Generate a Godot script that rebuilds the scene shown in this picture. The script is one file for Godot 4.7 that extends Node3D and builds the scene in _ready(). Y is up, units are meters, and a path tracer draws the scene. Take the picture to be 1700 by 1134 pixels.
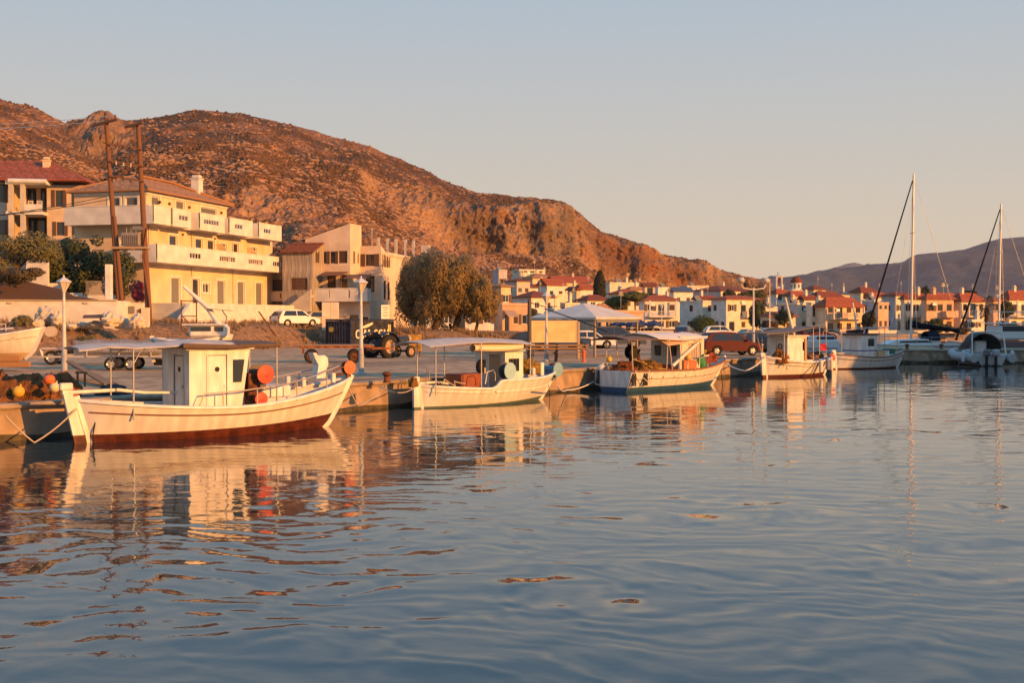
extends Node3D
# A small fishing harbour at the foot of a rocky hill, minutes before sunset.
# Metres, y up. The water lies at y = 0, the quay at y = 1. The camera looks along -z.

const F := 2000.0            # focal length in pixels of the 1700 pixel wide photograph
const EYE := Vector3(0, 3.3, 0)
const TILT := 0.0185
const UP := Vector3.UP
const QE := Vector3(0.582, 0, -0.813)    # along the quay
const QN := Vector3(0.813, 0, 0.582)     # out of the quay, over the water
const GREY3 := "grey"

var rng := RandomNumberGenerator.new()
var mats := {}
var texs := {}

# ---------------------------------------------------------------- shapes
class Sh:
	var v := PackedVector3Array()
	var n := PackedVector3Array()
	var t := PackedVector2Array()
	var c := PackedColorArray()
	func st(a: Vector3, b: Vector3, d: Vector3, na: Vector3, nb: Vector3, nd: Vector3) -> void:
		if (b - a).cross(d - a).dot(na + nb + nd) < 0.0:
			v.append(a); v.append(b); v.append(d)
			n.append(na); n.append(nb); n.append(nd)
		else:
			v.append(a); v.append(d); v.append(b)
			n.append(na); n.append(nd); n.append(nb)
	func tri(a: Vector3, b: Vector3, d: Vector3) -> void:
		var k := (b - a).cross(d - a).normalized()
		v.append(a); v.append(d); v.append(b)
		n.append(k); n.append(k); n.append(k)
	func quad(a: Vector3, b: Vector3, d: Vector3, e: Vector3) -> void:
		tri(a, b, d)
		tri(a, d, e)
	func uvquad(p: Array, q: Array) -> void:      # corners and their texture places, with earlier faces given none
		quad(p[0], p[1], p[2], p[3])
		while t.size() < v.size() - 6:
			t.append(Vector2.ZERO)
		for i in [0, 2, 1, 0, 3, 2]:
			t.append(q[i])
	func box(o: Vector3, s: Vector3, b := Basis()) -> void:
		var x := b.x * s.x * 0.5
		var y := b.y * s.y * 0.5
		var z := b.z * s.z * 0.5
		for f in [[x, y, z], [-x, z, y], [y, z, x], [-y, x, z], [z, x, y], [-z, y, x]]:
			var w: Vector3 = f[0]
			var p: Vector3 = f[1]
			var q: Vector3 = f[2]
			if p.cross(q).dot(w) < 0.0:
				quad(o + w - p - q, o + w - p + q, o + w + p + q, o + w + p - q)
			else:
				quad(o + w - p - q, o + w + p - q, o + w + p + q, o + w - p + q)
	func cbox(o: Vector3, s: Vector3, r: float, b := Basis()) -> void:      # a box with its edges taken off
		var h := s * 0.5
		var m := Vector3(h.x - r, h.y - r, h.z - r)
		var pt := func(i: Vector3, k: int) -> Vector3:
			var q := Vector3(i.x * m.x, i.y * m.y, i.z * m.z)
			q[k] = i[k] * h[k]
			return o + b * q
		var face := func(list: Array) -> void:
			var mid := Vector3.ZERO
			for p in list: mid += p
			mid /= list.size()
			var k: Vector3 = (list[1] - list[0]).cross(list[2] - list[0]).normalized()
			if k.dot(mid - o) < 0.0: k = -k
			for i in range(1, list.size() - 1):
				st(list[0], list[i], list[i + 1], k, k, k)
		for k in 3:
			var k1 := (k + 1) % 3
			var k2 := (k + 2) % 3
			for sg in [-1.0, 1.0]:
				var l := []
				for q in [[-1, -1], [1, -1], [1, 1], [-1, 1]]:
					var i := Vector3.ZERO
					i[k] = sg; i[k1] = q[0]; i[k2] = q[1]
					l.append(pt.call(i, k))
				face.call(l)
			for s1 in [-1.0, 1.0]:
				for s2 in [-1.0, 1.0]:
					var a := Vector3.ZERO
					a[k1] = s1; a[k2] = s2; a[k] = -1
					var e := a
					e[k] = 1
					face.call([pt.call(a, k1), pt.call(e, k1), pt.call(e, k2), pt.call(a, k2)])
		for s1 in [-1.0, 1.0]:
			for s2 in [-1.0, 1.0]:
				for s3 in [-1.0, 1.0]:
					var i := Vector3(s1, s2, s3)
					face.call([pt.call(i, 0), pt.call(i, 1), pt.call(i, 2)])
	func cyl(p: Vector3, q: Vector3, r0: float, r1: float, seg := 8, caps := true) -> void:
		var d := (q - p).normalized()
		var x := d.cross(Vector3.RIGHT if absf(d.x) < 0.8 else Vector3.UP).normalized()
		var y := d.cross(x)
		for i in seg:
			var a0 := TAU * i / seg
			var a1 := TAU * (i + 1) / seg
			var u0 := x * cos(a0) + y * sin(a0)
			var u1 := x * cos(a1) + y * sin(a1)
			st(p + u0 * r0, p + u1 * r0, q + u1 * r1, u0, u1, u1)
			st(p + u0 * r0, q + u1 * r1, q + u0 * r1, u0, u1, u0)
			if caps:
				if r0 > 0.0: st(p, p + u0 * r0, p + u1 * r0, -d, -d, -d)
				if r1 > 0.0: st(q, q + u0 * r1, q + u1 * r1, d, d, d)
	func tube(pts: Array, r: float, seg := 6, r1 := -1.0) -> void:
		var rows := []
		for i in pts.size():
			var a: Vector3 = pts[maxi(i - 1, 0)]
			var b: Vector3 = pts[mini(i + 1, pts.size() - 1)]
			var d := (b - a).normalized()
			var x := d.cross(Vector3(0.31, 0.9, 0.27)).normalized()
			var y := d.cross(x)
			var rr := r if r1 < 0.0 else lerpf(r, r1, float(i) / (pts.size() - 1))
			var row := PackedVector3Array()
			for k in seg + 1:
				row.append(pts[i] + (x * cos(TAU * k / seg) + y * sin(TAU * k / seg)) * rr)
			rows.append(row)
		loft(rows)
		for e in [0, rows.size() - 1]:
			for k in seg:
				var g: Vector3 = (pts[e] - pts[1 if e == 0 else e - 1]).normalized()
				st(pts[e], rows[e][k], rows[e][k + 1], g, g, g)
	func loft(rows: Array, ctr := Vector3.INF) -> void:      # a smooth skin over rows of points; it faces away from ctr, or from the mean of each row
		var m: int = rows[0].size()
		var nr := []
		for i in rows.size():
			var row := PackedVector3Array()
			var mid := Vector3.ZERO
			for j in m: mid += rows[i][j]
			mid /= m
			for j in m:
				var jm := j - 1
				var jp := j + 1
				if jm < 0: jm = m - 2 if rows[i][0].is_equal_approx(rows[i][m - 1]) else 0
				if jp >= m: jp = 1 if rows[i][0].is_equal_approx(rows[i][m - 1]) else m - 1
				var du: Vector3 = rows[i][jp] - rows[i][jm]
				var dv: Vector3 = rows[mini(i + 1, rows.size() - 1)][j] - rows[maxi(i - 1, 0)][j]
				var k := du.cross(dv).normalized()
				if k == Vector3.ZERO: k = (rows[i][j] - mid).normalized()
				if k == Vector3.ZERO: k = (rows[i][j] - rows[1 if i == 0 else i - 1][j]).normalized()
				var away: Vector3 = rows[i][j] - (mid if ctr == Vector3.INF else ctr)
				if k.dot(away) < 0.0: k = -k
				row.append(k)
			nr.append(row)
		for i in rows.size() - 1:
			for j in m - 1:
				st(rows[i][j], rows[i + 1][j], rows[i + 1][j + 1], nr[i][j], nr[i + 1][j], nr[i + 1][j + 1])
				st(rows[i][j], rows[i + 1][j + 1], rows[i][j + 1], nr[i][j], nr[i + 1][j + 1], nr[i][j + 1])
	func sheet(rows: Array, thick: float, dir := Vector3.DOWN) -> void:      # a cloth or board: two skins and a rim
		var lower := []
		for r in rows:
			var q := PackedVector3Array()
			for p in r: q.append(p + dir * thick)
			lower.append(q)
		var mid := Vector3.ZERO
		for p in rows[rows.size() / 2]: mid += p
		mid /= rows[0].size()
		loft(rows, mid + dir * 50.0)
		loft(lower, mid - dir * 50.0)
		var m: int = rows[0].size() - 1
		var z: int = rows.size() - 1
		for j in m:
			quad(rows[0][j], rows[0][j + 1], lower[0][j + 1], lower[0][j])
			quad(rows[z][j], lower[z][j], lower[z][j + 1], rows[z][j + 1])
		for i in z:
			quad(rows[i][0], lower[i][0], lower[i + 1][0], rows[i + 1][0])
			quad(rows[i][m], rows[i + 1][m], lower[i + 1][m], lower[i][m])
	func ball(o: Vector3, r: Vector3, seg := 12, rings := 8, bump := 0.0, sd := 0, freq := 1.5, floor_y := -INF) -> void:
		var fn := FastNoiseLite.new()
		fn.seed = sd
		fn.frequency = freq
		fn.fractal_octaves = 3
		var rows := []
		for i in rings + 1:
			var row := PackedVector3Array()
			var a := PI * i / rings
			for j in seg + 1:
				var e := TAU * (j % seg) / seg
				var d := Vector3(sin(a) * cos(e), cos(a), sin(a) * sin(e))
				var k := 1.0
				if bump > 0.0: k += bump * fn.get_noise_3dv(d)
				var p := o + d * r * k
				if p.y < floor_y: p.y = floor_y
				row.append(p)
			rows.append(row)
		loft(rows, o)
	func prism(poly: Array, o: Vector3, x: Vector3, y: Vector3, z: Vector3) -> void:      # a flat outline in the plane of x and y, drawn out along z
		var p2 := PackedVector2Array(poly)
		if Geometry2D.is_polygon_clockwise(p2): p2.reverse()
		var idx := Geometry2D.triangulate_polygon(p2)
		var at := func(i: int, k: float) -> Vector3:
			return o + x * p2[i].x + y * p2[i].y + z * k
		var zn := z.normalized()
		for i in range(0, idx.size(), 3):
			st(at.call(idx[i], 0.0), at.call(idx[i + 1], 0.0), at.call(idx[i + 2], 0.0), -zn, -zn, -zn)
			st(at.call(idx[i], 1.0), at.call(idx[i + 1], 1.0), at.call(idx[i + 2], 1.0), zn, zn, zn)
		for i in p2.size():
			var j := (i + 1) % p2.size()
			var e := p2[j] - p2[i]
			var k := (x * e.y - y * e.x).normalized()
			st(at.call(i, 0.0), at.call(j, 0.0), at.call(j, 1.0), k, k, k)
			st(at.call(i, 0.0), at.call(j, 1.0), at.call(i, 1.0), k, k, k)
	func lathe(prof: Array, o: Vector3, seg := 14, b := Basis()) -> void:      # (radius, height) pairs turned about the y axis
		var rows := []
		for p in prof:
			var row := PackedVector3Array()
			for k in seg + 1:
				row.append(o + b * Vector3(p.x * cos(TAU * k / seg), p.y, p.x * sin(TAU * k / seg)))
			rows.append(row)
		for i in rows.size() - 1:
			var two := [rows[i], rows[i + 1]]
			for k in seg:
				var d: Vector3 = b * Vector3(cos(TAU * (k + 0.5) / seg), 0, sin(TAU * (k + 0.5) / seg))
				var sl := Vector2(prof[i + 1].y - prof[i].y, prof[i].x - prof[i + 1].x)
				var q: Vector3 = (d * sl.x + b.y * sl.y).normalized()
				if sl.length() < 1e-6: continue
				st(two[0][k], two[1][k], two[1][k + 1], q, q, q)
				st(two[0][k], two[1][k + 1], two[0][k + 1], q, q, q)
	func wall(o: Vector3, ax: Vector3, out: Vector3, w: float, h: float, holes: Array, rec := 0.16) -> void:      # a wall with real openings and their reveals
		var xs := [0.0, w]
		var ys := [0.0, h]
		for q in holes:
			xs.append(clampf(q[0], 0, w)); xs.append(clampf(q[0] + q[2], 0, w))
			ys.append(clampf(q[1], 0, h)); ys.append(clampf(q[1] + q[3], 0, h))
		xs.sort()
		ys.sort()
		for i in xs.size() - 1:
			if xs[i + 1] - xs[i] < 1e-4: continue
			for j in ys.size() - 1:
				if ys[j + 1] - ys[j] < 1e-4: continue
				var mx: float = (xs[i] + xs[i + 1]) * 0.5
				var my: float = (ys[j] + ys[j + 1]) * 0.5
				var inside := false
				for q in holes:
					if mx > q[0] and mx < q[0] + q[2] and my > q[1] and my < q[1] + q[3]:
						inside = true
				if not inside:
					quad(o + ax * xs[i] + Vector3.UP * ys[j], o + ax * xs[i + 1] + Vector3.UP * ys[j], o + ax * xs[i + 1] + Vector3.UP * ys[j + 1], o + ax * xs[i] + Vector3.UP * ys[j + 1])
		for q in holes:
			var a := o + ax * float(q[0]) + Vector3.UP * float(q[1])
			var b := a + ax * float(q[2])
			var e := Vector3.UP * float(q[3])
			var k := -out * rec
			quad(a, a + e, a + e + k, a + k)
			quad(b, b + k, b + e + k, b + e)
			quad(a, a + k, b + k, b)
			quad(a + e, b + e, b + e + k, a + e + k)
	func mesh() -> ArrayMesh:
		var a := []
		a.resize(Mesh.ARRAY_MAX)
		a[Mesh.ARRAY_VERTEX] = v
		a[Mesh.ARRAY_NORMAL] = n
		if t.size():
			while t.size() < v.size(): t.append(Vector2.ZERO)
			a[Mesh.ARRAY_TEX_UV] = t
		if c.size() == v.size(): a[Mesh.ARRAY_COLOR] = c
		var m := ArrayMesh.new()
		m.add_surface_from_arrays(Mesh.PRIMITIVE_TRIANGLES, a)
		return m

# ---------------------------------------------------------------- naming
func tag(o: Node3D, label: String, cat := "", group := "", kind := "") -> Node3D:
	if label: o.set_meta("label", label)
	if cat: o.set_meta("category", cat)
	if group: o.set_meta("group", group)
	if kind: o.set_meta("kind", kind)
	return o

func thing(called: String, label: String, cat: String, at := Vector3.ZERO, turn := 0.0, group := "") -> Node3D:
	var o := Node3D.new()
	o.name = called
	add_child(o, true)
	o.position = at
	o.rotation.y = turn
	tag(o, label, cat, group)
	return o

func part(called: String, s, m: Material, par: Node3D) -> MeshInstance3D:
	var o := MeshInstance3D.new()
	o.name = called
	o.mesh = s.mesh() if s is Sh else s
	o.material_override = m
	par.add_child(o, true)
	return o

func pieces(called: String, s: Sh, m: Material, par: Node3D) -> Node3D:      # every separate piece of s becomes a part of its own
	var ids := {}
	var up := []
	var root := func(i: int) -> int:
		while up[i] != i: i = up[i]
		return i
	var of := PackedInt32Array()
	for p in s.v:
		var k := Vector3i(p * 2000.0)
		if not ids.has(k):
			ids[k] = up.size()
			up.append(up.size())
		of.append(ids[k])
	for i in range(0, of.size(), 3):
		var a: int = root.call(of[i])
		for j in [1, 2]:
			var b: int = root.call(of[i + j])
			if a != b: up[b] = a
	var sets := {}
	for i in range(0, of.size(), 3):
		var a: int = root.call(of[i])
		if not sets.has(a): sets[a] = Sh.new()
		for j in 3:
			sets[a].v.append(s.v[i + j])
			sets[a].n.append(s.n[i + j])
	var first: Node3D = null
	for a in sets:
		var o := part(called, sets[a], m, par)
		if first == null: first = o
	return first

func single(called: String, s, m: Material, label: String, cat: String, group := "") -> MeshInstance3D:      # a thing that is one mesh
	var o := part(called, s, m, self)
	tag(o, label, cat, group)
	return o

func setting(called: String, s, m: Material) -> MeshInstance3D:
	var o := part(called, s, m, self)
	o.set_meta("kind", "structure")
	return o

func copy_of(o: Node3D, at: Vector3, turn: float, label := "") -> Node3D:
	var c := o.duplicate()
	var base := String(o.name)
	c.name = base
	add_child(c, true)
	c.position = at
	c.rotation.y = turn
	if label: c.set_meta("label", label)
	return c

# ---------------------------------------------------------------- places
func P(u: float, v: float, d: float) -> Vector3:      # the point at depth d that a look along (u, v) meets
	var a := Vector3((u - 850.0) / F, (567.0 - v) / F, -1.0)
	a = Vector3(a.x, a.y * cos(TILT) + a.z * sin(TILT), a.z * cos(TILT) - a.y * sin(TILT))
	return EYE + a * (d / -a.z)

func G(u: float, v: float, h: float) -> Vector3:      # the point at height h
	var a := P(u, v, 1.0) - EYE
	return EYE + a * ((h - EYE.y) / a.y)

func Yat(v: float, d: float) -> float:
	return P(850, v, d).y

# ---------------------------------------------------------------- materials
func tex(key: String, freq: float, lo: float, hi: float, oct := 4, kind := FastNoiseLite.TYPE_SIMPLEX_SMOOTH, size := 256, mid := -1.0) -> NoiseTexture2D:
	if texs.has(key): return texs[key]
	var f := FastNoiseLite.new()
	f.seed = hash(key) % 1000
	f.noise_type = kind
	f.frequency = freq
	f.fractal_octaves = oct
	var t := NoiseTexture2D.new()
	t.width = size
	t.height = size
	t.seamless = true
	t.noise = f
	var g := Gradient.new()
	g.set_color(0, Color(lo, lo, lo))
	g.set_color(1, Color(hi, hi, hi))
	if mid >= 0.0: g.add_point(mid, Color(hi, hi, hi) * 0.98)
	t.color_ramp = g
	texs[key] = t
	return t

func M(r: float, g: float, b: float, rough := 0.8, o := {}) -> StandardMaterial3D:      # real-world base colour
	var key := "%f %f %f %f %s" % [r, g, b, rough, o]
	if mats.has(key): return mats[key]
	var m := StandardMaterial3D.new()
	m.albedo_color = Color(r, g, b).linear_to_srgb()
	m.roughness = rough
	m.metallic = o.get("metal", 0.0)
	m.metallic_specular = o.get("spec", 0.4)
	if o.has("tex"):
		m.albedo_texture = texs[o.tex]
		m.uv1_triplanar = not o.has("uv")
		m.uv1_world_triplanar = o.has("world")
		var s: float = o.get("scale", 1.0)
		m.uv1_scale = Vector3(s, s, s)
		if o.has("sx"): m.uv1_scale.x = o.sx; m.uv1_scale.z = o.sx
	if o.has("bump"):
		m.heightmap_enabled = true
		m.heightmap_texture = texs[o.bump]
		m.heightmap_scale = o.get("h", 1.0)
		if not o.has("tex"):
			m.uv1_triplanar = not o.has("uv")
			m.uv1_world_triplanar = o.has("world")
			var s: float = o.get("scale", 1.0)
			m.uv1_scale = Vector3(s, s, s)
	if o.has("leaf"):
		m.backlight_enabled = true
		m.backlight = Color(o.leaf, o.leaf, o.leaf)
	if o.has("vc"): m.vertex_color_use_as_albedo = true
	if o.has("coat"):
		m.clearcoat_enabled = true
		m.clearcoat = o.coat
		m.clearcoat_roughness = 0.1
	mats[key] = m
	return m

func make_textures() -> void:
	tex("stucco", 0.03, 0.0, 1.0, 5)
	tex("stain", 0.008, 0.88, 1.0, 5)
	tex("hull", 0.012, 0.84, 1.0, 6)
	tex("worn", 0.012, 0.45, 1.0, 5)
	tex("grain", 0.09, 0.7, 1.0, 3)
	tex("conc", 0.015, 0.6, 1.0, 6)
	tex("road", 0.02, 0.62, 1.0, 6, FastNoiseLite.TYPE_SIMPLEX_SMOOTH, 512)
	tex("earth", 0.02, 0.45, 1.0, 6, FastNoiseLite.TYPE_SIMPLEX_SMOOTH, 512)
	tex("lumps", 0.02, 0.0, 1.0, 6, FastNoiseLite.TYPE_SIMPLEX_SMOOTH, 512)
	tex("rock", 0.03, 0.6, 1.0, 5, FastNoiseLite.TYPE_CELLULAR, 512)
	tex("bark", 0.05, 0.4, 1.0, 4)
	tex("ripple", 0.03, 0.0, 1.0, 3, FastNoiseLite.TYPE_SIMPLEX_SMOOTH, 512)
	var im := Image.create(128, 128, false, Image.FORMAT_RGB8)      # barrel tiles: tone of each tile
	var hm := Image.create(128, 128, false, Image.FORMAT_RGB8)      # and their shape
	var r := RandomNumberGenerator.new()
	r.seed = 5
	var tone := []
	for i in 64: tone.append(r.randf_range(0.72, 1.0))
	for y in 128:
		for x in 128:
			var k: float = tone[(x / 16) + 8 * (y / 16)]
			var barrel := sin(PI * (x % 16 + 0.5) / 16.0)
			var lap := (y % 16) / 16.0
			im.set_pixel(x, y, Color(k, k * 0.98, k * 0.96))
			var hh := barrel * 0.75 + lap * 0.25
			hm.set_pixel(x, y, Color(hh, hh, hh))
	texs["tile"] = ImageTexture.create_from_image(im)
	texs["tile_h"] = ImageTexture.create_from_image(hm)

var WHITE: Material
var PLASTER: Material
var CREAM: Material
var YELLOW: Material
var PINKISH: Material
var SALMON: Material
var LILAC: Material
var TILE: Material
var TILE_DARK: Material
var TILE_BROWN: Material
var CONC: Material
var WOODFRAME: Material
var WHITEFRAME: Material
var GLASS: Material
var SHUT_GREY: Material
var SHUT_BROWN: Material
var STEEL: Material
var BLACK: Material
var RUST: Material
var WOOD: Material
var POLE: Material
var PAINT: Material
var EARTH: Material

func make_materials() -> void:
	make_textures()
	WHITE = M(0.74, 0.71, 0.64, 0.85, {"tex": "stain", "bump": "stucco", "scale": 0.3, "h": 0.22})
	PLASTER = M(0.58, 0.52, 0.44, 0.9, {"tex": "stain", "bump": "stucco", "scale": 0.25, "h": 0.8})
	CREAM = M(0.74, 0.65, 0.50, 0.88, {"tex": "stain", "bump": "stucco", "scale": 0.27, "h": 0.22})
	YELLOW = M(0.76, 0.57, 0.37, 0.88, {"tex": "stain", "bump": "stucco", "scale": 0.2, "h": 0.22})
	PINKISH = M(0.74, 0.58, 0.42, 0.9, {"tex": "stain", "bump": "stucco", "scale": 0.2, "h": 0.8})
	SALMON = M(0.64, 0.42, 0.28, 0.9, {"tex": "stain", "bump": "stucco", "scale": 0.3, "h": 0.22})
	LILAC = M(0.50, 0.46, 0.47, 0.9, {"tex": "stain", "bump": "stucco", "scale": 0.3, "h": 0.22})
	TILE = M(0.38, 0.105, 0.045, 0.85, {"tex": "tile", "bump": "tile_h", "uv": 1, "scale": 0.5, "h": 6.0})
	TILE_DARK = M(0.24, 0.07, 0.035, 0.85, {"tex": "tile", "bump": "tile_h", "uv": 1, "scale": 0.5, "h": 6.0})
	TILE_BROWN = M(0.46, 0.24, 0.11, 0.85, {"tex": "tile", "bump": "tile_h", "uv": 1, "scale": 0.5, "h": 6.0})
	CONC = M(0.52, 0.38, 0.26, 0.9, {"tex": "conc", "bump": "stucco", "scale": 0.3, "h": 1.2, "world": 1})
	WOODFRAME = M(0.16, 0.08, 0.045, 0.6, {"tex": "grain", "scale": 0.8})
	WHITEFRAME = M(0.75, 0.72, 0.66, 0.6)
	GLASS = M(0.025, 0.03, 0.035, 0.08, {"spec": 0.6})
	SHUT_GREY = M(0.24, 0.24, 0.23, 0.6, {"tex": "grain", "scale": 0.6})
	SHUT_BROWN = M(0.15, 0.085, 0.055, 0.6, {"tex": "grain", "scale": 0.6})
	STEEL = M(0.42, 0.42, 0.42, 0.4, {"metal": 0.7})
	BLACK = M(0.018, 0.018, 0.02, 0.7)
	RUST = M(0.27, 0.1, 0.045, 0.85, {"tex": "worn", "scale": 1.2})
	WOOD = M(0.34, 0.2, 0.1, 0.8, {"tex": "grain", "scale": 1.0})
	POLE = M(0.36, 0.17, 0.09, 0.9, {"tex": "bark", "scale": 1.5, "sx": 6.0})
	PAINT = M(0.77, 0.74, 0.68, 0.45, {"tex": "hull", "scale": 0.25, "sx": 0.9, "spec": 0.5})
	EARTH = M(0.42, 0.25, 0.13, 0.97, {"tex": "earth", "bump": "lumps", "scale": 0.22, "h": 9.0, "world": 1})

# ---------------------------------------------------------------- the scene, in order
func _ready() -> void:
	rng.seed = 77
	var cam := Camera3D.new()
	cam.name = "camera"
	cam.position = EYE
	cam.rotation.x = -TILT
	cam.fov = rad_to_deg(2.0 * atan(567.0 / F))
	cam.near = 0.1
	cam.far = 12000.0
	add_child(cam)
	cam.current = true
	var sun := DirectionalLight3D.new()
	sun.name = "sun"
	sun.light_energy = 1.6
	sun.light_color = Color(1.0, 0.67, 0.32)
	sun.light_angular_distance = 0.5
	sun.shadow_enabled = true
	var to_sun := Vector3(0.83 * 0.97, 0.242, 0.558 * 0.97)
	sun.look_at_from_position(to_sun * 50.0, Vector3.ZERO, UP)
	add_child(sun)
	var env := Environment.new()
	env.background_mode = Environment.BG_SKY
	var sky := Sky.new()
	var sm := ProceduralSkyMaterial.new()
	sm.sky_top_color = Color(0.335, 0.57, 0.74)
	sm.sky_horizon_color = Color(0.745, 0.668, 0.535)
	sm.sky_curve = 0.22
	sm.ground_bottom_color = Color(0.25, 0.28, 0.30)
	sm.ground_horizon_color = Color(0.70, 0.62, 0.54)
	sm.sun_angle_max = 40.0
	sm.sun_curve = 0.12
	sky.sky_material = sm
	env.sky = sky
	env.background_energy_multiplier = 1.0
	env.tonemap_mode = Environment.TONE_MAPPER_LINEAR
	env.tonemap_exposure = 1.55
	env.fog_enabled = true
	env.fog_density = 0.000035
	env.fog_light_color = Color(0.80, 0.80, 0.86)
	env.sdfgi_enabled = true
	env.ssao_enabled = true
	env.ssil_enabled = true
	var we := WorldEnvironment.new()
	we.name = "world_environment"
	we.environment = env
	add_child(we)
	make_materials()
	build_water()
	build_land()
	build_hills()
	build_houses()
	build_town()
	build_plants()
	build_quay_things()
	build_vehicles()
	build_boats()
	build_details()

# ---------------------------------------------------------------- water
var waves := []

func make_waves() -> void:
	var r := RandomNumberGenerator.new()
	r.seed = 11
	var list := [[5.5, 0.010], [4.2, 0.009], [3.1, 0.008], [2.4, 0.0066], [1.8, 0.0056], [1.45, 0.0046], [1.15, 0.0036], [0.95, 0.0032], [0.78, 0.0028], [0.62, 0.0024], [0.5, 0.0019], [0.4, 0.0014], [0.32, 0.0010]]
	for w in list:
		for i in 3:
			var a := r.randf_range(-1.0, 1.0) * (1.15 if w[0] > 1.0 else 0.75) + PI / 2
			var l: float = w[0] * r.randf_range(0.85, 1.15)
			waves.append([cos(a) * TAU / l, sin(a) * TAU / l, r.randf() * TAU, w[1] * (0.24 if w[0] > 1.0 else 0.47) * r.randf_range(0.6, 1.0), l])

func build_water() -> void:
	make_waves()
	var nx := 540
	var nz := 640
	var pos := PackedVector3Array()
	var nor := PackedVector3Array()
	pos.resize((nx + 1) * (nz + 1))
	nor.resize((nx + 1) * (nz + 1))
	var calm := FastNoiseLite.new()
	calm.frequency = 0.03
	calm.seed = 3
	for i in nz + 1:
		var d := 8.0 * pow(115.0 / 8.0, float(i) / nz)
		var step := maxf(d * 1.04 / nx, d * 0.0045)
		for j in nx + 1:
			var x := (float(j) / nx - 0.5) * 1.04 * d
			var y := 0.0
			var gx := 0.0
			var gz := 0.0
			var off := (Vector3(x, 0, -d) - Vector3(-13.7, 0, -32.2)).dot(QN)      # sheltered and calmer along the quay
			var k := maxf(0.25, 0.8 + 0.95 * calm.get_noise_2d(x, d * 1.8)) * lerpf(0.5, 1.0, smoothstep(4.0, 24.0, off))
			var wx := x + 1.5 * calm.get_noise_2d(x * 6.0 + 50.0, d * 6.0)      # no two crests alike
			var wd := d + 1.1 * calm.get_noise_2d(x * 5.0, d * 7.0 + 90.0)
			for w in waves:
				var l: float = w[4]
				if l < step * 2.5: break
				var ph: float = w[0] * wx + w[1] * wd + w[2]
				var am: float = w[3] * k
				y += am * sin(ph)
				var cs := am * cos(ph)
				gx += cs * w[0]
				gz += cs * w[1]
			var id := i * (nx + 1) + j
			pos[id] = Vector3(x, y, -d)
			nor[id] = Vector3(-gx, 1.0, gz).normalized()
	var idx := PackedInt32Array()
	idx.resize(nx * nz * 6)
	var q := 0
	for i in nz:
		for j in nx:
			var a := i * (nx + 1) + j
			var b := a + nx + 1
			idx[q] = a; idx[q + 1] = b; idx[q + 2] = b + 1
			idx[q + 3] = a; idx[q + 4] = b + 1; idx[q + 5] = a + 1
			q += 6
	var a := []
	a.resize(Mesh.ARRAY_MAX)
	a[Mesh.ARRAY_VERTEX] = pos
	a[Mesh.ARRAY_NORMAL] = nor
	a[Mesh.ARRAY_INDEX] = idx
	var m := ArrayMesh.new()
	m.add_surface_from_arrays(Mesh.PRIMITIVE_TRIANGLES, a)
	var wm := M(0.004, 0.02, 0.026, 0.03, {"spec": 0.62, "bump": "ripple", "scale": 0.35, "h": 0.08, "world": 1})
	setting("water", m, wm)
	var s := Sh.new()
	s.quad(Vector3(-900, -0.12, 300), Vector3(900, -0.12, 300), Vector3(900, -0.12, -1400), Vector3(-900, -0.12, -1400))
	setting("water", s, wm)

# ---------------------------------------------------------------- quay, road, earth
func toe(u: float) -> float:      # how far off the earth bank begins, seen along u
	var pts := [[-900, 66], [0, 72], [250, 82], [400, 88], [500, 97], [600, 103], [760, 106], [870, 112], [960, 150], [1150, 215], [1400, 240], [1700, 260], [2600, 300]]
	for i in pts.size() - 1:
		if u <= pts[i + 1][0]:
			return lerpf(pts[i][1], pts[i + 1][1], clampf((u - pts[i][0]) / float(pts[i + 1][0] - pts[i][0]), 0, 1))
	return 300.0

var land_noise := FastNoiseLite.new()

func land_h(x: float, d: float) -> float:      # the raised ground behind the road
	var u := 850.0 + F * x / maxf(d, 5.0)
	var t := d - toe(u)
	var rise := lerpf(1.85, 0.35, smoothstep(350.0, 1150.0, u))
	var h := 0.9 + (rise + 0.12) * smoothstep(0.0, lerpf(6.5, 4.0, smoothstep(450.0, 700.0, u)), t)
	h += 0.35 * land_noise.get_noise_2d(x * 1.2, d * 1.2) * smoothstep(0.5, 5.0, t) * (1.0 - smoothstep(14.0, 30.0, t))
	h += smoothstep(60.0, 250.0, t) * lerpf(9.0, 3.0, smoothstep(900.0, 1300.0, u))
	return h

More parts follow.
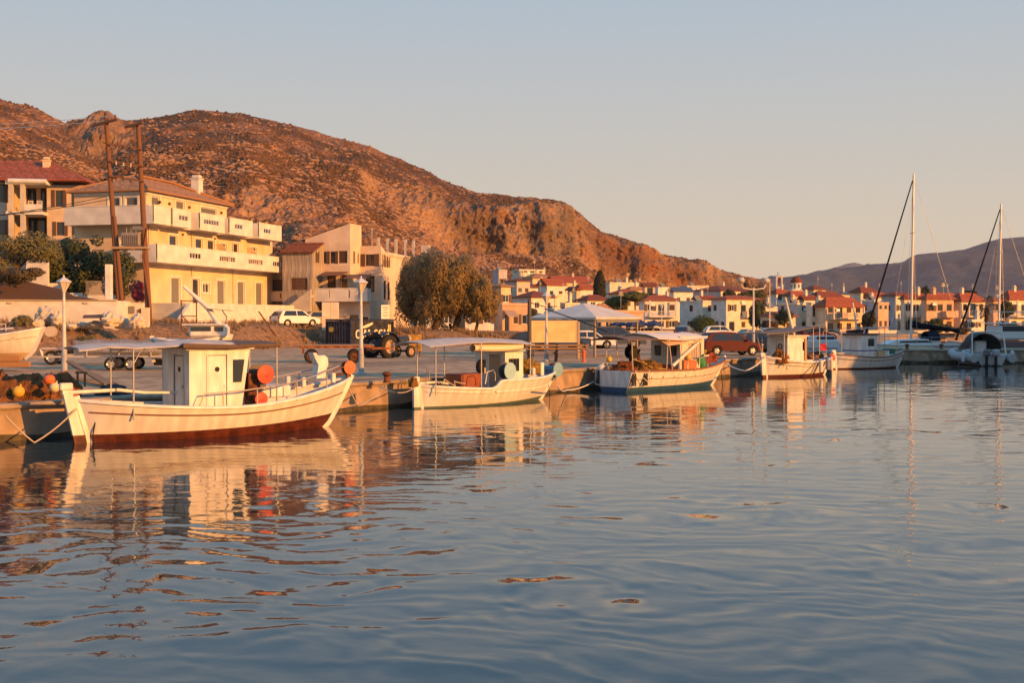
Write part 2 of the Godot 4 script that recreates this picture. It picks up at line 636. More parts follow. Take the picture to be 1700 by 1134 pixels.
func build_land() -> void:
	# the quay: a concrete block with a rounded edge, a water stain and a cap
	var a := Vector3(-34, 0, -32.2 + 1.397 * 20.3)
	var b := Vector3(28, 0, -90.45)
	var front := [Vector2(a.x, a.z), Vector2(b.x, b.z), Vector2(54, -90.45), Vector2(54, -52), Vector2(96, -52), Vector2(96, -110), Vector2(34, -96.0), Vector2(46, -150), Vector2(66, -196), Vector2(300, -215), Vector2(300, -420), Vector2(-300, -420), Vector2(-300, a.z)]  # the mole past the pier is added to carry the unseen warehouse
	var s := Sh.new()
	s.prism(front, Vector3(0, -2.5, 0), Vector3.RIGHT, Vector3.BACK, UP * 3.48)
	setting("quay", s, CONC)
	s = Sh.new()
	var edge := [a, b, Vector3(54, 0, -90.45)]
	for i in 2:
		var p: Vector3 = edge[i]
		var q: Vector3 = edge[i + 1]
		var e := (q - p).normalized()
		var nn := Vector3(-e.z, 0, e.x)
		var len := p.distance_to(q)
		var k := 0
		var done := 0.0
		while done < len - 0.5:      # the cap was cast in lengths
			var l := minf(rng.randf_range(5.4, 6.2), len - done)
			var o := p + e * (done + l / 2) - nn * 0.32 + UP * (0.945 + 0.008 * (k % 2))
			s.cbox(o + nn * 0.03, Vector3(l - 0.02, 0.16, 0.75), 0.05, Basis(e, UP, nn))
			done += l
			k += 1
	setting("quay_edge", s, M(0.52, 0.40, 0.28, 0.9, {"tex": "conc", "bump": "stucco", "scale": 0.5, "h": 1.0, "world": 1}))
	s = Sh.new()
	for i in 2:      # weed and damp at the waterline
		var p: Vector3 = edge[i]
		var q: Vector3 = edge[i + 1]
		var e := (q - p).normalized()
		var nn := Vector3(-e.z, 0, e.x)
		var len := p.distance_to(q)
		var nseg := int(len / 1.0)
		var lower := PackedVector3Array()
		var upper := PackedVector3Array()
		for k in nseg + 1:
			var o := p + e * (len * k / nseg) + nn * 0.006
			lower.append(o - UP * 0.4)
			upper.append(o + UP * (0.16 + 0.05 * sin(k * 1.7) + 0.04 * sin(k * 0.61)))
		for k in nseg:
			s.quad(lower[k], lower[k + 1], upper[k + 1], upper[k])
	setting("quay_waterline", s, M(0.13, 0.105, 0.06, 0.8, {"tex": "worn", "bump": "lumps", "scale": 0.8, "h": 2.0, "world": 1}))
	# the asphalt of the quayside road lies on it
	var inner := []
	for p in front: inner.append(p)
	inner[0] = Vector2(a.x, a.z) - Vector2(QN.x, QN.z) * 1.6
	inner[1] = Vector2(b.x, b.z) + Vector2(-1.3, -1.0)
	inner[2] = Vector2(53.5, -92.6)
	inner[3] = Vector2(56, -53.5)
	inner[4] = Vector2(94.5, -53.5)
	inner[5] = Vector2(94.5, -108)
	inner[6] = Vector2(32.8, -94.8)
	s = Sh.new()
	var idx := Geometry2D.triangulate_polygon(PackedVector2Array(inner))
	for i in range(0, idx.size(), 3):
		var t := []
		for k in 3: t.append(Vector3(inner[idx[i + k]].x, 1.0, inner[idx[i + k]].y))
		s.st(t[0], t[1], t[2], UP, UP, UP)
	setting("road", s, M(0.62, 0.41, 0.235, 0.95, {"tex": "road", "bump": "stucco", "scale": 0.09, "h": 0.3, "world": 1}))
	s = Sh.new()
	for k in 5:      # worn strips and patches where the asphalt was laid again
		var c := Vector3(-12.0 + k * 5.2, 1.004, -52.0 - k * 9.5)
		var l := 15.0 - k
		var pa := [c - QE * l + QN * 0.7, c + QE * l + QN * (0.9 - 0.1 * k), c + QE * l - QN * 0.8, c - QE * l - QN * (0.5 + 0.1 * k)]
		s.st(pa[0], pa[1], pa[2], UP, UP, UP)
		s.st(pa[0], pa[2], pa[3], UP, UP, UP)
	setting("road_patch", s, M(0.46, 0.31, 0.19, 0.95, {"tex": "road", "bump": "stucco", "scale": 0.3, "h": 0.15, "world": 1}))
	# earth bank and the ground behind it
	land_noise.seed = 9
	land_noise.frequency = 0.12
	land_noise.fractal_octaves = 4
	var rows := []
	var nz := 130
	var nx := 210
	for i in nz + 1:
		var row := PackedVector3Array()
		for j in nx + 1:
			var u := -500.0 + 3000.0 * j / nx
			var d := toe(u) - 1.0 + 320.0 * pow(float(i) / nz, 2.2)
			var x := (u - 850.0) / F * d
			row.append(Vector3(x, land_h(x, d), -d))
		rows.append(row)
	s = Sh.new()
	s.loft(rows, Vector3(0, -3000, -200))
	setting("earth_bank", s, EARTH)

# ---------------------------------------------------------------- the hill and the far mountains
func poly_at(pts: Array, u: float, k: int) -> float:
	for i in pts.size() - 1:
		if u <= pts[i + 1][0]:
			var f := clampf((u - pts[i][0]) / float(pts[i + 1][0] - pts[i][0]), 0, 1)
			return lerpf(pts[i][k], pts[i + 1][k], f)
	return pts[-1][k]

var hill_spots := []

func build_hills() -> void:
	# where the ridge runs: bearing (as a column of the photograph), height seen, distance
	var ridge := [[-700, 60, 470], [-300, 90, 480], [-120, 122, 490], [0, 160, 500], [60, 180, 508], [112, 206, 516], [128, 201, 530], [170, 199, 548], [250, 198, 556], [300, 190, 560], [330, 184, 564], [400, 187, 570], [470, 205, 580], [520, 215, 588], [590, 238, 600], [650, 258, 612], [720, 290, 626], [790, 320, 640], [850, 331, 652], [920, 334, 668], [960, 350, 680], [1000, 384, 694], [1050, 406, 712], [1130, 430, 742], [1200, 450, 772], [1262, 468, 800], [1290, 490, 812], [1310, 545, 820], [1400, 556, 850]]
	var foot := [[-700, 0, 190], [0, 0, 215], [300, 0, 235], [500, 0, 255], [700, 0, 300], [900, 0, 380], [1050, 0, 480], [1200, 0, 640], [1290, 0, 740], [1400, 0, 800]]
	var nu := 980
	var ns := 430
	var n1 := FastNoiseLite.new()
	n1.seed = 21
	n1.frequency = 0.011
	n1.fractal_type = FastNoiseLite.FRACTAL_RIDGED
	n1.fractal_octaves = 4
	var n2 := FastNoiseLite.new()
	n2.seed = 4
	n2.frequency = 0.05
	n2.fractal_octaves = 4
	var n3 := FastNoiseLite.new()
	n3.seed = 8
	n3.noise_type = FastNoiseLite.TYPE_CELLULAR
	n3.cellular_return_type = FastNoiseLite.RETURN_DISTANCE2_SUB
	n3.frequency = 0.085
	var nb := FastNoiseLite.new()
	nb.seed = 15
	nb.frequency = 0.008
	nb.fractal_octaves = 3
	var grid := []
	var rocky := []
	for i in ns + 1:
		var s := 0.42 * i / 120.0 if i < 120 else 0.42 + 0.34 * (i - 120) / 230.0 if i < 350 else 0.76 + 0.36 * (i - 350) / 80.0
		var row := PackedVector3Array()
		var rk := PackedFloat32Array()
		for j in nu + 1:
			var u := -420.0 + 1760.0 * j / nu
			var dr := poly_at(ridge, u, 2)
			var df := poly_at(foot, u, 2)
			var hr := Yat(poly_at(ridge, u, 1), dr)
			var d := lerpf(df, dr, s)
			var x := (u - 850.0) / F * d
			# profile: scree below, a band of cliffs, then the easier upper slope
			var cl := smoothstep(540.0, 820.0, u) * 0.9 + 0.8 * exp(-pow((u - 168.0) / 42.0, 2.0)) + 0.5 * exp(-pow((u - 440.0) / 55.0, 2.0))
			var wob := 0.10 * nb.get_noise_2d(x, 40.0) + 0.05 * n2.get_noise_2d(x * 0.5, 7.0)
			var mid := lerpf(0.64, 0.66, smoothstep(600.0, 1200.0, u)) + wob
			if u < 300.0: mid = 0.86 + wob * 0.5
			elif u < 560.0: mid = 0.42 + wob
			var top_share := lerpf(0.74, 0.90, smoothstep(700.0, 1150.0, u))
			var low_share := lerpf(0.42, 0.46, smoothstep(700.0, 1150.0, u))
			if u < 300.0:
				top_share = 0.97
				low_share = 0.72
			elif u < 560.0:
				top_share = 0.5
				low_share = 0.28
			var easy := pow(clampf(s, 0, 1), 1.15)
			var w := 0.04
			var step := 0.0
			if s < mid - w: step = low_share * pow(s / (mid - w), 1.25)
			elif s < mid + w: step = lerpf(low_share, top_share, (s - mid + w) / (2.0 * w))
			else: step = lerpf(top_share, 1.0, clampf((s - mid - w) / (1.0 - mid - w), 0, 1))
			var pr := lerpf(easy, step, clampf(cl, 0, 1))
			var y := lerpf(1.5, hr, pr)
			if s > 1.0: y = hr - (s - 1.0) * 500.0 * (0.2 + 0.8 * smoothstep(1.0, 1.1, s))
			var fade := smoothstep(0.0, 0.12, s) * (1.0 - 0.62 * smoothstep(0.8, 0.98, s))
			var in_cliff := exp(-pow((s - mid) / (w * 1.5), 2.0)) * clampf(cl, 0, 1)
			var p3 := Vector3(x, y * 1.4, d)
			var rid := n1.get_noise_3dv(p3)
			var flute := n1.get_noise_3dv(Vector3(x * 2.6 + 400.0, y * 0.5, d * 1.2))
			var crag := n2.get_noise_3dv(Vector3(x * 0.9, y * 2.2, d * 0.9))
			var ledge := maxf(0.0, n3.get_noise_3dv(Vector3(x * 1.1, y * 2.0, d * 0.8)) + 0.55)
			var push := rid * (4.0 + 5.0 * in_cliff) * fade + flute * 11.0 * in_cliff + crag * (2.2 + 2.6 * in_cliff) * fade + ledge * (1.8 + 2.6 * in_cliff) * fade
			push += (n2.get_noise_3dv(p3 * 4.1) * 1.3 + absf(n2.get_noise_3dv(Vector3(x * 5.0, y * 2.6, d * 3.0))) * 2.2 - 0.5) * (0.45 + 1.1 * in_cliff) * fade
			# gullies that run down the slope
			push += 7.0 * fade * nb.get_noise_2d(x * 2.2 + y * 0.5, 300.0)
			row.append(Vector3(x + push * 0.2, y + push * 0.55 * (1.0 - 0.7 * in_cliff), -d + push * 0.8))
			rk.append(in_cliff)
		grid.append(row)
		rocky.append(rk)
	var pos := PackedVector3Array()
	var nor := PackedVector3Array()
	var col := PackedColorArray()
	for i in ns + 1:
		for j in nu + 1:
			var p: Vector3 = grid[i][j]
			var du: Vector3 = grid[i][mini(j + 1, nu)] - grid[i][maxi(j - 1, 0)]
			var dv: Vector3 = grid[mini(i + 1, ns)][j] - grid[maxi(i - 1, 0)][j]
			var k := du.cross(dv).normalized()
			pos.append(p)
			nor.append(k)
			var patch := n2.get_noise_3dv(p * 1.7) * 0.5 + nb.get_noise_3dv(p * 2.0) * 0.5
			var outcrop := n3.get_noise_3dv(Vector3(p.x * 1.3, p.y * 2.6, p.z * 0.9)) + 0.6 * n2.get_noise_3dv(Vector3(p.x * 0.6, p.y * 1.1, p.z * 0.6))
			var cliff: float = rocky[i][j]
			var rock := clampf(smoothstep(0.66, 0.40, k.y) * 0.8 + cliff * 0.9 + smoothstep(-0.2, 0.12, outcrop) * 0.75, 0, 1)
			var red := smoothstep(-0.1, 0.35, nb.get_noise_3dv(p * 1.3 + Vector3(0, 90, 0))) * smoothstep(0.3, 0.8, cliff)
			var soil := Color(0.36, 0.18, 0.09).lerp(Color(0.145, 0.08, 0.042), smoothstep(-0.12, 0.16, patch))
			var stone := Color(0.64, 0.40, 0.24).lerp(Color(0.60, 0.25, 0.10), red).lerp(Color(0.36, 0.27, 0.2), smoothstep(0.1, 0.4, patch) * 0.8)
			var streak := smoothstep(-0.1, 0.45, n1.get_noise_3dv(Vector3(p.x * 2.2 + 90.0, p.y * 0.4, p.z))) * cliff
			stone = stone.lerp(Color(0.17, 0.115, 0.085), streak * 0.75) * (1.0 - 0.22 * cliff)
			col.append(soil.lerp(stone, rock))
			if i > 4 and i < ns - 20 and cliff < 0.3 and rng.randf() < 0.16:
				hill_spots.append([p, k, rock, patch])
	var idx := PackedInt32Array()
	for i in ns:
		for j in nu:
			var a := i * (nu + 1) + j
			var b := a + nu + 1
			idx.append_array(PackedInt32Array([a, b, b + 1, a, b + 1, a + 1]))
	var arr := []
	arr.resize(Mesh.ARRAY_MAX)
	arr[Mesh.ARRAY_VERTEX] = pos
	arr[Mesh.ARRAY_NORMAL] = nor
	arr[Mesh.ARRAY_COLOR] = col
	arr[Mesh.ARRAY_INDEX] = idx
	var m := ArrayMesh.new()
	m.add_surface_from_arrays(Mesh.PRIMITIVE_TRIANGLES, arr)
	setting("hill", m, M(1, 1, 1, 0.97, {"vc": 1, "tex": "rock", "bump": "lumps", "scale": 0.045, "h": 160.0, "world": 1}))
	# scrub and loose rock
	var bush := Sh.new()
	bush.ball(Vector3(0, 0.25, 0), Vector3(0.75, 0.6, 0.75), 7, 4, 0.5, 3, 2.0)
	var stone := Sh.new()
	stone.ball(Vector3(0, 0.1, 0), Vector3(0.9, 0.6, 0.7), 6, 4, 0.6, 5, 1.4)
	var lb := []
	var ls := []
	for q in hill_spots:
		var dense := n2.get_noise_3dv(q[0] * 0.8) + 0.5 * nb.get_noise_3dv(q[0] * 3.0)
		if q[2] < 0.5 and dense > 0.0 and rng.randf() < 0.9: lb.append(q)
		elif dense < 0.12 and rng.randf() < (0.55 if q[2] > 0.4 else 0.3): ls.append(q)
	scatter("hill_scrub", bush, M(0.13, 0.07, 0.033, 0.95), lb, 0.3, 0.85)
	scatter("hill_rocks", stone, M(0.335, 0.195, 0.108, 0.95), ls, 0.3, 0.85)
	# far mountains across the bay
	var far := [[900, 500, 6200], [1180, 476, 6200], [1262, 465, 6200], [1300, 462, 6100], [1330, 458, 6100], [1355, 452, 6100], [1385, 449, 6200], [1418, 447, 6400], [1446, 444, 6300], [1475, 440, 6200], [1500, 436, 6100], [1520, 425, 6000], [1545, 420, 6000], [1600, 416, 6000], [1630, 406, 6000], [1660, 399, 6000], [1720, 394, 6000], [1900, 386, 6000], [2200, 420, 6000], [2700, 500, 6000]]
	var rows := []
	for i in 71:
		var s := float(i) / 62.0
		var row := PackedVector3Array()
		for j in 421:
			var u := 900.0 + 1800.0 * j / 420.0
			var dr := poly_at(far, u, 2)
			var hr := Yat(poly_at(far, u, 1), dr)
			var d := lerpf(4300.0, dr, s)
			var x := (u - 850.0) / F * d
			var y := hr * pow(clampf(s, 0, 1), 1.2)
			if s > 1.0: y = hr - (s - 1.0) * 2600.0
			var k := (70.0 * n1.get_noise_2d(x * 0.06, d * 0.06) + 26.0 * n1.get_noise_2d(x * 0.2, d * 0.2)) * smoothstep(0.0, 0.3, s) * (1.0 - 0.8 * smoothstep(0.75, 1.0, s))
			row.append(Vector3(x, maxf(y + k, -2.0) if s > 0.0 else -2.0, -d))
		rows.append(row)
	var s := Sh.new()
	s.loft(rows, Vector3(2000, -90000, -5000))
	setting("mountains", s, M(0.05, 0.062, 0.075, 1.0, {"tex": "earth", "scale": 0.002, "world": 1}))  # the shade over these mountains is put into the dark colour
	rows = []
	for i in 31:
		var f := float(i) / 26.0
		var row := PackedVector3Array()
		for j in 101:
			var u := 1250.0 + 340.0 * j / 100.0
			var hr := Yat(poly_at([[1250, 480], [1330, 462], [1360, 453], [1390, 443], [1404, 438], [1418, 436], [1430, 439], [1448, 446], [1480, 455], [1590, 480]], u, 1), 9800.0)
			var d := lerpf(8300.0, 9800.0, f)
			var y := hr * pow(clampf(f, 0, 1), 1.2) if f <= 1.0 else hr - (f - 1.0) * 2600.0
			row.append(Vector3((u - 850.0) / F * d, maxf(y + 45.0 * n1.get_noise_2d(u * 9.0, d * 0.05) * (1.0 - absf(2.0 * minf(f, 1.0) - 1.0)), -2.0), -d))
		rows.append(row)
	s = Sh.new()
	s.loft(rows, Vector3(2000, -90000, -9000))
	setting("mountains", s, M(0.2, 0.17, 0.15, 1.0, {"tex": "earth", "scale": 0.002, "world": 1}))

func scatter(called: String, s: Sh, m: Material, list: Array, lo: float, hi: float) -> void:
	var mm := MultiMesh.new()
	mm.transform_format = MultiMesh.TRANSFORM_3D
	mm.mesh = s.mesh()
	mm.instance_count = list.size()
	for i in list.size():
		var k := rng.randf_range(lo, hi)
		var b := Basis(UP, rng.randf() * TAU).scaled(Vector3(k * rng.randf_range(1.0, 2.4 if called == "hill_rocks" else 1.3), k * rng.randf_range(0.6, 1.1), k))
		mm.set_instance_transform(i, Transform3D(b, list[i][0]))
	var o := MultiMeshInstance3D.new()
	o.name = called
	o.multimesh = mm
	o.material_override = m
	add_child(o, true)
	o.set_meta("kind", "stuff")
	o.set_meta("label", "low dry scrub dotted over the rocky hillside" if called == "hill_scrub" else "pale loose rocks strewn over the hillside" if called == "hill_rocks" else "dry weeds on the earth bank above the road")
	o.set_meta("category", "scrub" if called == "hill_scrub" else "rocks" if called == "hill_rocks" else "weeds")

# ---------------------------------------------------------------- houses
func opening(par: Node3D, o: Vector3, ax: Vector3, out: Vector3, q: Array, kind: String, fm: Material, rec := 0.16, trim: Material = null) -> void:
	# what fills one opening of a wall: q is [x, y, width, height] on the wall that starts at o
	var w: float = q[2]
	var h: float = q[3]
	var c := o + ax * (float(q[0]) + w / 2) + UP * (float(q[1]) + h / 2)
	var b := Basis(ax, UP, out)
	var s := Sh.new()
	var fw := 0.07
	var z := -out * (rec - 0.05)
	s.box(c + z + UP * (h / 2 - fw / 2), Vector3(w, fw, 0.07), b)
	s.box(c + z - UP * (h / 2 - fw / 2), Vector3(w, fw, 0.07), b)
	s.box(c + z + ax * (w / 2 - fw / 2), Vector3(fw, h - 2 * fw, 0.07), b)
	s.box(c + z - ax * (w / 2 - fw / 2), Vector3(fw, h - 2 * fw, 0.07), b)
	if kind == "window" and w > 0.8: s.box(c + z, Vector3(0.06, h - 2 * fw, 0.065), b)
	var fr := part("door" if kind == "door" or kind == "glass_door" else "window", s, fm, par)
	if trim:
		s = Sh.new()
		var tw := 0.16
		s.box(c + out * 0.015 + UP * (h / 2 + tw / 2), Vector3(w + 2 * tw, tw, 0.05), b)
		s.box(c + out * 0.015 + ax * (w / 2 + tw / 2), Vector3(tw, h, 0.05), b)
		s.box(c + out * 0.015 - ax * (w / 2 + tw / 2), Vector3(tw, h, 0.05), b)
		if kind != "door" and kind != "glass_door": s.box(c + out * 0.03 - UP * (h / 2 + 0.05), Vector3(w + 2 * tw, 0.1, 0.12), b)
		part("surround", s, trim, fr)
	if trim == null and kind == "window" and w < 1.3 and rng.randf() < 0.55:
		for sd in [-1.0, 1.0]:
			s = Sh.new()
			s.box(c + ax * sd * (w * 0.75 + 0.02) + out * 0.03, Vector3(w * 0.48, h + 0.06, 0.045), b)
			part("open_shutter", s, SHUT_BROWN, fr)
	s = Sh.new()
	if kind == "shutter" or kind == "door":
		var m := SHUT_GREY if trim else SHUT_BROWN
		if kind == "shutter" and h < 3.0 and w * h > 0.5:
			var k := int(h / 0.14)
			for i in k:
				s.box(c + z - UP * (h / 2 - fw - (i + 0.5) * (h - 2 * fw) / k), Vector3(w - 2 * fw, (h - 2 * fw) / k * 0.86, 0.03), b * Basis(Vector3.RIGHT, 0.25))
		else:
			s.box(c + z - out * 0.01, Vector3(w - 2 * fw, h - 2 * fw, 0.03), b)
			s.box(c + z + out * 0.012 + UP * h * 0.2, Vector3(w * 0.62, h * 0.36, 0.02), b)
			s.box(c + z + out * 0.012 - UP * h * 0.22, Vector3(w * 0.62, h * 0.36, 0.02), b)
		part("shutter" if kind == "shutter" else "door_leaf", s, m, fr)
	else:
		s.box(c - out * (rec - 0.02), Vector3(w - 2 * fw, h - 2 * fw, 0.015), b)
		part("pane", s, GLASS, fr)

func face(par: Node3D, s: Sh, o: Vector3, ax: Vector3, out: Vector3, w: float, h: float, holes: Array, fm: Material, trim: Material = null) -> void:
	# a wall side with its openings: each hole is [x, y, w, h, kind]
	s.wall(o, ax, out, w, h, holes)
	for q in holes:
		opening(par, o, ax, out, q, q[4], fm, 0.16, trim)

func hip_roof(s: Sh, x0: float, x1: float, z0: float, z1: float, y: float, rise: float, over := 0.4, gable := false) -> void:
	# x0..x1 along the front, z1 the front edge, z0 the back edge; tiles run down the slopes
	var a := Vector3(x0 - over, y, z1 + over)
	var b := Vector3(x1 + over, y, z1 + over)
	var c := Vector3(x1 + over, y, z0 - over)
	var d := Vector3(x0 - over, y, z0 - over)
	var w := b.x - a.x
	var dp := a.z - c.z
	var e := Vector3.ZERO
	var f := Vector3.ZERO
	var t := Vector3(0, 0.12, 0)
	for p in [[a, b], [b, c], [c, d], [d, a]]:      # the eaves board
		s.quad(p[0], p[1], p[1] + t, p[0] + t)
	s.quad(a, d, c, b)
	a += t; b += t; c += t; d += t
	var along := w >= dp
	var ins := 0.0 if gable else minf(w, dp) / 2
	if along:
		e = Vector3(a.x + ins, y + rise, (a.z + c.z) / 2)
		f = Vector3(b.x - ins, y + rise, (a.z + c.z) / 2)
		var sl := Vector2(dp / 2, rise).length()
		s.uvquad([a, b, f, e], [Vector2(a.x, sl), Vector2(b.x, sl), Vector2(f.x, 0), Vector2(e.x, 0)])
		s.uvquad([c, d, e, f], [Vector2(c.x, sl), Vector2(d.x, sl), Vector2(e.x, 0), Vector2(f.x, 0)])
		sl = Vector2(ins, rise).length()
		s.uvquad([b, c, f, f], [Vector2(b.z, sl), Vector2(c.z, sl), Vector2(f.z, 0), Vector2(f.z, 0)])
		s.uvquad([d, a, e, e], [Vector2(d.z, sl), Vector2(a.z, sl), Vector2(e.z, 0), Vector2(e.z, 0)])
	else:
		e = Vector3((a.x + b.x) / 2, y + rise, a.z - ins)
		f = Vector3((a.x + b.x) / 2, y + rise, c.z + ins)
		var sl := Vector2(w / 2, rise).length()
		s.uvquad([b, c, f, e], [Vector2(b.z, sl), Vector2(c.z, sl), Vector2(f.z, 0), Vector2(e.z, 0)])
		s.uvquad([d, a, e, f], [Vector2(d.z, sl), Vector2(a.z, sl), Vector2(e.z, 0), Vector2(f.z, 0)])
		sl = Vector2(ins, rise).length()
		s.uvquad([a, b, e, e], [Vector2(a.x, sl), Vector2(b.x, sl), Vector2(e.x, 0), Vector2(e.x, 0)])
		s.uvquad([c, d, f, f], [Vector2(c.x, sl), Vector2(d.x, sl), Vector2(f.x, 0), Vector2(f.x, 0)])

func ridge_caps(s: Sh, pts: Array) -> void:
	for p in pts: s.cyl(p[0], p[1], 0.11, 0.11, 6)

func chimney(par: Node3D, p: Vector3, h: float, m: Material, w := 0.55) -> void:
	var s := Sh.new()
	s.box(p + UP * (h / 2), Vector3(w, h, w))
	s.box(p + UP * (h + 0.05), Vector3(w + 0.16, 0.1, w + 0.16))
	s.box(p + UP * (h + 0.28), Vector3(w * 0.8, 0.2, w * 0.8))
	part("chimney", s, m, par)

func balcony(par: Node3D, o: Vector3, ax: Vector3, out: Vector3, x0: float, x1: float, y: float, dp: float, kind: String, m: Material, h := 1.0, slots := []) -> void:
	# a slab that stands out of a wall, with a parapet or a railing
	var b := Basis(ax, UP, out)
	var w := x1 - x0
	var c := o + ax * ((x0 + x1) / 2) + UP * y
	var s := Sh.new()
	s.box(c + out * (dp / 2 + 0.005) - UP * 0.09, Vector3(w, 0.18, dp), b)
	var bal := part("balcony", s, m, par)
	s = Sh.new()
	if kind == "parapet":
		var holes := []
		for q in slots: holes.append([q[0] - x0, q[1], q[2], q[3]])
		s.wall(o + ax * x0 + UP * y + out * (dp + 0.004), ax, out, w, h, holes, 0.14)
		s.wall(o + ax * x1 + UP * y + out * (dp - 0.13), -ax, -out, w, h, [])
		if slots.size():
			s = Sh.new()
			s.wall(o + ax * x0 + UP * y + out * (dp + 0.004), ax, out, w, h, holes, 0.14)
			var back := []
			for q in holes: back.append([w - q[0] - q[2], q[1], q[2], q[3]])
			s.wall(o + ax * x1 + UP * y + out * (dp - 0.13), -ax, -out, w, h, back, 0.01)
		s.box(c + out * (dp - 0.065) + UP * (h + 0.03), Vector3(w + 0.04, 0.06, 0.2), b)
		for e in [x0 + 0.07, x1 - 0.07]:
			s.box(o + ax * e + UP * (y + h / 2) + out * (dp / 2 - 0.05), Vector3(0.138, h - 0.01, dp - 0.16), b)
		part("parapet", s, m, bal)
		for q in slots:      # bars in the slots
			s = Sh.new()
			var nb := maxi(1, int(q[2] / 0.4))
			for i in nb + 1:
				s.box(o + ax * (float(q[0]) + i * float(q[2]) / nb) + UP * (y + float(q[1]) + float(q[3]) / 2) + out * (dp - 0.06), Vector3(0.06, q[3], 0.05), b)
			pieces("parapet_grille", s, m, bal)
	else:
		var rm := STEEL if kind == "rail" else WOODFRAME
		for e in [0.0, 1.0]:
			s.box(c + out * (dp - 0.05) + UP * lerpf(0.1, h, e), Vector3(w, 0.05, 0.05), b)
			for x in [x0 + 0.03, x1 - 0.03]:
				s.box(o + ax * x + UP * (y + lerpf(0.1, h, e)) + out * (dp / 2 - 0.04), Vector3(0.05, 0.05, dp - 0.08), b)
		var nb := int(w / (0.14 if w < 9.0 else 0.2))
		for i in nb + 1:
			s.box(o + ax * (x0 + 0.03 + (w - 0.06) * i / nb) + UP * (y + h / 2) + out * (dp - 0.05), Vector3(0.022, h, 0.022), b)
		for i in int(dp / 0.14):
			for x in [x0 + 0.03, x1 - 0.03]:
				s.box(o + ax * x + UP * (y + h / 2) + out * (0.1 + i * 0.14), Vector3(0.022, h, 0.022), b)
		part("railing", s, rm, bal)

func spread(w: float, nx: int, y: float, ww: float, h: float, kind: String) -> Array:
	var l := []
	for i in nx: l.append([w * (i + 0.5) / nx - ww / 2, y, ww, h, kind])
	return l

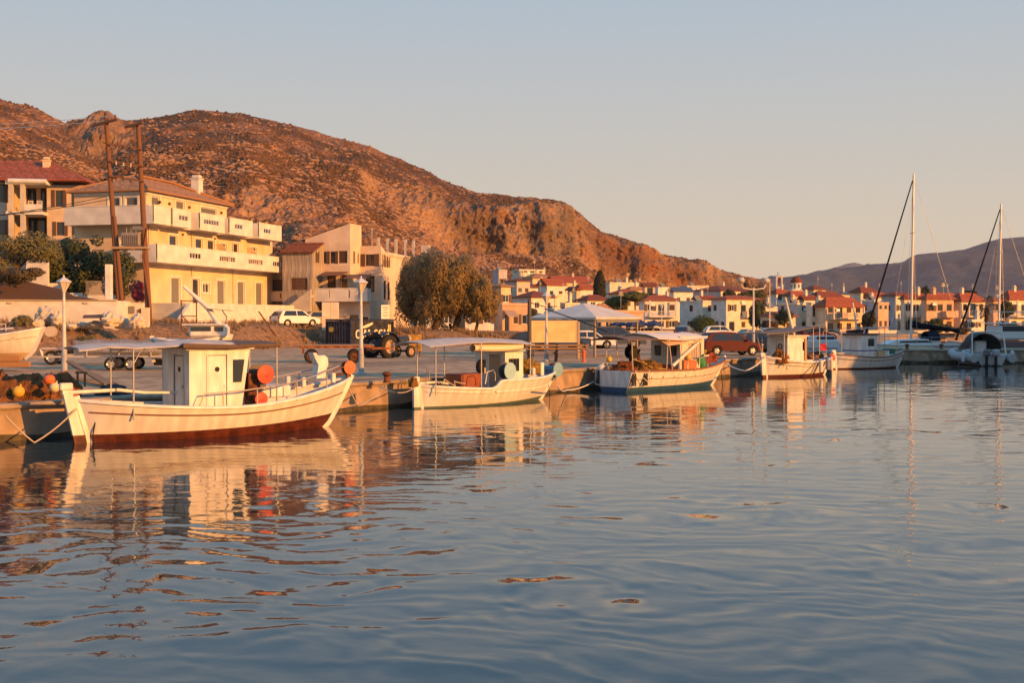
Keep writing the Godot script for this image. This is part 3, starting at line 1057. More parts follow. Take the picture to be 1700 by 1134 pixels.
func house(called: String, label: String, spot: Array, o := {}) -> Node3D:
	# spot: columns of the far left corner, the near corner and the right corner; rows of the eaves and the foot; distance; how far the front is turned
	var u0: float = spot[0]
	var um: float = spot[1]
	var u1: float = spot[2]
	var d: float = spot[5]
	var th: float = deg_to_rad(spot[6])
	var y1 := Yat(spot[3], d)
	var y0 := Yat(spot[4], d)
	var k0 := (u0 - 850.0) / F
	var k1 := (u1 - 850.0) / F
	var xm := (um - 850.0) / F * d
	var w := (k1 * d - xm) / (cos(th) - k1 * sin(th))
	var dp := (xm - k0 * d) / (sin(th) + k0 * cos(th))
	if o.has("deep"): dp = maxf(dp, o.deep)
	var r := thing(called, label, o.get("cat", "house"), Vector3(xm, y0, -d), th, o.get("group", ""))
	var h := y1 - y0
	var wm: Material = o.get("wall", WHITE)
	var wm2: Material = o.get("side", wm)  # a separate left-wall colour has the shade of that wall put into it
	var fm: Material = o.get("frame", WOODFRAME if rng.randf() < 0.5 else WHITEFRAME)
	var sh: float = o.get("storey", 3.0)
	var rows := maxi(1, int(round(h / sh)))
	var nx: int = o.get("nx", maxi(1, int(w / 3.2)))
	var nsd: int = o.get("ns", maxi(0, int(dp / 4.5)))
	var kinds: Array = o.get("kinds", ["window", "glass_door", "shutter"])
	var s := Sh.new()
	var holes := []
	var side := []
	for i in rows:
		var fy := i * sh + (0.0 if i == 0 else 0.1)
		for k in nx:
			var kind: String = kinds[(k * 2 + i) % kinds.size()]
			var ww := minf(1.15 if kind != "glass_door" else 1.5, w / nx * 0.6)
			var hy := fy + (0.05 if kind in ["glass_door", "door"] else 0.95)
			var hh := 2.1 if kind in ["glass_door", "door"] else 1.2
			if hy + hh > h - 0.12: hh = h - 0.12 - hy
			if hh > 0.4: holes.append([w * (k + 0.5) / nx - ww / 2, hy, ww, hh, kind])
		for k in nsd:
			var hh := minf(1.2, h - 0.12 - fy - 0.95)
			if hh > 0.4 and (k + i) % 3 != 2: side.append([dp * (k + 0.5) / nsd - 0.45, fy + 0.95, 0.9, hh, "shutter" if (k + i) % 2 else "window"])
	face(r, s, Vector3(0, 0, 0), Vector3.RIGHT, Vector3.BACK, w, h, holes, fm)
	s.wall(Vector3(w, 0, -dp), Vector3.LEFT, Vector3.FORWARD, w, h, [])
	s.wall(Vector3(w, 0, 0), Vector3.FORWARD, Vector3.RIGHT, dp, h, [])
	s.box(Vector3(w / 2, -2.0, -dp / 2), Vector3(w - 0.02, 4.0, dp - 0.02))
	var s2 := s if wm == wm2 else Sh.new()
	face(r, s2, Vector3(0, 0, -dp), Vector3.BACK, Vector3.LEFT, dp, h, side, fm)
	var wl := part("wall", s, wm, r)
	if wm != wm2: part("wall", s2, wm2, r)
	var roof: String = o.get("roof", "hip")
	var rm: Material = o.get("tiles", TILE)
	var rise: float = o.get("rise", minf(w, dp) * 0.25) * 0.72
	s = Sh.new()
	if roof == "flat":
		s.box(Vector3(w / 2, h - 0.1, -dp / 2), Vector3(w - 0.3, 0.2, dp - 0.3))
		for q in [[w / 2, 0.0, w + 0.1, 0.25], [w / 2, -dp, w + 0.1, 0.25]]: s.box(Vector3(q[0], h + 0.18, q[1]), Vector3(q[2], 0.36, 0.22))
		for x in [0.0, w]: s.box(Vector3(x, h + 0.18, -dp / 2), Vector3(0.22, 0.359, dp - 0.24))
		part("roof", s, wm, r)
		if o.get("tank", true):      # solar water heater
			s = Sh.new()
			var c := Vector3(w * 0.35, h + 0.1, -dp * 0.5)
			s.cyl(c + Vector3(-0.7, 1.0, 0), c + Vector3(0.7, 1.0, 0), 0.28, 0.28, 8)
			s.box(c + Vector3(0, 0.5, 0.7), Vector3(1.6, 0.07, 1.2), Basis(Vector3.RIGHT, 0.75))
			s.box(c + Vector3(0, 0.35, 0), Vector3(1.2, 0.7, 0.1))
			part("solar_heater", s, SHUT_GREY, r)
	elif roof == "solar":
		hip_roof(s, 0, w, -dp, 0, h, rise, 0.3, true)
		part("roof", s, M(0.05, 0.055, 0.075, 0.3, {"spec": 0.5}), r)
	else:
		hip_roof(s, 0, w, -dp, 0, h, rise, 0.45, roof == "gable")
		var rf := part("roof", s, rm, r)
		if roof == "gable":
			s = Sh.new()
			if w + 0.9 >= dp + 0.9:
				for x in [0.02, w - 0.02]: s.tri(Vector3(x, h, 0), Vector3(x, h, -dp), Vector3(x, h + rise, -dp / 2))
			else:
				for z in [-0.02, -dp + 0.02]: s.tri(Vector3(0, h, z), Vector3(w, h, z), Vector3(w / 2, h + rise, z))
			part("gable", s, wm, r)
	if o.get("chimney", rng.randf() < 0.5):
		chimney(r, Vector3(w * rng.randf_range(0.3, 0.7), h + 0.2, -dp * 0.5), rise * 0.7 + 0.9, wm)
	if o.has("balcony"):
		for i in range(1, rows):
			var x0: float = o.get("bx0", 0.08) * w
			var x1: float = o.get("bx1", 0.92) * w
			balcony(r, Vector3.ZERO, Vector3.RIGHT, Vector3.BACK, x0, x1, i * sh, 1.3, o.balcony, wm)
			if o.balcony == "rail" and i == rows - 1 and w > 6.0:
				s = Sh.new()
				for x in [x0 + 0.1, x1 - 0.1]: s.box(Vector3(x, (h + i * sh) / 2, 1.2), Vector3(0.22, h - i * sh, 0.22))
				pieces("column", s, wm, r)
	if h > 4.0 and w > 3.0:
		s = Sh.new()
		s.cbox(Vector3(w * rng.randf_range(0.2, 0.8), h - rng.randf_range(0.5, 0.9), 0.18), Vector3(0.85, 0.55, 0.3), 0.03)
		part("air_conditioner", s, WHITEFRAME, r)
	if o.has("awning"):
		s = Sh.new()
		var x0: float = o.awning[0] * w
		var x1: float = o.awning[1] * w
		s.sheet([PackedVector3Array([Vector3(x0, 2.7, 0.05), Vector3(x1, 2.7, 0.05)]), PackedVector3Array([Vector3(x0, 1.9, 2.2), Vector3(x1, 1.9, 2.2)])], 0.04)
		part("awning", s, o.get("awning_cloth", M(0.5, 0.33, 0.2, 0.9, {"tex": "stain"})), r)
	if rng.randf() < 0.45:
		s = Sh.new()
		var p := Vector3(w * 0.7, h + rise * 0.5, -dp * 0.4)
		s.cyl(p, p + UP * 2.6, 0.03, 0.03, 5)
		for i in 5: s.box(p + UP * (1.9 + 0.14 * i), Vector3(0.9 - 0.1 * i, 0.025, 0.025))
		part("antenna", s, STEEL, r)
	return r

func build_houses() -> void:
	# the three-storey guest house with white balconies
	var d := 96.7
	var org := Vector3((245.0 - 850.0) / F * d, 0, -d)
	var y_foot := 2.3
	var r := thing("apartment_house", "yellow three-storey house with long white balconies behind the two wooden poles", "house", Vector3(org.x, y_foot, org.z), atan2(0.967, 0.254))
	# here x runs along the long facade, away from the eye; z is its outward side; the end wall at x = 0 looks towards the eye
	var L := 22.6
	var W := 6.6
	var f1 := 5.75       # floor heights above the foot
	var f2 := 8.85
	var ev := 11.25
	var s := Sh.new()
	var holes := []
	for x in [4.4, 12.2, 16.0, 19.7]: holes.append([x - 0.75, 2.3, 1.5, 2.2, "door"])
	holes.append([7.0, 2.3, 1.35, 2.2, "glass_door"])
	holes.append([8.9, 3.3, 1.2, 0.85, "window"])
	for x in [4.05, 8.3, 10.4, 14.95]: holes.append([x - 0.65, f1 + 0.45, 1.3, 1.8, "glass_door"])
	for x in [12.6, 18.6]: holes.append([x - 0.6, f1 + 1.15, 1.25, 0.95, "window"])
	face(r, s, Vector3.ZERO, Vector3.RIGHT, Vector3.BACK, L, f2, holes, WHITEFRAME, WHITE)
	holes = [[0.7, 0.8, 1.3, 1.3, "shutter"], [4.5, 0.8, 1.4, 1.3, "shutter"], [8.6, 0.75, 2.9, 1.2, "shutter"]]
	face(r, s, Vector3(0, f2, 0), Vector3.RIGHT, Vector3.BACK, 13.3, ev - f2, holes, WHITEFRAME, WHITE)
	face(r, s, Vector3(0, 0, -W), Vector3.BACK, Vector3.LEFT, W, f2, [[4.2, f1 + 0.3, 1.5, 1.4, "window"]], WHITEFRAME, WHITE)
	face(r, s, Vector3(0, f2, -W), Vector3.BACK, Vector3.LEFT, W, ev - f2, [[3.2, 0.2, 1.0, 1.75, "shutter"], [4.7, 0.2, 1.1, 1.75, "shutter"]], WHITEFRAME, WHITE)
	s.wall(Vector3(L, 0, 0), Vector3.FORWARD, Vector3.RIGHT, W, f2, [])
	s.wall(Vector3(13.3, f2, 0), Vector3.FORWARD, Vector3.RIGHT, W, ev - f2, [])
	s.wall(Vector3(L, 0, -W), Vector3.LEFT, Vector3.FORWARD, L, f2, [])
	s.wall(Vector3(13.3, f2, -W), Vector3.LEFT, Vector3.FORWARD, 13.3, ev - f2, [])
	s.quad(Vector3(13.3, f2 - 0.01, 0), Vector3(L, f2 - 0.01, 0), Vector3(L, f2 - 0.01, -W), Vector3(13.3, f2 - 0.01, -W))
	part("wall", s, YELLOW, r)
	s = Sh.new()
	for x in [1.9, 3.4, 6.6, 12.2]: s.cyl(Vector3(x, f2 + 1.7, 0.0), Vector3(x, f2 + 1.7, 0.16), 0.13, 0.1, 8)      # round wall lamps
	for x in [5.5, 11.0]: s.cyl(Vector3(x, f1 + 2.4, 0.0), Vector3(x, f1 + 2.4, 0.15), 0.1, 0.08, 8)
	pieces("wall_lamp", s, SHUT_BROWN, r)
	s = Sh.new()
	for x in [0.25, 7.0, 14.4]: s.cyl(Vector3(x, 2.2, 0.07), Vector3(x, f2 - 0.3, 0.07), 0.05, 0.05, 6)
	pieces("drain_pipe", s, PLASTER, r)
	s = Sh.new()
	hip_roof(s, 0, 13.3, -W, 0, ev, 1.7, 0.5)
	var rf := part("roof", s, TILE_BROWN, r)
	s = Sh.new()
	ridge_caps(s, [[Vector3(3.9, ev + 1.83, -W / 2), Vector3(9.4, ev + 1.83, -W / 2)], [Vector3(-0.5, ev + 0.15, 0.5), Vector3(3.9, ev + 1.83, -W / 2)], [Vector3(-0.5, ev + 0.15, -W - 0.5), Vector3(3.9, ev + 1.83, -W / 2)], [Vector3(13.8, ev + 0.15, 0.5), Vector3(9.4, ev + 1.83, -W / 2)]])
	part("ridge_tiles", s, TILE_BROWN, rf)
	s = Sh.new()
	s.box(Vector3(6.65, ev - 0.12, 0.03), Vector3(13.4, 0.2, 0.14))
	s.box(Vector3(-0.03, ev - 0.12, -W / 2), Vector3(0.14, 0.199, W))
	part("cornice", s, WHITE, r)
	chimney(r, Vector3(11.4, ev + 0.3, -1.9), 1.95, WHITE, 0.75)
	# white balconies
	for q in [[-1.3, 1.2], [1.5, 4.4], [5.9, 10.2], [11.1, 15.5], [16.8, 21.6]]:
		var sl := [[q[0] + 1.0, 0.42, 1.5, 0.36]] if q[0] > 1.0 else []
		if q[0] == 5.9: sl = [[6.6, 0.42, 2.6, 0.36]]
		balcony(r, Vector3.ZERO, Vector3.RIGHT, Vector3.BACK, q[0], q[1], f2 - 0.12, 1.45, "parapet", WHITE, 1.25, sl)
	for q in [[4.4, 5.9], [10.2, 11.1], [15.5, 16.8]]:
		balcony(r, Vector3.ZERO, Vector3.RIGHT, Vector3.BACK, q[0] + 0.02, q[1] - 0.02, f2 - 0.122, 0.55, "parapet", WHITE, 1.22)
	balcony(r, Vector3(0, 0, -W), Vector3.BACK, Vector3.LEFT, 0.0, W + 1.0, f2 - 0.126, 1.3, "parapet", WHITE, 1.24)
	balcony(r, Vector3.ZERO, Vector3.RIGHT, Vector3.BACK, -0.9, L + 1.2, f1 - 0.05, 1.5, "parapet", WHITE, 1.25, [[4.1, 0.4, 1.9, 0.4], [9.2, 0.4, 2.9, 0.4], [14.6, 0.4, 2.9, 0.4], [19.6, 0.4, 1.8, 0.4]])
	balcony(r, Vector3(0, 0, -W), Vector3.BACK, Vector3.LEFT, 4.6, W + 0.1, f1 - 0.054, 0.88, "parapet", WHITE, 1.24)
	for x in [11.4, 17.2]:      # rounded plaster partitions between the terraces
		s = Sh.new()
		var arc := [Vector2(0, 0), Vector2(1.3, 0)]
		for i in 7: arc.append(Vector2(1.3 * cos(PI / 2 * i / 6.0), 0.4 + 1.6 * sin(PI / 2 * i / 6.0)))
		s.prism(arc, Vector3(x, f1 + 0.0, 0.002), Vector3.BACK, UP, Vector3.RIGHT * 0.12)
		pieces("partition", s, YELLOW, r)
	# white terrace wall in front of it, with the sloping flank of a stair
	s = Sh.new()
	s.box(Vector3(10.5, 1.0, 3.4), Vector3(19.0, 2.6, 0.3))
	s.box(Vector3(19.9, 1.0, 1.7), Vector3(0.3, 2.59, 3.2))
	s.box(Vector3(0.6, 0.9, 1.65), Vector3(0.3, 2.8, 3.15))
	s.prism([Vector2(-1.6, -0.3), Vector2(0.98, -0.3), Vector2(0.98, 2.3), Vector2(0.6, 2.3), Vector2(-1.6, 0.5)], Vector3(0, 0, 3.25), Vector3.RIGHT, UP, Vector3.BACK * 0.3)
	s.box(Vector3(10.5, 2.2, 1.7), Vector3(18.8, 0.15, 3.1))
	single("terrace_wall", s, WHITE, "long white terrace wall in front of the yellow three-storey house", "wall").transform = r.transform
	# rough building next door, with a raised gable, tiled porch roof and outside stair
	d = 117.0
	var R := thing("stucco_house", "weathered pink stucco house with sloping tower gable and outside stair beside the tall trees", "house", Vector3((582.0 - 850.0) / F * d, 1.2, -d), deg_to_rad(-14.7))
	s = Sh.new()
	var st := Sh.new()
	var y := func(v: float) -> float: return Yat(v, d) - 1.2
	# lower storey and body
	face(R, s, Vector3(-2.6, 0, 0.9), Vector3.RIGHT, Vector3.BACK, 5.0, y.call(500), [[0.9, 0, 1.1, 2.3, "door"], [2.9, 0, 0.9, 2.5, "glass_door"], [3.9, 0, 0.9, 2.3, "window"]], WOODFRAME)
	s.wall(Vector3(2.4, 0, 0.9), Vector3.FORWARD, Vector3.RIGHT, 3.4, y.call(500), [])
	s.wall(Vector3(-2.6, 0, -1.0), Vector3.BACK, Vector3.LEFT, 1.9, y.call(500), [])
	s.quad(Vector3(-2.6, y.call(500), 0.9), Vector3(2.4, y.call(500), 0.9), Vector3(2.4, y.call(500), -3), Vector3(-2.6, y.call(500), -3))
	# tower block with a sloping top
	var tl := -4.7
	var h0: float = y.call(396)
	var h1: float = y.call(371)
	face(R, s, Vector3(tl, 0, 0), Vector3.RIGHT, Vector3.BACK, -tl, h0, [[1.9, y.call(437), 0.35, 1.15, "window"], [2.6, y.call(437), 0.55, 1.15, "window"], [3.5, y.call(437), 0.9, 1.2, "shutter"], [2.3, y.call(482), 0.9, 1.5, "door"], [3.6, y.call(482), 0.8, 1.5, "glass_door"]], WOODFRAME)
	s.tri(Vector3(tl, h0, 0), Vector3(0, h0, 0), Vector3(-0.05, h1, 0))
	s.tri(Vector3(-0.05, h1, 0), Vector3(0, h0, 0), Vector3(0, h1, 0))
	face(R, s, Vector3(0, 0, 0), Vector3.FORWARD, Vector3.RIGHT, 2.9, h0, [[0.8, y.call(437), 0.5, 1.2, "shutter"], [1.9, y.call(436), 0.35, 1.0, "window"]], WOODFRAME)
	s.quad(Vector3(0, h0, 0), Vector3(0, h0, -2.9), Vector3(0, h1, -2.9), Vector3(0, h1, 0))
	s.wall(Vector3(0, 0, -2.9), Vector3.LEFT, Vector3.FORWARD, -tl, h0, [])
	s.tri(Vector3(0, h0, -2.9), Vector3(tl, h0, -2.9), Vector3(0, h1, -2.9))
	s.quad(Vector3(tl, 0, -2.9), Vector3(tl, 0, 0), Vector3(tl, h0, 0), Vector3(tl, h0, -2.9))
	# right block
	var c0: float = y.call(406)
	var c1: float = y.call(429)
	face(R, s, Vector3(0, 0, -2.6), Vector3.RIGHT, Vector3.BACK, 2.2, c0, [[0.55, y.call(440), 0.95, 1.15, "window"], [0.6, y.call(484), 0.9, 1.6, "glass_door"]], WOODFRAME)
	face(R, s, Vector3(2.2, 0, -2.6), Vector3.FORWARD, Vector3.RIGHT, 3.2, c1, [[0.5, y.call(441), 0.3, 1.2, "window"], [1.2, y.call(441), 0.3, 1.1, "window"], [1.9, y.call(441), 0.3, 1.0, "window"], [0.7, y.call(497), 0.7, 1.9, "glass_door"], [1.8, y.call(497), 0.6, 1.8, "glass_door"]], WOODFRAME)
	s.tri(Vector3(2.2, c1, -2.6), Vector3(2.2, c1, -5.8), Vector3(2.2, c0, -2.6))
	s.quad(Vector3(0, c0, -2.6), Vector3(2.2, c0, -2.6), Vector3(2.2, c1, -5.8), Vector3(0, c1, -5.8))
	part("wall", s, PINKISH, R)
	# left wing with the tiled lean-to roof
	var a0: float = y.call(421)
	s = Sh.new()
	face(R, s, Vector3(-6.0, 0, 2.4), Vector3.RIGHT, Vector3.BACK, 3.1, a0, [[0.9, y.call(482), 1.7, 1.15, "shutter"]], WOODFRAME)
	face(R, s, Vector3(-2.9, 0, 2.4), Vector3.FORWARD, Vector3.RIGHT, 2.4, a0, [[1.0, y.call(436), 0.35, 1.0, "window"]], WOODFRAME)
	s.tri(Vector3(-2.9, a0, 2.4), Vector3(-2.9, a0, 0), Vector3(-2.9, y.call(403), 0))
	s.wall(Vector3(-6.0, 0, -0.6), Vector3.BACK, Vector3.LEFT, 3.0, a0, [])
	face(R, s, Vector3(-9.2, 0, 0.2), Vector3.RIGHT, Vector3.BACK, 3.2, y.call(424), [[0.7, y.call(483), 1.5, 1.15, "shutter"]], WOODFRAME)
	s.wall(Vector3(-9.2, 0, -5), Vector3.BACK, Vector3.LEFT, 5.2, y.call(424), [])
	s.quad(Vector3(-9.2, y.call(424), 0.2), Vector3(-6, y.call(424), 0.2), Vector3(-6, y.call(424), -5), Vector3(-9.2, y.call(424), -5))
	part("wall", s, M(0.52, 0.45, 0.38, 0.92, {"tex": "conc", "bump": "stucco", "scale": 0.1, "sx": 1.3, "h": 0.4}), R)
	s = Sh.new()
	for i in 15:      # rows of barrel tiles on the lean-to
		var x := -6.1 + 0.235 * i
		s.cyl(Vector3(x, a0 - 0.02, 2.65), Vector3(x, y.call(403), 0.0), 0.1, 0.1, 6)
	s.quad(Vector3(-6.2, a0 - 0.03, 2.65), Vector3(-2.75, a0 - 0.03, 2.65), Vector3(-2.75, y.call(403) - 0.02, 0), Vector3(-6.2, y.call(403) - 0.02, 0))
	part("porch_roof", s, M(0.33, 0.115, 0.055, 0.85, {"tex": "worn"}), R)
	s = Sh.new()
	s.uvquad([Vector3(tl - 0.3, h0 - 0.1, 0.05), Vector3(-0.25, h1 + 0.02, 0.05), Vector3(-0.25, h1 + 0.02, -3.1), Vector3(tl - 0.3, h0 - 0.1, -3.1)], [Vector2(0, 5), Vector2(0, 0), Vector2(3, 0), Vector2(3, 5)])
	s.uvquad([Vector3(tl - 0.4, h0 - 0.25, -0.6), Vector3(tl - 0.3, h0 + 0.55, -3.0), Vector3(-2.5, h0 + 1.0, -3.0), Vector3(-2.2, h0 + 0.5, -0.6)], [Vector2(0, 3), Vector2(0, 0), Vector2(3, 0), Vector2(3, 3)])
	part("roof", s, TILE_DARK, R)
	balcony(R, Vector3(0, 0, 0.9), Vector3.RIGHT, Vector3.BACK, -3.1, 2.5, y.call(498), 0.9, "parapet", WHITE, 1.05, [[-1.5, 0.2, 0.14, 0.7], [0.5, 0.15, 0.2, 0.75], [1.5, 0.15, 0.2, 0.75]])
	balcony(R, Vector3(-9.2, 0, 0.2), Vector3.RIGHT, Vector3.BACK, 0.3, 2.7, y.call(497), 0.7, "parapet", PINKISH, 0.75, [[0.7, 0.15, 0.16, 0.45], [2.2, 0.15, 0.16, 0.45]])
	s = Sh.new()
	var prof := [Vector2(-5.6, 0)]
	var sy: float = y.call(507)
	for i in 9:
		prof.append(Vector2(-5.4 + 0.29 * i, sy + i * 0.2 - 0.3))
		prof.append(Vector2(-5.4 + 0.29 * (i + 1), sy + i * 0.2 - 0.3 + 0.08))
	prof.append(Vector2(-2.7, y.call(481)))
	prof.append(Vector2(-2.7, 0))
	s.prism(prof, Vector3(0, 0, 3.0), Vector3.RIGHT, UP, Vector3.BACK * 0.25)
	for i in 9: s.box(Vector3(-5.2 + 0.29 * i, sy + i * 0.2 - 0.75, 2.75), Vector3(0.3, 0.22, 0.5))
	part("stair", s, PLASTER, R)
	for q in [[-2.6, -0.2, 0.9, 1.7], [-0.1, 2.3, -0.2, 1.9]]:
		s = Sh.new()
		var yy: float = y.call(456 if q[0] < -1 else 461)
		s.sheet([PackedVector3Array([Vector3(q[0], yy + 0.3, 0.0), Vector3(q[1], yy + 0.3, 0.0)]), PackedVector3Array([Vector3(q[0] + 0.2, yy - 0.1, q[3]), Vector3(q[1], yy - 0.1, q[3])])], 0.05)
		s.cyl(Vector3(q[1] - 0.1, yy - 0.1, q[3] - 0.1), Vector3(q[1] - 0.1, y.call(481), q[3] - 0.1), 0.05, 0.05, 6)
		part("awning", s, M(0.27, 0.13, 0.075, 0.85, {"tex": "grain"}), R)
	s = Sh.new()
	s.cyl(Vector3(1.0, c0, -3.2), Vector3(1.0, c0 + 1.9, -3.2), 0.035, 0.03, 5)
	for i in 4: s.box(Vector3(1.0, c0 + 1.1 + 0.18 * i, -3.2), Vector3(0.9 - 0.15 * i, 0.03, 0.03))
	part("antenna", s, STEEL, R)
	# white notice board on its right corner
	var pb := P(640, 518, 112.0)
	var nb := thing("notice_board", "white notice board with lines of grey lettering below the stucco house", "sign", pb + Vector3(0, -2.0, 0), 0.5)
	s = Sh.new()
	s.cbox(Vector3(0, 2.0, 0), Vector3(0.85, 1.3, 0.08), 0.015)
	part("panel", s, M(0.75, 0.73, 0.68, 0.6), nb)
	s = Sh.new()
	for x in [-0.35, 0.35]: s.box(Vector3(x, 0.68, -0.02), Vector3(0.06, 1.36, 0.06))
	part("post", s, STEEL, nb)
	s = Sh.new()
	for q in [[0.42, 0.6, 0.09], [0.22, 0.42, 0.08], [-0.05, 0.5, 0.07], [-0.28, 0.62, 0.05], [-0.42, 0.35, 0.05]]:
		s.box(Vector3(0, 2.0 + q[0], 0.045), Vector3(q[1], q[2], 0.006))
	part("lettering", s, M(0.12, 0.14, 0.2, 0.7), nb)
	# half-built house behind with bare columns on its roof
	house("unfinished_house", "brown house behind the stucco house with bare concrete columns on its roof", [598, 640, 682, 432, 520, 138, -10], {"wall": PINKISH, "roof": "flat", "tank": false, "nx": 2, "chimney": false, "balcony": "rail"})
	var uh := get_child(get_child_count() - 1)
	s = Sh.new()
	for i in 5:
		s.box(Vector3(-1.0 + i * 1.05, 6.9 + 0.5, -0.6 - 0.3 * (i % 2)), Vector3(0.28, 2.6 - 0.18 * i, 0.28))
	s.box(Vector3(4.6, 7.3, -0.6), Vector3(0.9, 0.9, 0.9))
	pieces("column", s, PLASTER, uh)
	s = Sh.new()
	s.uvquad([Vector3(-1.5, 6.7, 0.7), Vector3(5.2, 5.9, 0.7), Vector3(5.2, 6.5, -3), Vector3(-1.5, 7.3, -3)], [Vector2(0, 4), Vector2(6, 4), Vector2(6, 0), Vector2(0, 0)])
	part("eaves", s, TILE_DARK, uh)
	# villa at the far left, with a red roof and a deep loggia
	d = 116.0
	var V := thing("villa", "villa with red tiled roof and shaded columned loggia at the left edge", "house", Vector3((24.0 - 850.0) / F * d, 4.6, -d), deg_to_rad(4))
	y = func(v: float) -> float: return Yat(v, d) - 4.6
	var e0: float = y.call(303)
	s = Sh.new()
	face(V, s, Vector3(-7.5, 0, 0), Vector3.RIGHT, Vector3.BACK, 7.5, e0, [[5.6, y.call(336), 1.0, 1.75, "window"], [2.6, y.call(336), 1.2, 1.75, "window"], [5.5, y.call(395), 1.2, 1.7, "window"], [2.4, y.call(395), 1.2, 1.7, "window"]], WOODFRAME)
	s.wall(Vector3(0, 0, 0), Vector3.FORWARD, Vector3.RIGHT, 9, e0, [])
	face(V, s, Vector3(0, 0, -2.6), Vector3.RIGHT, Vector3.BACK, 3.0, e0, [[0.5, y.call(344), 0.9, 2.1, "glass_door"], [1.8, y.call(344), 0.9, 2.1, "glass_door"], [0.6, y.call(393), 1.8, 2.1, "glass_door"]], WOODFRAME)
	face(V, s, Vector3(3.0, 0, -0.6), Vector3.RIGHT, Vector3.BACK, 3.6, y.call(306), [[0.8, y.call(342), 0.7, 1.6, "window"], [2.3, y.call(342), 0.7, 1.6, "window"], [0.9, y.call(390), 0.7, 1.3, "window"], [2.3, y.call(390), 0.7, 1.3, "window"]], WOODFRAME)
	s.wall(Vector3(3.0, 0, -2.6), Vector3.BACK, Vector3.LEFT, 2.0, e0, [])
	s.wall(Vector3(6.6, 0, -0.6), Vector3.FORWARD, Vector3.RIGHT, 8.4, y.call(306), [])
	s.box(Vector3(-0.5, -2.5, -3.0), Vector3(14.0, 5.0, 5.8))
	part("wall", s, M(0.62, 0.50, 0.38, 0.88, {"tex": "stain", "bump": "stucco", "scale": 0.25, "h": 0.6}), V)
	for x in [0.15, 1.25]:
		s = Sh.new()
		s.box(Vector3(x, (e0) / 2, 0.9), Vector3(0.4, e0, 0.4))
		part("column", s, PLASTER, V)
	s = Sh.new()
	s.box(Vector3(1.4, y.call(355), -0.7), Vector3(3.4, 0.3, 3.6))
	s.box(Vector3(2.2, y.call(346), 1.0), Vector3(1.7, 0.62, 0.16))
	s.box(Vector3(1.6, e0 - 0.1, -0.7), Vector3(3.8, 0.34, 3.7))
	s.cyl(Vector3(0.0, e0 + 0.02, 1.15), Vector3(3.5, e0 - 0.02, 1.15), 0.24, 0.24, 8)
	part("balcony", s, WHITE, V)
	for x in [1.75, 2.6]:
		s = Sh.new()
		s.box(Vector3(x, y.call(344), 0.5), Vector3(0.5, 0.06, 0.45))
		for i in 3: s.box(Vector3(x, y.call(344) + 0.25 + 0.16 * i, 0.28), Vector3(0.5, 0.07, 0.04))
		for e in [-0.22, 0.22]: s.box(Vector3(x + e, y.call(344), 0.3), Vector3(0.05, 1.2, 0.05))
		part("chair", s, WHITE, V)
	s = Sh.new()
	hip_roof(s, -7.5, 6.6, -8.5, 0.3, e0 + 0.12, 2.5, 0.5)
	rf = part("roof", s, TILE, V)
	chimney(V, Vector3(2.4, e0 + 0.9, -2.6), 1.5, PINKISH, 0.6)
	s = Sh.new()
	s.box(Vector3(8.0, y.call(330), -2.5), Vector3(2.0, 2.0, 3.0))
	part("outbuilding", s, PINKISH, V)

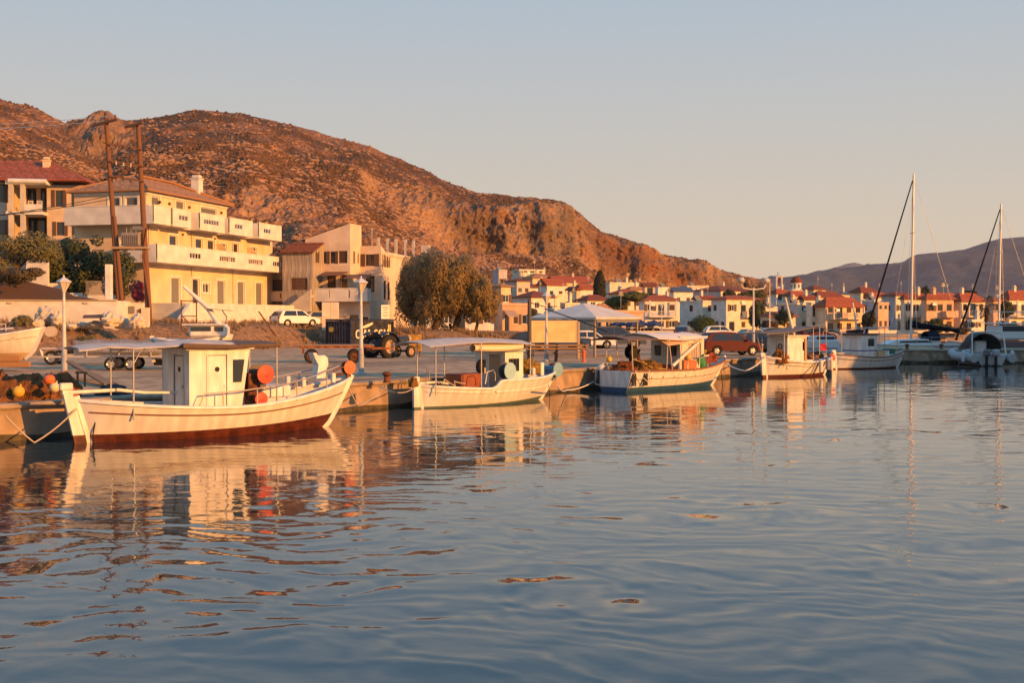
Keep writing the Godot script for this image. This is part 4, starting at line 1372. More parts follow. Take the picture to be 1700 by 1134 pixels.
# ---------------------------------------------------------------- the town along the bay
func build_town() -> void:
	var k1 := ["shutter", "window"]
	var k2 := ["glass_door", "window", "shutter"]
	house("town_house", "small yellow house with brown window just right of the tall tamarisks", [815, 832, 848, 476, 512, 190, 40], {"wall": YELLOW, "tiles": TILE_BROWN, "nx": 1, "rise": 0.8, "chimney": false})
	house("town_house", "bluish white cube house high above the tall tamarisks", [818, 828, 842, 450, 476, 330, 35], {"wall": LILAC, "roof": "flat", "chimney": false, "nx": 1})
	house("town_house", "cream house with long loggia, highest on the slope under the hill", [850, 862, 905, 449, 476, 350, 25], {"wall": CREAM, "roof": "flat", "nx": 3, "kinds": k2, "balcony": "rail", "tank": false})
	house("town_house", "grey house with brown hip roof below the cream loggia house", [838, 858, 880, 467, 492, 300, 35], {"wall": PLASTER, "tiles": TILE_DARK, "nx": 2})
	house("town_house", "low red-roofed house with long front left of the cypress", [905, 922, 985, 469, 492, 320, 30], {"wall": PINKISH, "tiles": TILE, "nx": 3, "rise": 2.6, "roof": "gable"})
	house("town_house", "red gabled house with pale gable left of the cypress, behind the bright cube", [893, 908, 938, 474, 498, 285, 40], {"wall": WHITE, "tiles": TILE, "nx": 2, "rise": 2.4, "roof": "gable"})
	house("town_house", "white house with dark hip roof behind the shelter's wooden pole", [853, 882, 920, 494, 520, 235, 38], {"wall": WHITE, "tiles": TILE_DARK, "nx": 2, "rise": 2.0})
	house("town_house", "bright cream cube house above the shelter's tent-like roof", [914, 921, 945, 491, 520, 245, 42], {"wall": CREAM, "roof": "flat", "nx": 1, "kinds": ["shutter"], "tank": false, "chimney": false})
	house("town_house", "narrow brown shaded house beside the bright cream cube", [942, 957, 964, 482, 512, 255, 30], {"wall": PINKISH, "tiles": TILE_DARK, "nx": 1, "ns": 1, "rise": 1.2, "roof": "gable"})
	house("town_house", "pale house with low dark red hip roof below the cypress", [958, 975, 1012, 499, 520, 225, 35], {"wall": WHITE, "tiles": TILE_DARK, "nx": 2, "rise": 1.6})
	house("town_house", "cream house with wide balcony right of the cypress", [1004, 1012, 1060, 471, 500, 300, 25], {"wall": CREAM, "roof": "flat", "nx": 3, "kinds": k2, "balcony": "parapet", "tank": true})
	house("garage_house", "small dark gabled shed with open front above the umbrella pine", [1066, 1070, 1087, 476, 492, 290, 10], {"wall": PINKISH, "tiles": TILE_DARK, "nx": 1, "kinds": ["glass_door"], "roof": "gable", "rise": 1.4, "cat": "shed", "chimney": false})
	house("town_house", "plain white flat-roofed house below the cliffs, left of the dark solar roof", [1082, 1092, 1122, 479, 505, 310, 40], {"wall": WHITE, "roof": "flat", "nx": 2, "chimney": false})
	house("town_house", "white house with dark blue solar panel roof under the cliffs", [1108, 1118, 1150, 485, 508, 300, 30], {"wall": WHITE, "roof": "solar", "rise": 1.8, "nx": 2, "chimney": false})
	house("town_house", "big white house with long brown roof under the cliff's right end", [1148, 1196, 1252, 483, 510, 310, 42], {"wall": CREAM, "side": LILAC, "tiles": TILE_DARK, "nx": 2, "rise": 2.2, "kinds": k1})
	house("restaurant_house", "white two-storey house with red roof and shaded balconies behind the umbrella pine", [1060, 1070, 1124, 499, 552, 225, 12], {"wall": WHITE, "tiles": TILE, "nx": 3, "rise": 1.5, "balcony": "rail", "kinds": k2})
	house("town_house", "tall white house with blank left wall behind the round hedge", [1128, 1166, 1190, 502, 552, 232, 38], {"wall": CREAM, "side": WHITE, "roof": "flat", "nx": 1, "ns": 1, "kinds": ["glass_door", "shutter"], "chimney": false})
	house("town_house", "bright white corner house with red lean-to roof behind the red car", [1180, 1205, 1262, 497, 553, 222, 36], {"wall": CREAM, "side": WHITE, "tiles": TILE, "nx": 3, "ns": 2, "rise": 1.1, "balcony": "parapet", "bx0": 0.45, "bx1": 0.98, "kinds": k2, "chimney": false})
	house("low_shop", "low tan shop with white fascia behind the wooden pole, beside the tamarisks", [822, 834, 878, 508, 551, 150, 15], {"wall": SALMON, "roof": "flat", "nx": 3, "kinds": k2, "cat": "shop", "awning": [0.05, 0.45], "tank": false, "chimney": false, "storey": 3.2})
	house("low_shop", "low white building half hidden behind the tamarisk trunks", [648, 690, 820, 516, 551, 138, 12], {"wall": WHITE, "roof": "flat", "nx": 6, "kinds": k2, "cat": "shop", "tank": false, "chimney": false, "storey": 2.6})
	house("taverna", "low taverna with orange doors under the shelter's right edge", [955, 985, 1068, 519, 552, 170, 20], {"wall": SALMON, "roof": "flat", "nx": 5, "kinds": ["glass_door", "window"], "cat": "shop", "tank": false, "chimney": false, "storey": 2.7})
	house("town_house", "white house, left wall coloured as shaded, with outside stair above the fourth boat", [1290, 1322, 1346, 506, 553, 225, 35], {"wall": CREAM, "side": LILAC, "roof": "flat", "nx": 1, "ns": 2, "kinds": k1})
	house("town_house", "cream two-storey house with big bay windows beside the yellow red-roofed house", [1338, 1346, 1369, 505, 554, 222, 30], {"wall": CREAM, "roof": "flat", "nx": 2, "kinds": ["window", "glass_door"], "tank": false})
	house("town_house", "yellow house with large bright red hip roof and upstairs balcony", [1352, 1370, 1431, 510, 556, 220, 28], {"wall": YELLOW, "tiles": TILE, "nx": 4, "rise": 2.6, "balcony": "rail", "kinds": k2})
	house("town_house", "small cream house with red porch roof behind the fourth boat's awning", [1262, 1276, 1320, 526, 556, 205, 25], {"wall": CREAM, "tiles": TILE, "nx": 2, "rise": 1.2, "kinds": k1})
	house("town_house", "white house with red roof below the church's bell tower", [1276, 1288, 1312, 488, 520, 290, 35], {"wall": WHITE, "tiles": TILE, "nx": 2, "rise": 1.8})
	house("town_house", "red-roofed house between bell tower and church dome", [1300, 1312, 1342, 492, 520, 280, 35], {"wall": PINKISH, "tiles": TILE, "nx": 2, "rise": 1.9})
	house("town_house", "cream house with red roof right of the church dome", [1332, 1350, 1370, 481, 515, 285, 35], {"wall": CREAM, "tiles": TILE_DARK, "nx": 1, "rise": 1.5})
	house("town_house", "house with dark brown roof behind the big red hip roof", [1342, 1356, 1398, 494, 520, 262, 35], {"wall": PINKISH, "tiles": TILE_DARK, "nx": 2, "rise": 2.0})
	house("town_house", "grey house with solar roof above the big red hip roof", [1378, 1386, 1410, 489, 515, 290, 35], {"wall": PLASTER, "roof": "solar", "rise": 1.2, "nx": 1})
	house("town_house", "house with pointed brown roof left of the tall mast's forestay", [1410, 1428, 1458, 486, 520, 275, 35], {"wall": CREAM, "tiles": TILE_DARK, "nx": 2, "rise": 2.0, "chimney": true})
	house("town_house", "white house, left wall coloured as shaded, behind the tall mast's forestay", [1430, 1450, 1464, 501, 552, 228, 35], {"wall": WHITE, "side": LILAC, "roof": "flat", "nx": 1, "ns": 2})
	house("town_house", "narrow orange house with small upper terrace left of the tall mast", [1450, 1457, 1474, 505, 552, 215, 30], {"wall": SALMON, "roof": "flat", "nx": 2, "kinds": k1, "tank": false, "chimney": false})
	house("town_house", "cream two-storey house directly behind the tall mast", [1462, 1486, 1512, 491, 550, 240, 38], {"wall": CREAM, "side": LILAC, "tiles": TILE_DARK, "nx": 2, "ns": 1, "rise": 1.2, "kinds": k2})
	house("terrace_house", "white terraced house with arched upper windows right of the tall mast", [1494, 1500, 1540, 497, 552, 226, 22], {"wall": CREAM, "tiles": TILE_DARK, "nx": 3, "rise": 1.4, "balcony": "parapet", "kinds": k2})
	house("town_house", "salmon pink house with projecting roof edge behind the dark bush", [1528, 1537, 1582, 497, 553, 220, 20], {"wall": SALMON, "tiles": TILE, "nx": 3, "rise": 1.5, "kinds": k1, "balcony": "parapet", "bx0": 0.55, "bx1": 1.0})
	house("town_house", "white villa with bright red hip roof and columned balcony left of the palm", [1572, 1594, 1634, 501, 552, 222, 34], {"wall": CREAM, "side": PINKISH, "tiles": TILE, "nx": 3, "rise": 2.4, "balcony": "rail", "kinds": k2, "chimney": true})
	house("town_house", "pink house beside the palm with white porch column", [1634, 1648, 1664, 500, 552, 220, 25], {"wall": SALMON, "tiles": TILE, "nx": 1, "rise": 1.0, "kinds": k1, "chimney": false})
	house("town_house", "cream house with red roof and white chimney behind the second mast", [1655, 1674, 1722, 498, 552, 226, 30], {"wall": CREAM, "tiles": TILE, "nx": 3, "rise": 2.6, "balcony": "rail", "kinds": k2, "chimney": true})
	house("town_house", "cream house beyond the right edge of the boats", [1716, 1735, 1790, 495, 552, 230, 30], {"wall": CREAM, "tiles": TILE, "nx": 3, "rise": 2.0})
	house("town_house", "far red roof seen behind the pointed brown roof", [1386, 1400, 1425, 492, 515, 300, 30], {"wall": WHITE, "tiles": TILE, "nx": 2, "rise": 1.8, "chimney": false})
	house("town_house", "grey house with flat roof at the foot of the cliffs", [1128, 1140, 1176, 476, 500, 345, 35], {"wall": PLASTER, "roof": "flat", "nx": 2, "chimney": false})
	house("town_house", "brown-roofed house on the slope behind the low red roofs", [862, 884, 925, 462, 488, 335, 32], {"wall": PINKISH, "tiles": TILE_BROWN, "nx": 2, "rise": 2.2})
	house("town_house", "house with wide red roof touching the cypress", [946, 960, 992, 481, 505, 290, 35], {"wall": WHITE, "tiles": TILE, "nx": 2, "rise": 2.2, "chimney": false})
	house("town_house", "shaded house with red roof between shelter and umbrella pines", [1010, 1030, 1066, 488, 515, 262, 30], {"wall": CREAM, "tiles": TILE, "nx": 2, "rise": 1.6, "chimney": false})
	for q in [["small white cottage with brown door below the pale low-roofed house", 985, 992, 1012, 515, 540, 190, 30, 0], ["white annex with flat roof between bright cube and shelter", 932, 938, 962, 506, 530, 215, 35, 1], ["low white house under the highest loggia house", 872, 880, 912, 478, 500, 318, 28, 0], ["white gabled cottage right of the low red roofs", 968, 976, 992, 474, 495, 322, 20, 2], ["long white house with low roof left of the dark gabled shed", 1036, 1046, 1074, 482, 505, 296, 32, 0], ["white cottage at the foot of the big brown-roofed house", 1150, 1160, 1186, 498, 520, 270, 36, 2], ["small cream flat-roofed house left of the house with outside stair", 1262, 1270, 1292, 512, 535, 240, 30, 1], ["white house in the gap left of the big red hip roof", 1326, 1334, 1352, 498, 525, 255, 30, 2], ["tiny white house under the dark solar roof", 1096, 1102, 1118, 500, 522, 262, 35, 1], ["white gabled house behind the narrow orange house", 1436, 1446, 1470, 494, 520, 262, 36, 2], ["low white house right of the cream house with the chimney", 1640, 1648, 1672, 508, 540, 236, 28, 0], ["pale house with low tiled roof between the two narrow trees' houses", 1506, 1514, 1534, 492, 515, 275, 28, 0], ["white house showing only its roof above the salmon pink house", 1546, 1556, 1584, 494, 515, 262, 32, 2], ["low grey garage at the waterfront left of the palm", 1606, 1612, 1630, 534, 553, 205, 24, 1]]:
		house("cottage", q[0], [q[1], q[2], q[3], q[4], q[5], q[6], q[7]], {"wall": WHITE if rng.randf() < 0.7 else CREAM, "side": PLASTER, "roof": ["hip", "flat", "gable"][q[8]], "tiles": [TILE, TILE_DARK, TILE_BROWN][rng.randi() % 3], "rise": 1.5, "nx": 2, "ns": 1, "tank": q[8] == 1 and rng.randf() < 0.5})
	# church
	var d := 300.0
	var c := thing("bell_tower", "open stone bell tower with arch rising over the roofs", "bell tower", Vector3((1290.5 - 850) / F * d, Yat(497, d), -d), 0.25)
	var s := Sh.new()
	s.box(Vector3(0, 1.6, 0), Vector3(1.9, 3.2, 1.9))
	for x in [-0.72, 0.72]: s.box(Vector3(x, 4.1, 0), Vector3(0.42, 1.8, 1.6))
	s.prism([Vector2(-0.93, 5.0), Vector2(-0.51, 5.0), Vector2(-0.36, 5.35), Vector2(0, 5.5), Vector2(0.36, 5.35), Vector2(0.51, 5.0), Vector2(0.93, 5.0), Vector2(0.93, 5.7), Vector2(0, 6.0), Vector2(-0.93, 5.7)], Vector3(0, 0, -0.8), Vector3.RIGHT, UP, Vector3.BACK * 1.6)
	part("tower", s, LILAC, c)
	s = Sh.new()
	s.lathe([Vector2(0.05, 4.9), Vector2(0.18, 4.8), Vector2(0.22, 4.4), Vector2(0.32, 4.2)], Vector3.ZERO, 10)
	part("bell", s, M(0.1, 0.08, 0.05, 0.5, {"metal": 0.6}), c)
	s = Sh.new()
	s.box(Vector3(0, 6.4, 0), Vector3(0.07, 0.9, 0.07))
	s.box(Vector3(0, 6.5, 0), Vector3(0.45, 0.07, 0.06))
	part("cross", s, BLACK, c)
	c = thing("church", "church with round brown dome on a white drum among the roofs", "church", Vector3((1321 - 850) / F * d, Yat(500, d), -d), 0.3)
	s = Sh.new()
	s.box(Vector3(0, 1.4, 0), Vector3(5.0, 2.8, 5.0))
	s.cyl(Vector3(0, 2.7, 0), Vector3(0, 4.6, 0), 1.3, 1.3, 14)
	part("wall", s, WHITE, c)
	s = Sh.new()
	for i in 8:
		var a := TAU * i / 8
		s.box(Vector3(cos(a) * 1.3, 3.7, sin(a) * 1.3), Vector3(0.06, 0.9, 0.35), Basis(UP, -a))
	part("window", s, GLASS, c)
	s = Sh.new()
	s.lathe([Vector2(1.55, 4.55), Vector2(1.5, 4.75), Vector2(1.3, 5.3), Vector2(0.9, 5.8), Vector2(0.45, 6.05), Vector2(0.02, 6.12)], Vector3.ZERO, 16)
	part("dome", s, TILE_DARK, c)

# ---------------------------------------------------------------- trees and shrubs
func leaves(lobes: Array, n: int, size: Vector2, droop := 0.0, shell := 0.66) -> Sh:
	# leaf clumps through the volume of the lobes [centre, radii]
	var s := Sh.new()
	var vol := []
	var total := 0.0
	for l in lobes:
		var r: Vector3 = l[1]
		total += pow(r.x * r.y * r.z, 0.667)
		vol.append(total)
	for i in n:
		var pick := rng.randf() * total
		var k := 0
		while vol[k] < pick: k += 1
		var c: Vector3 = lobes[k][0]
		var r: Vector3 = lobes[k][1]
		var dir := Vector3(rng.randfn(), rng.randfn(), rng.randfn()).normalized()
		var rad := lerpf(shell, 1.06, pow(rng.randf(), 0.7))
		var p := c + dir * r * rad
		var out := (dir + Vector3(rng.randfn(), rng.randfn(), rng.randfn()) * 0.45).normalized()
		var along := out.cross(Vector3(rng.randfn(), rng.randfn(), rng.randfn())).normalized()
		if droop > 0.0: along = along.lerp(Vector3(out.x * 0.35, -1, out.z * 0.35).normalized(), droop).normalized()
		var side := along.cross(out).normalized()
		var a := along * size.y * rng.randf_range(0.6, 1.3)
		var b := side * size.x * rng.randf_range(0.6, 1.3)
		var up := (dir * 0.75 + out * 0.45 + UP * 0.12).normalized()
		s.st(p - a * 0.5, p + b * 0.5, p + a * 0.5, up, up, up)
		s.st(p - a * 0.5, p + a * 0.5, p - b * 0.5, up, up, up)
	return s

func trunk_of(base: Vector3, top: Vector3, r: float, limbs: Array) -> Sh:
	var s := Sh.new()
	var m := base.lerp(top, 0.5) + Vector3(rng.randf_range(-0.2, 0.2), 0, rng.randf_range(-0.2, 0.2))
	s.tube([base - UP * 0.3, base + UP * 0.1, m, top], r, 9, r * 0.55)
	for l in limbs: s.tube([top - UP * 0.3, top.lerp(l, 0.5) + UP * 0.25, l], r * 0.45, 6, r * 0.12)
	return s

func clump(c: Vector3, r: Vector3, n: int, small := 0.45) -> Array:      # a crown made of a core and many smaller lobes
	var l := [[c, r * 0.72]]
	for i in n:
		var d := Vector3(rng.randfn(), rng.randfn() * 0.9, rng.randfn()).normalized()
		l.append([c + d * r * rng.randf_range(0.6, 0.8), r * rng.randf_range(small * 0.6, small)])
	return l

func tree(called: String, label: String, at: Vector3, trunk_h: float, lobes: Array, n: int, leaf: Vector2, lm: Material, tr := 0.25, group := "", droop := 0.0, lean := Vector3.ZERO) -> Node3D:
	var t := thing(called, label, "tree" if not called.ends_with("bush") and not called.ends_with("hedge") else "bush", at, 0, group)
	var limbs := []
	for i in mini(lobes.size(), 7): limbs.append(lobes[i][0])
	part("trunk", trunk_of(Vector3.ZERO, UP * trunk_h + lean, tr, limbs), M(0.17, 0.105, 0.065, 0.95, {"tex": "bark", "bump": "lumps", "scale": 1.2, "h": 3.0}), t)
	part("crown", leaves(lobes, n, leaf, droop), lm, t)
	return t

func build_plants() -> void:
	var tam := M(0.22, 0.145, 0.046, 0.9, {"leaf": 0.5})
	var dark := M(0.06, 0.07, 0.022, 0.75, {"leaf": 0.4})
	var olive := M(0.13, 0.115, 0.032, 0.85, {"leaf": 0.4})
	var pine := M(0.085, 0.085, 0.025, 0.9, {"leaf": 0.3})
	# four big tamarisks with hanging, feathery crowns
	var d := 112.0
	var px := F / d
	for q in [[690, 556, 654, 742, 448, 424, 540, "leftmost tamarisk of the row, with a thin trunk and crown hanging low"], [720, 556, 690, 772, 432, 417, 525, "broadest and tallest tamarisk of the row, with a flared thick trunk"], [752, 556, 722, 792, 430, 430, 522, "tamarisk with a leaning pale trunk, third in the row"], [789, 556, 768, 826, 475, 456, 532, "smallest tamarisk at the right end of the row"]]:
		var b := P(q[0], q[1], d + (4.0 if q[0] < 700 else 0.0))
		var dd: float = -b.z
		var cx: float = ((q[2] + q[3]) / 2.0 - 850.0) / F * dd - b.x
		var top := Yat(q[5], dd) - b.y
		var low := Yat(q[6], dd) - b.y
		var rx: float = (q[3] - q[2]) / 2.0 / px * 1.1
		var c := Vector3(cx, (top + low) / 2.0 + 0.3, 0)
		var r := Vector3(rx, (top - low) / 2.0, rx * 0.9)
		var lobes := [[c, r * Vector3(0.7, 0.75, 0.7)]]
		for i in 30:
			var a := Vector3(rng.randfn(), rng.randfn(), rng.randfn()).normalized()
			var k := rng.randf_range(0.22, 0.42)
			lobes.append([c + a * r * rng.randf_range(0.5, 0.8), Vector3(rx * k, (top - low) * 0.5 * k * 1.25, rx * k)])
		for i in 7:
			var a: float = TAU * i / 7.0 + q[0]
			lobes.append([c + Vector3(cos(a) * rx * 0.65, -r.y * rng.randf_range(0.55, 0.9), sin(a) * rx * 0.6), Vector3(rx * 0.3, r.y * 0.42, rx * 0.3)])
		tree("tamarisk_tree", q[7], b, low + 0.9, lobes, 15000, Vector2(0.09, 0.34), tam, 0.42 if q[0] == 720 or q[0] == 752 else 0.2, "tamarisks along the earth bank", 0.55, Vector3(0.8 if q[0] == 752 else cx * 0.4, 0, 0))
	# left end: shrubs and trees round the white steps
	d = 90.0
	var b := P(128, 505, 93)
	tree("broadleaf_tree", "dark glossy broadleaf tree in front of the yellow house's end wall", b, 1.4, clump(Vector3(-0.2, 2.6, 0), Vector3(3.0, 2.2, 2.0), 26) + clump(Vector3(3.6, 2.0, 0.4), Vector3(1.5, 2.2, 1.3), 12) + [[Vector3(1.6, 4.9, 0), Vector3(0.5, 0.45, 0.5)]], 13000, Vector2(0.17, 0.26), dark, 0.16)
	b = P(30, 470, 86)
	tree("olive_bush", "spreading olive green bush below the villa", b, 1.2, clump(Vector3(0.6, 2.4, 0), Vector3(2.6, 1.2, 1.8), 18) + clump(Vector3(-1.2, 1.0, 0.5), Vector3(1.3, 1.4, 1.2), 8), 8000, Vector2(0.1, 0.22), olive, 0.14)
	b = P(20, 470, 82)
	tree("prickly_bush", "low tangled bush above the brown shade roof", b, 0.3, clump(Vector3(0.3, 0.5, 0), Vector3(2.0, 0.7, 1.0), 12), 4200, Vector2(0.1, 0.24), M(0.075, 0.06, 0.032, 0.9, {"leaf": 0.3}), 0.08)
	b = P(236, 505, 90)
	tree("flowering_bush", "magenta flowering bougainvillea bush between the wooden poles", b, 0.5, clump(Vector3(0, 0.9, 0), Vector3(0.85, 0.85, 0.7), 10), 3000, Vector2(0.1, 0.12), M(0.36, 0.05, 0.075, 0.8, {"leaf": 0.5}), 0.06)
	# trees in the town
	b = P(995, 497, 250)
	var cy := [[Vector3(0, 2.6, 0), Vector3(1.25, 2.6, 1.25)], [Vector3(0.1, 4.4, 0), Vector3(0.8, 1.6, 0.8)], [Vector3(0, 1.2, 0.1), Vector3(1.3, 1.3, 1.3)]]
	tree("cypress_tree", "dark pointed cypress standing above the roofs", b, 0.6, cy, 5000, Vector2(0.22, 0.4), M(0.035, 0.035, 0.018, 0.9), 0.2)
	b = P(1058, 533, 205)
	tree("umbrella_pine", "umbrella pine with bent trunk and flat crown right of the shelter", b, 3.6, clump(Vector3(-0.5, 4.3, 0), Vector3(2.4, 0.95, 1.8), 16), 5200, Vector2(0.2, 0.36), pine, 0.2, "", 0.0, Vector3(-0.5, 0, 0))
	b = P(1022, 533, 208)
	tree("umbrella_pine", "lower broad pine left of the umbrella pine, over the shelter's roof", b, 1.6, clump(Vector3(-0.2, 2.7, 0), Vector3(2.2, 1.4, 1.6), 16), 5200, Vector2(0.2, 0.36), pine, 0.2)
	b = P(1168, 551, 205)
	tree("clipped_hedge", "big rounded green hedge against the tall white house", b, 0.6, [[Vector3(-0.4, 1.3, 0), Vector3(1.75, 1.5, 1.2)], [Vector3(0.8, 1.1, 0), Vector3(1.4, 1.25, 1.1)]] + clump(Vector3(0, 1.3, 0), Vector3(2.2, 1.5, 1.2), 10, 0.3), 6500, Vector2(0.16, 0.2), M(0.05, 0.075, 0.018, 0.85, {"leaf": 0.3}), 0.12)
	b = P(1250, 520, 250)
	tree("pine_tree", "broad dark pine crown behind the bright corner house", b, 1.5, clump(Vector3(-0.2, 2.8, 0), Vector3(3.4, 2.0, 2.2), 22), 6500, Vector2(0.24, 0.4), pine, 0.25)
	b = P(1256, 552, 212)
	tree("broadleaf_tree", "ragged dark tree between the bright corner house and the lamp with two globes", b, 1.2, clump(Vector3(0, 3.0, 0), Vector3(1.5, 2.6, 1.3), 18), 5600, Vector2(0.2, 0.32), dark, 0.16)
	b = P(1274, 555, 190)
	tree("broadleaf_bush", "reddish shrub at the street behind the double lamp", b, 0.5, clump(Vector3(0.2, 1.1, 0), Vector3(1.5, 1.1, 1.0), 10), 3000, Vector2(0.18, 0.26), M(0.10, 0.06, 0.03, 0.9, {"leaf": 0.3}), 0.1)
	for q in [[1526, 503, 300, 1.3, 3.0, "dark narrow tree, the left one of two above the terraced house"], [1536, 503, 304, 1.2, 3.5, "dark narrow tree, the right one of two above the terraced house"], [1611, 500, 300, 1.9, 2.6, "round dark tree above the white villa's red roof"], [1545, 506, 310, 1.0, 1.6, "small dark treetop right of the two narrow trees"], [1585, 506, 310, 1.6, 1.5, "low dark treetops left of the white villa's roof"], [1640, 505, 320, 1.4, 1.8, "low dark trees above the palm"], [1238, 476, 420, 0.9, 1.3, "tiny dark tree at the foot of the last cliff"], [1212, 498, 285, 1.8, 2.2, "round tree between the big brown roof and the corner house"], [1082, 503, 270, 1.5, 2.0, "dark round tree left of the plain white flat-roofed house"], [948, 516, 235, 1.3, 1.8, "small dark tree above the shelter roof, right of the bright cube"], [1340, 528, 228, 1.3, 2.4, "dark tree squeezed beside the house with outside stair"], [1440, 545, 205, 1.4, 2.6, "dark leafy tree behind the fifth boat's mast"], [1518, 548, 205, 1.2, 1.9, "low dark tree right behind the tall mast"], [1612, 520, 235, 1.6, 2.4, "dark tree beside the white villa's shaded wall"], [1668, 530, 214, 1.5, 2.6, "bushy tree behind the second mast"], [878, 536, 175, 1.4, 1.9, "dark tree behind the grey wooden pole"], [1302, 540, 205, 1.5, 2.2, "garden tree before the small red-roofed cream house"]]:
		b = P(q[0], q[1], q[2])
		tree("far_tree", q[5], b, 0.5, clump(Vector3(0, q[4] * 0.6, 0), Vector3(q[3], q[4] * 0.6, q[3]), 8), 1400, Vector2(0.3, 0.45), M(0.045, 0.048, 0.02, 0.9, {"leaf": 0.3}), 0.15)
	b = P(1556, 553, 195)
	tree("dark_bush", "dark green bushes in front of the salmon pink house", b, 0.5, clump(Vector3(-0.6, 1.1, 0), Vector3(1.7, 1.3, 1.2), 12) + clump(Vector3(1.6, 0.7, 0), Vector3(1.2, 0.8, 1.0), 8), 4600, Vector2(0.18, 0.26), dark, 0.1)
	b = P(1593, 554, 195)
	tree("brown_bush", "brownish low bush at the foot of the white villa", b, 0.3, clump(Vector3(0, 0.5, 0), Vector3(1.5, 0.7, 0.9), 8), 2000, Vector2(0.18, 0.26), M(0.09, 0.055, 0.03, 0.9), 0.1)
	# palm
	b = P(1636, 553, 200)
	var t := thing("palm_tree", "palm tree with shaggy trunk in front of the white villa", "tree", b)
	var s := Sh.new()
	s.tube([Vector3(0, -0.3, 0), Vector3(0, 1.5, 0), Vector3(0.05, 4.2, 0)], 0.3, 8, 0.24)
	for i in 60:
		var a := rng.randf() * TAU
		var h := rng.randf_range(2.2, 4.2)
		var o := Vector3(cos(a) * 0.3, h, sin(a) * 0.3)
		s.tri(o, o + Vector3(-sin(a) * 0.18, 0.05, cos(a) * 0.18), o + Vector3(cos(a) * 0.4, -0.7, sin(a) * 0.4))
	part("trunk", s, M(0.15, 0.085, 0.045, 0.95, {"tex": "bark", "scale": 2.0}), t)
	for i in 26:
		s = Sh.new()
		var a := TAU * i / 26.0 + rng.randf() * 0.2
		var lift := rng.randf_range(-0.7, 1.0)
		var prev := Vector3(0.05, 4.3, 0)
		var dirn := Vector3(cos(a), lift, sin(a)).normalized()
		for k in 6:
			var q := prev + dirn * 0.36
			var sd := dirn.cross(UP).normalized() * 0.2 * sin(PI * (k + 0.7) / 6.7)
			s.tri(prev, q + sd - UP * 0.1, q)
			s.tri(prev, q, q - sd - UP * 0.1)
			prev = q
			dirn = (dirn - UP * 0.2).normalized()
		part("frond", s, M(0.06, 0.06, 0.025, 0.8, {"leaf": 0.3}), t)
	# dry weeds on the bank
	var tuft := Sh.new()
	for i in 16:
		var a := rng.randf() * TAU
		var o := Vector3(cos(a), 0, sin(a)) * rng.randf() * 0.22
		var tip := o * 2.4 + UP * rng.randf_range(0.3, 0.62)
		tuft.tri(o + Vector3(-sin(a), 0, cos(a)) * 0.035, tip, o - Vector3(-sin(a), 0, cos(a)) * 0.035)
	var spots := []
	for i in 2600:
		var u := rng.randf_range(-60, 900)
		var dd := toe(u) + rng.randf_range(0.6, 17.0 if u < 520 else 6.0)
		var x := (u - 850.0) / F * dd
		if land_noise.get_noise_2d(x * 2.0, dd * 2.0) > -0.02: spots.append([Vector3(x, land_h(x, dd) - 0.03, -dd)])
	scatter("dry_weeds", tuft, M(0.26, 0.17, 0.075, 0.95, {"leaf": 0.4}), spots, 0.5, 1.15)
	for q in [[146, 560, 80, "green shrub on the earth bank below the white rubble bags", 0.9, 0.55], [36, 552, 80, "dry shrub in front of the white shed at the left edge", 0.7, 0.5]]:
		b = P(q[0], q[1], q[2])
		b.y = land_h(b.x, -b.z)
		tree("small_bush", q[3], b, 0.15, clump(Vector3(0, 0.4, 0), Vector3(q[4], q[5], 0.6), 8), 1500, Vector2(0.05, 0.26), M(0.14, 0.12, 0.045, 0.9, {"leaf": 0.4}), 0.03)

# ---------------------------------------------------------------- things on the quay
func lamp_post(label: String, at: Vector3, h: float, kind := "lantern") -> Node3D:
	var o := thing("street_lamp", label, "street lamp", at, 0.4, "lamp posts along the quay" if kind == "lantern" else "")
	var pm := M(0.66, 0.63, 0.58, 0.55, {"tex": "stain"})
	var s := Sh.new()
	s.lathe([Vector2(0.2, 0.0), Vector2(0.2, 0.06), Vector2(0.12, 0.12), Vector2(0.105, h * 0.27), Vector2(0.09, h * 0.28)], Vector3.ZERO, 12)
	part("base", s, M(0.40, 0.41, 0.42, 0.6, {"tex": "stain"}), o)
	s = Sh.new()
	s.lathe([Vector2(0.082, h * 0.28), Vector2(0.05, h - 0.62), Vector2(0.085, h - 0.6), Vector2(0.05, h - 0.56)], Vector3.ZERO, 12)
	part("post", s, pm, o)
	if kind == "lantern":
		s = Sh.new()
		s.lathe([Vector2(0.06, h - 0.57), Vector2(0.2, h - 0.27), Vector2(0.26, h - 0.18)], Vector3.ZERO, 6)
		part("lamp_shade", s, M(0.60, 0.52, 0.42, 0.3), o)
		s = Sh.new()
		s.lathe([Vector2(0.3, h - 0.2), Vector2(0.29, h - 0.16), Vector2(0.07, h - 0.02), Vector2(0.03, h), Vector2(0.045, h + 0.05), Vector2(0.0, h + 0.1)], Vector3.ZERO, 6)
		part("cap", s, pm, o)
		s = Sh.new()
		for i in 6:
			var a := TAU * i / 6
			s.cyl(Vector3(cos(a) * 0.062, h - 0.57, sin(a) * 0.062), Vector3(cos(a) * 0.265, h - 0.18, sin(a) * 0.265), 0.012, 0.012, 4)
		part("frame", s, pm, o)
	else:
		s = Sh.new()
		s.tube([Vector3(-0.95, h - 0.35, 0), Vector3(-0.8, h - 0.6, 0), Vector3(0, h - 0.7, 0), Vector3(0.8, h - 0.6, 0), Vector3(0.95, h - 0.35, 0)], 0.04)
		part("arm", s, pm, o)
		for x in [-0.95, 0.95]:
			s = Sh.new()
			s.ball(Vector3(x, h - 0.1, 0), Vector3(0.24, 0.2, 0.24), 12, 8)
			part("globe", s, M(0.5, 0.42, 0.33, 0.25), o)
	return o

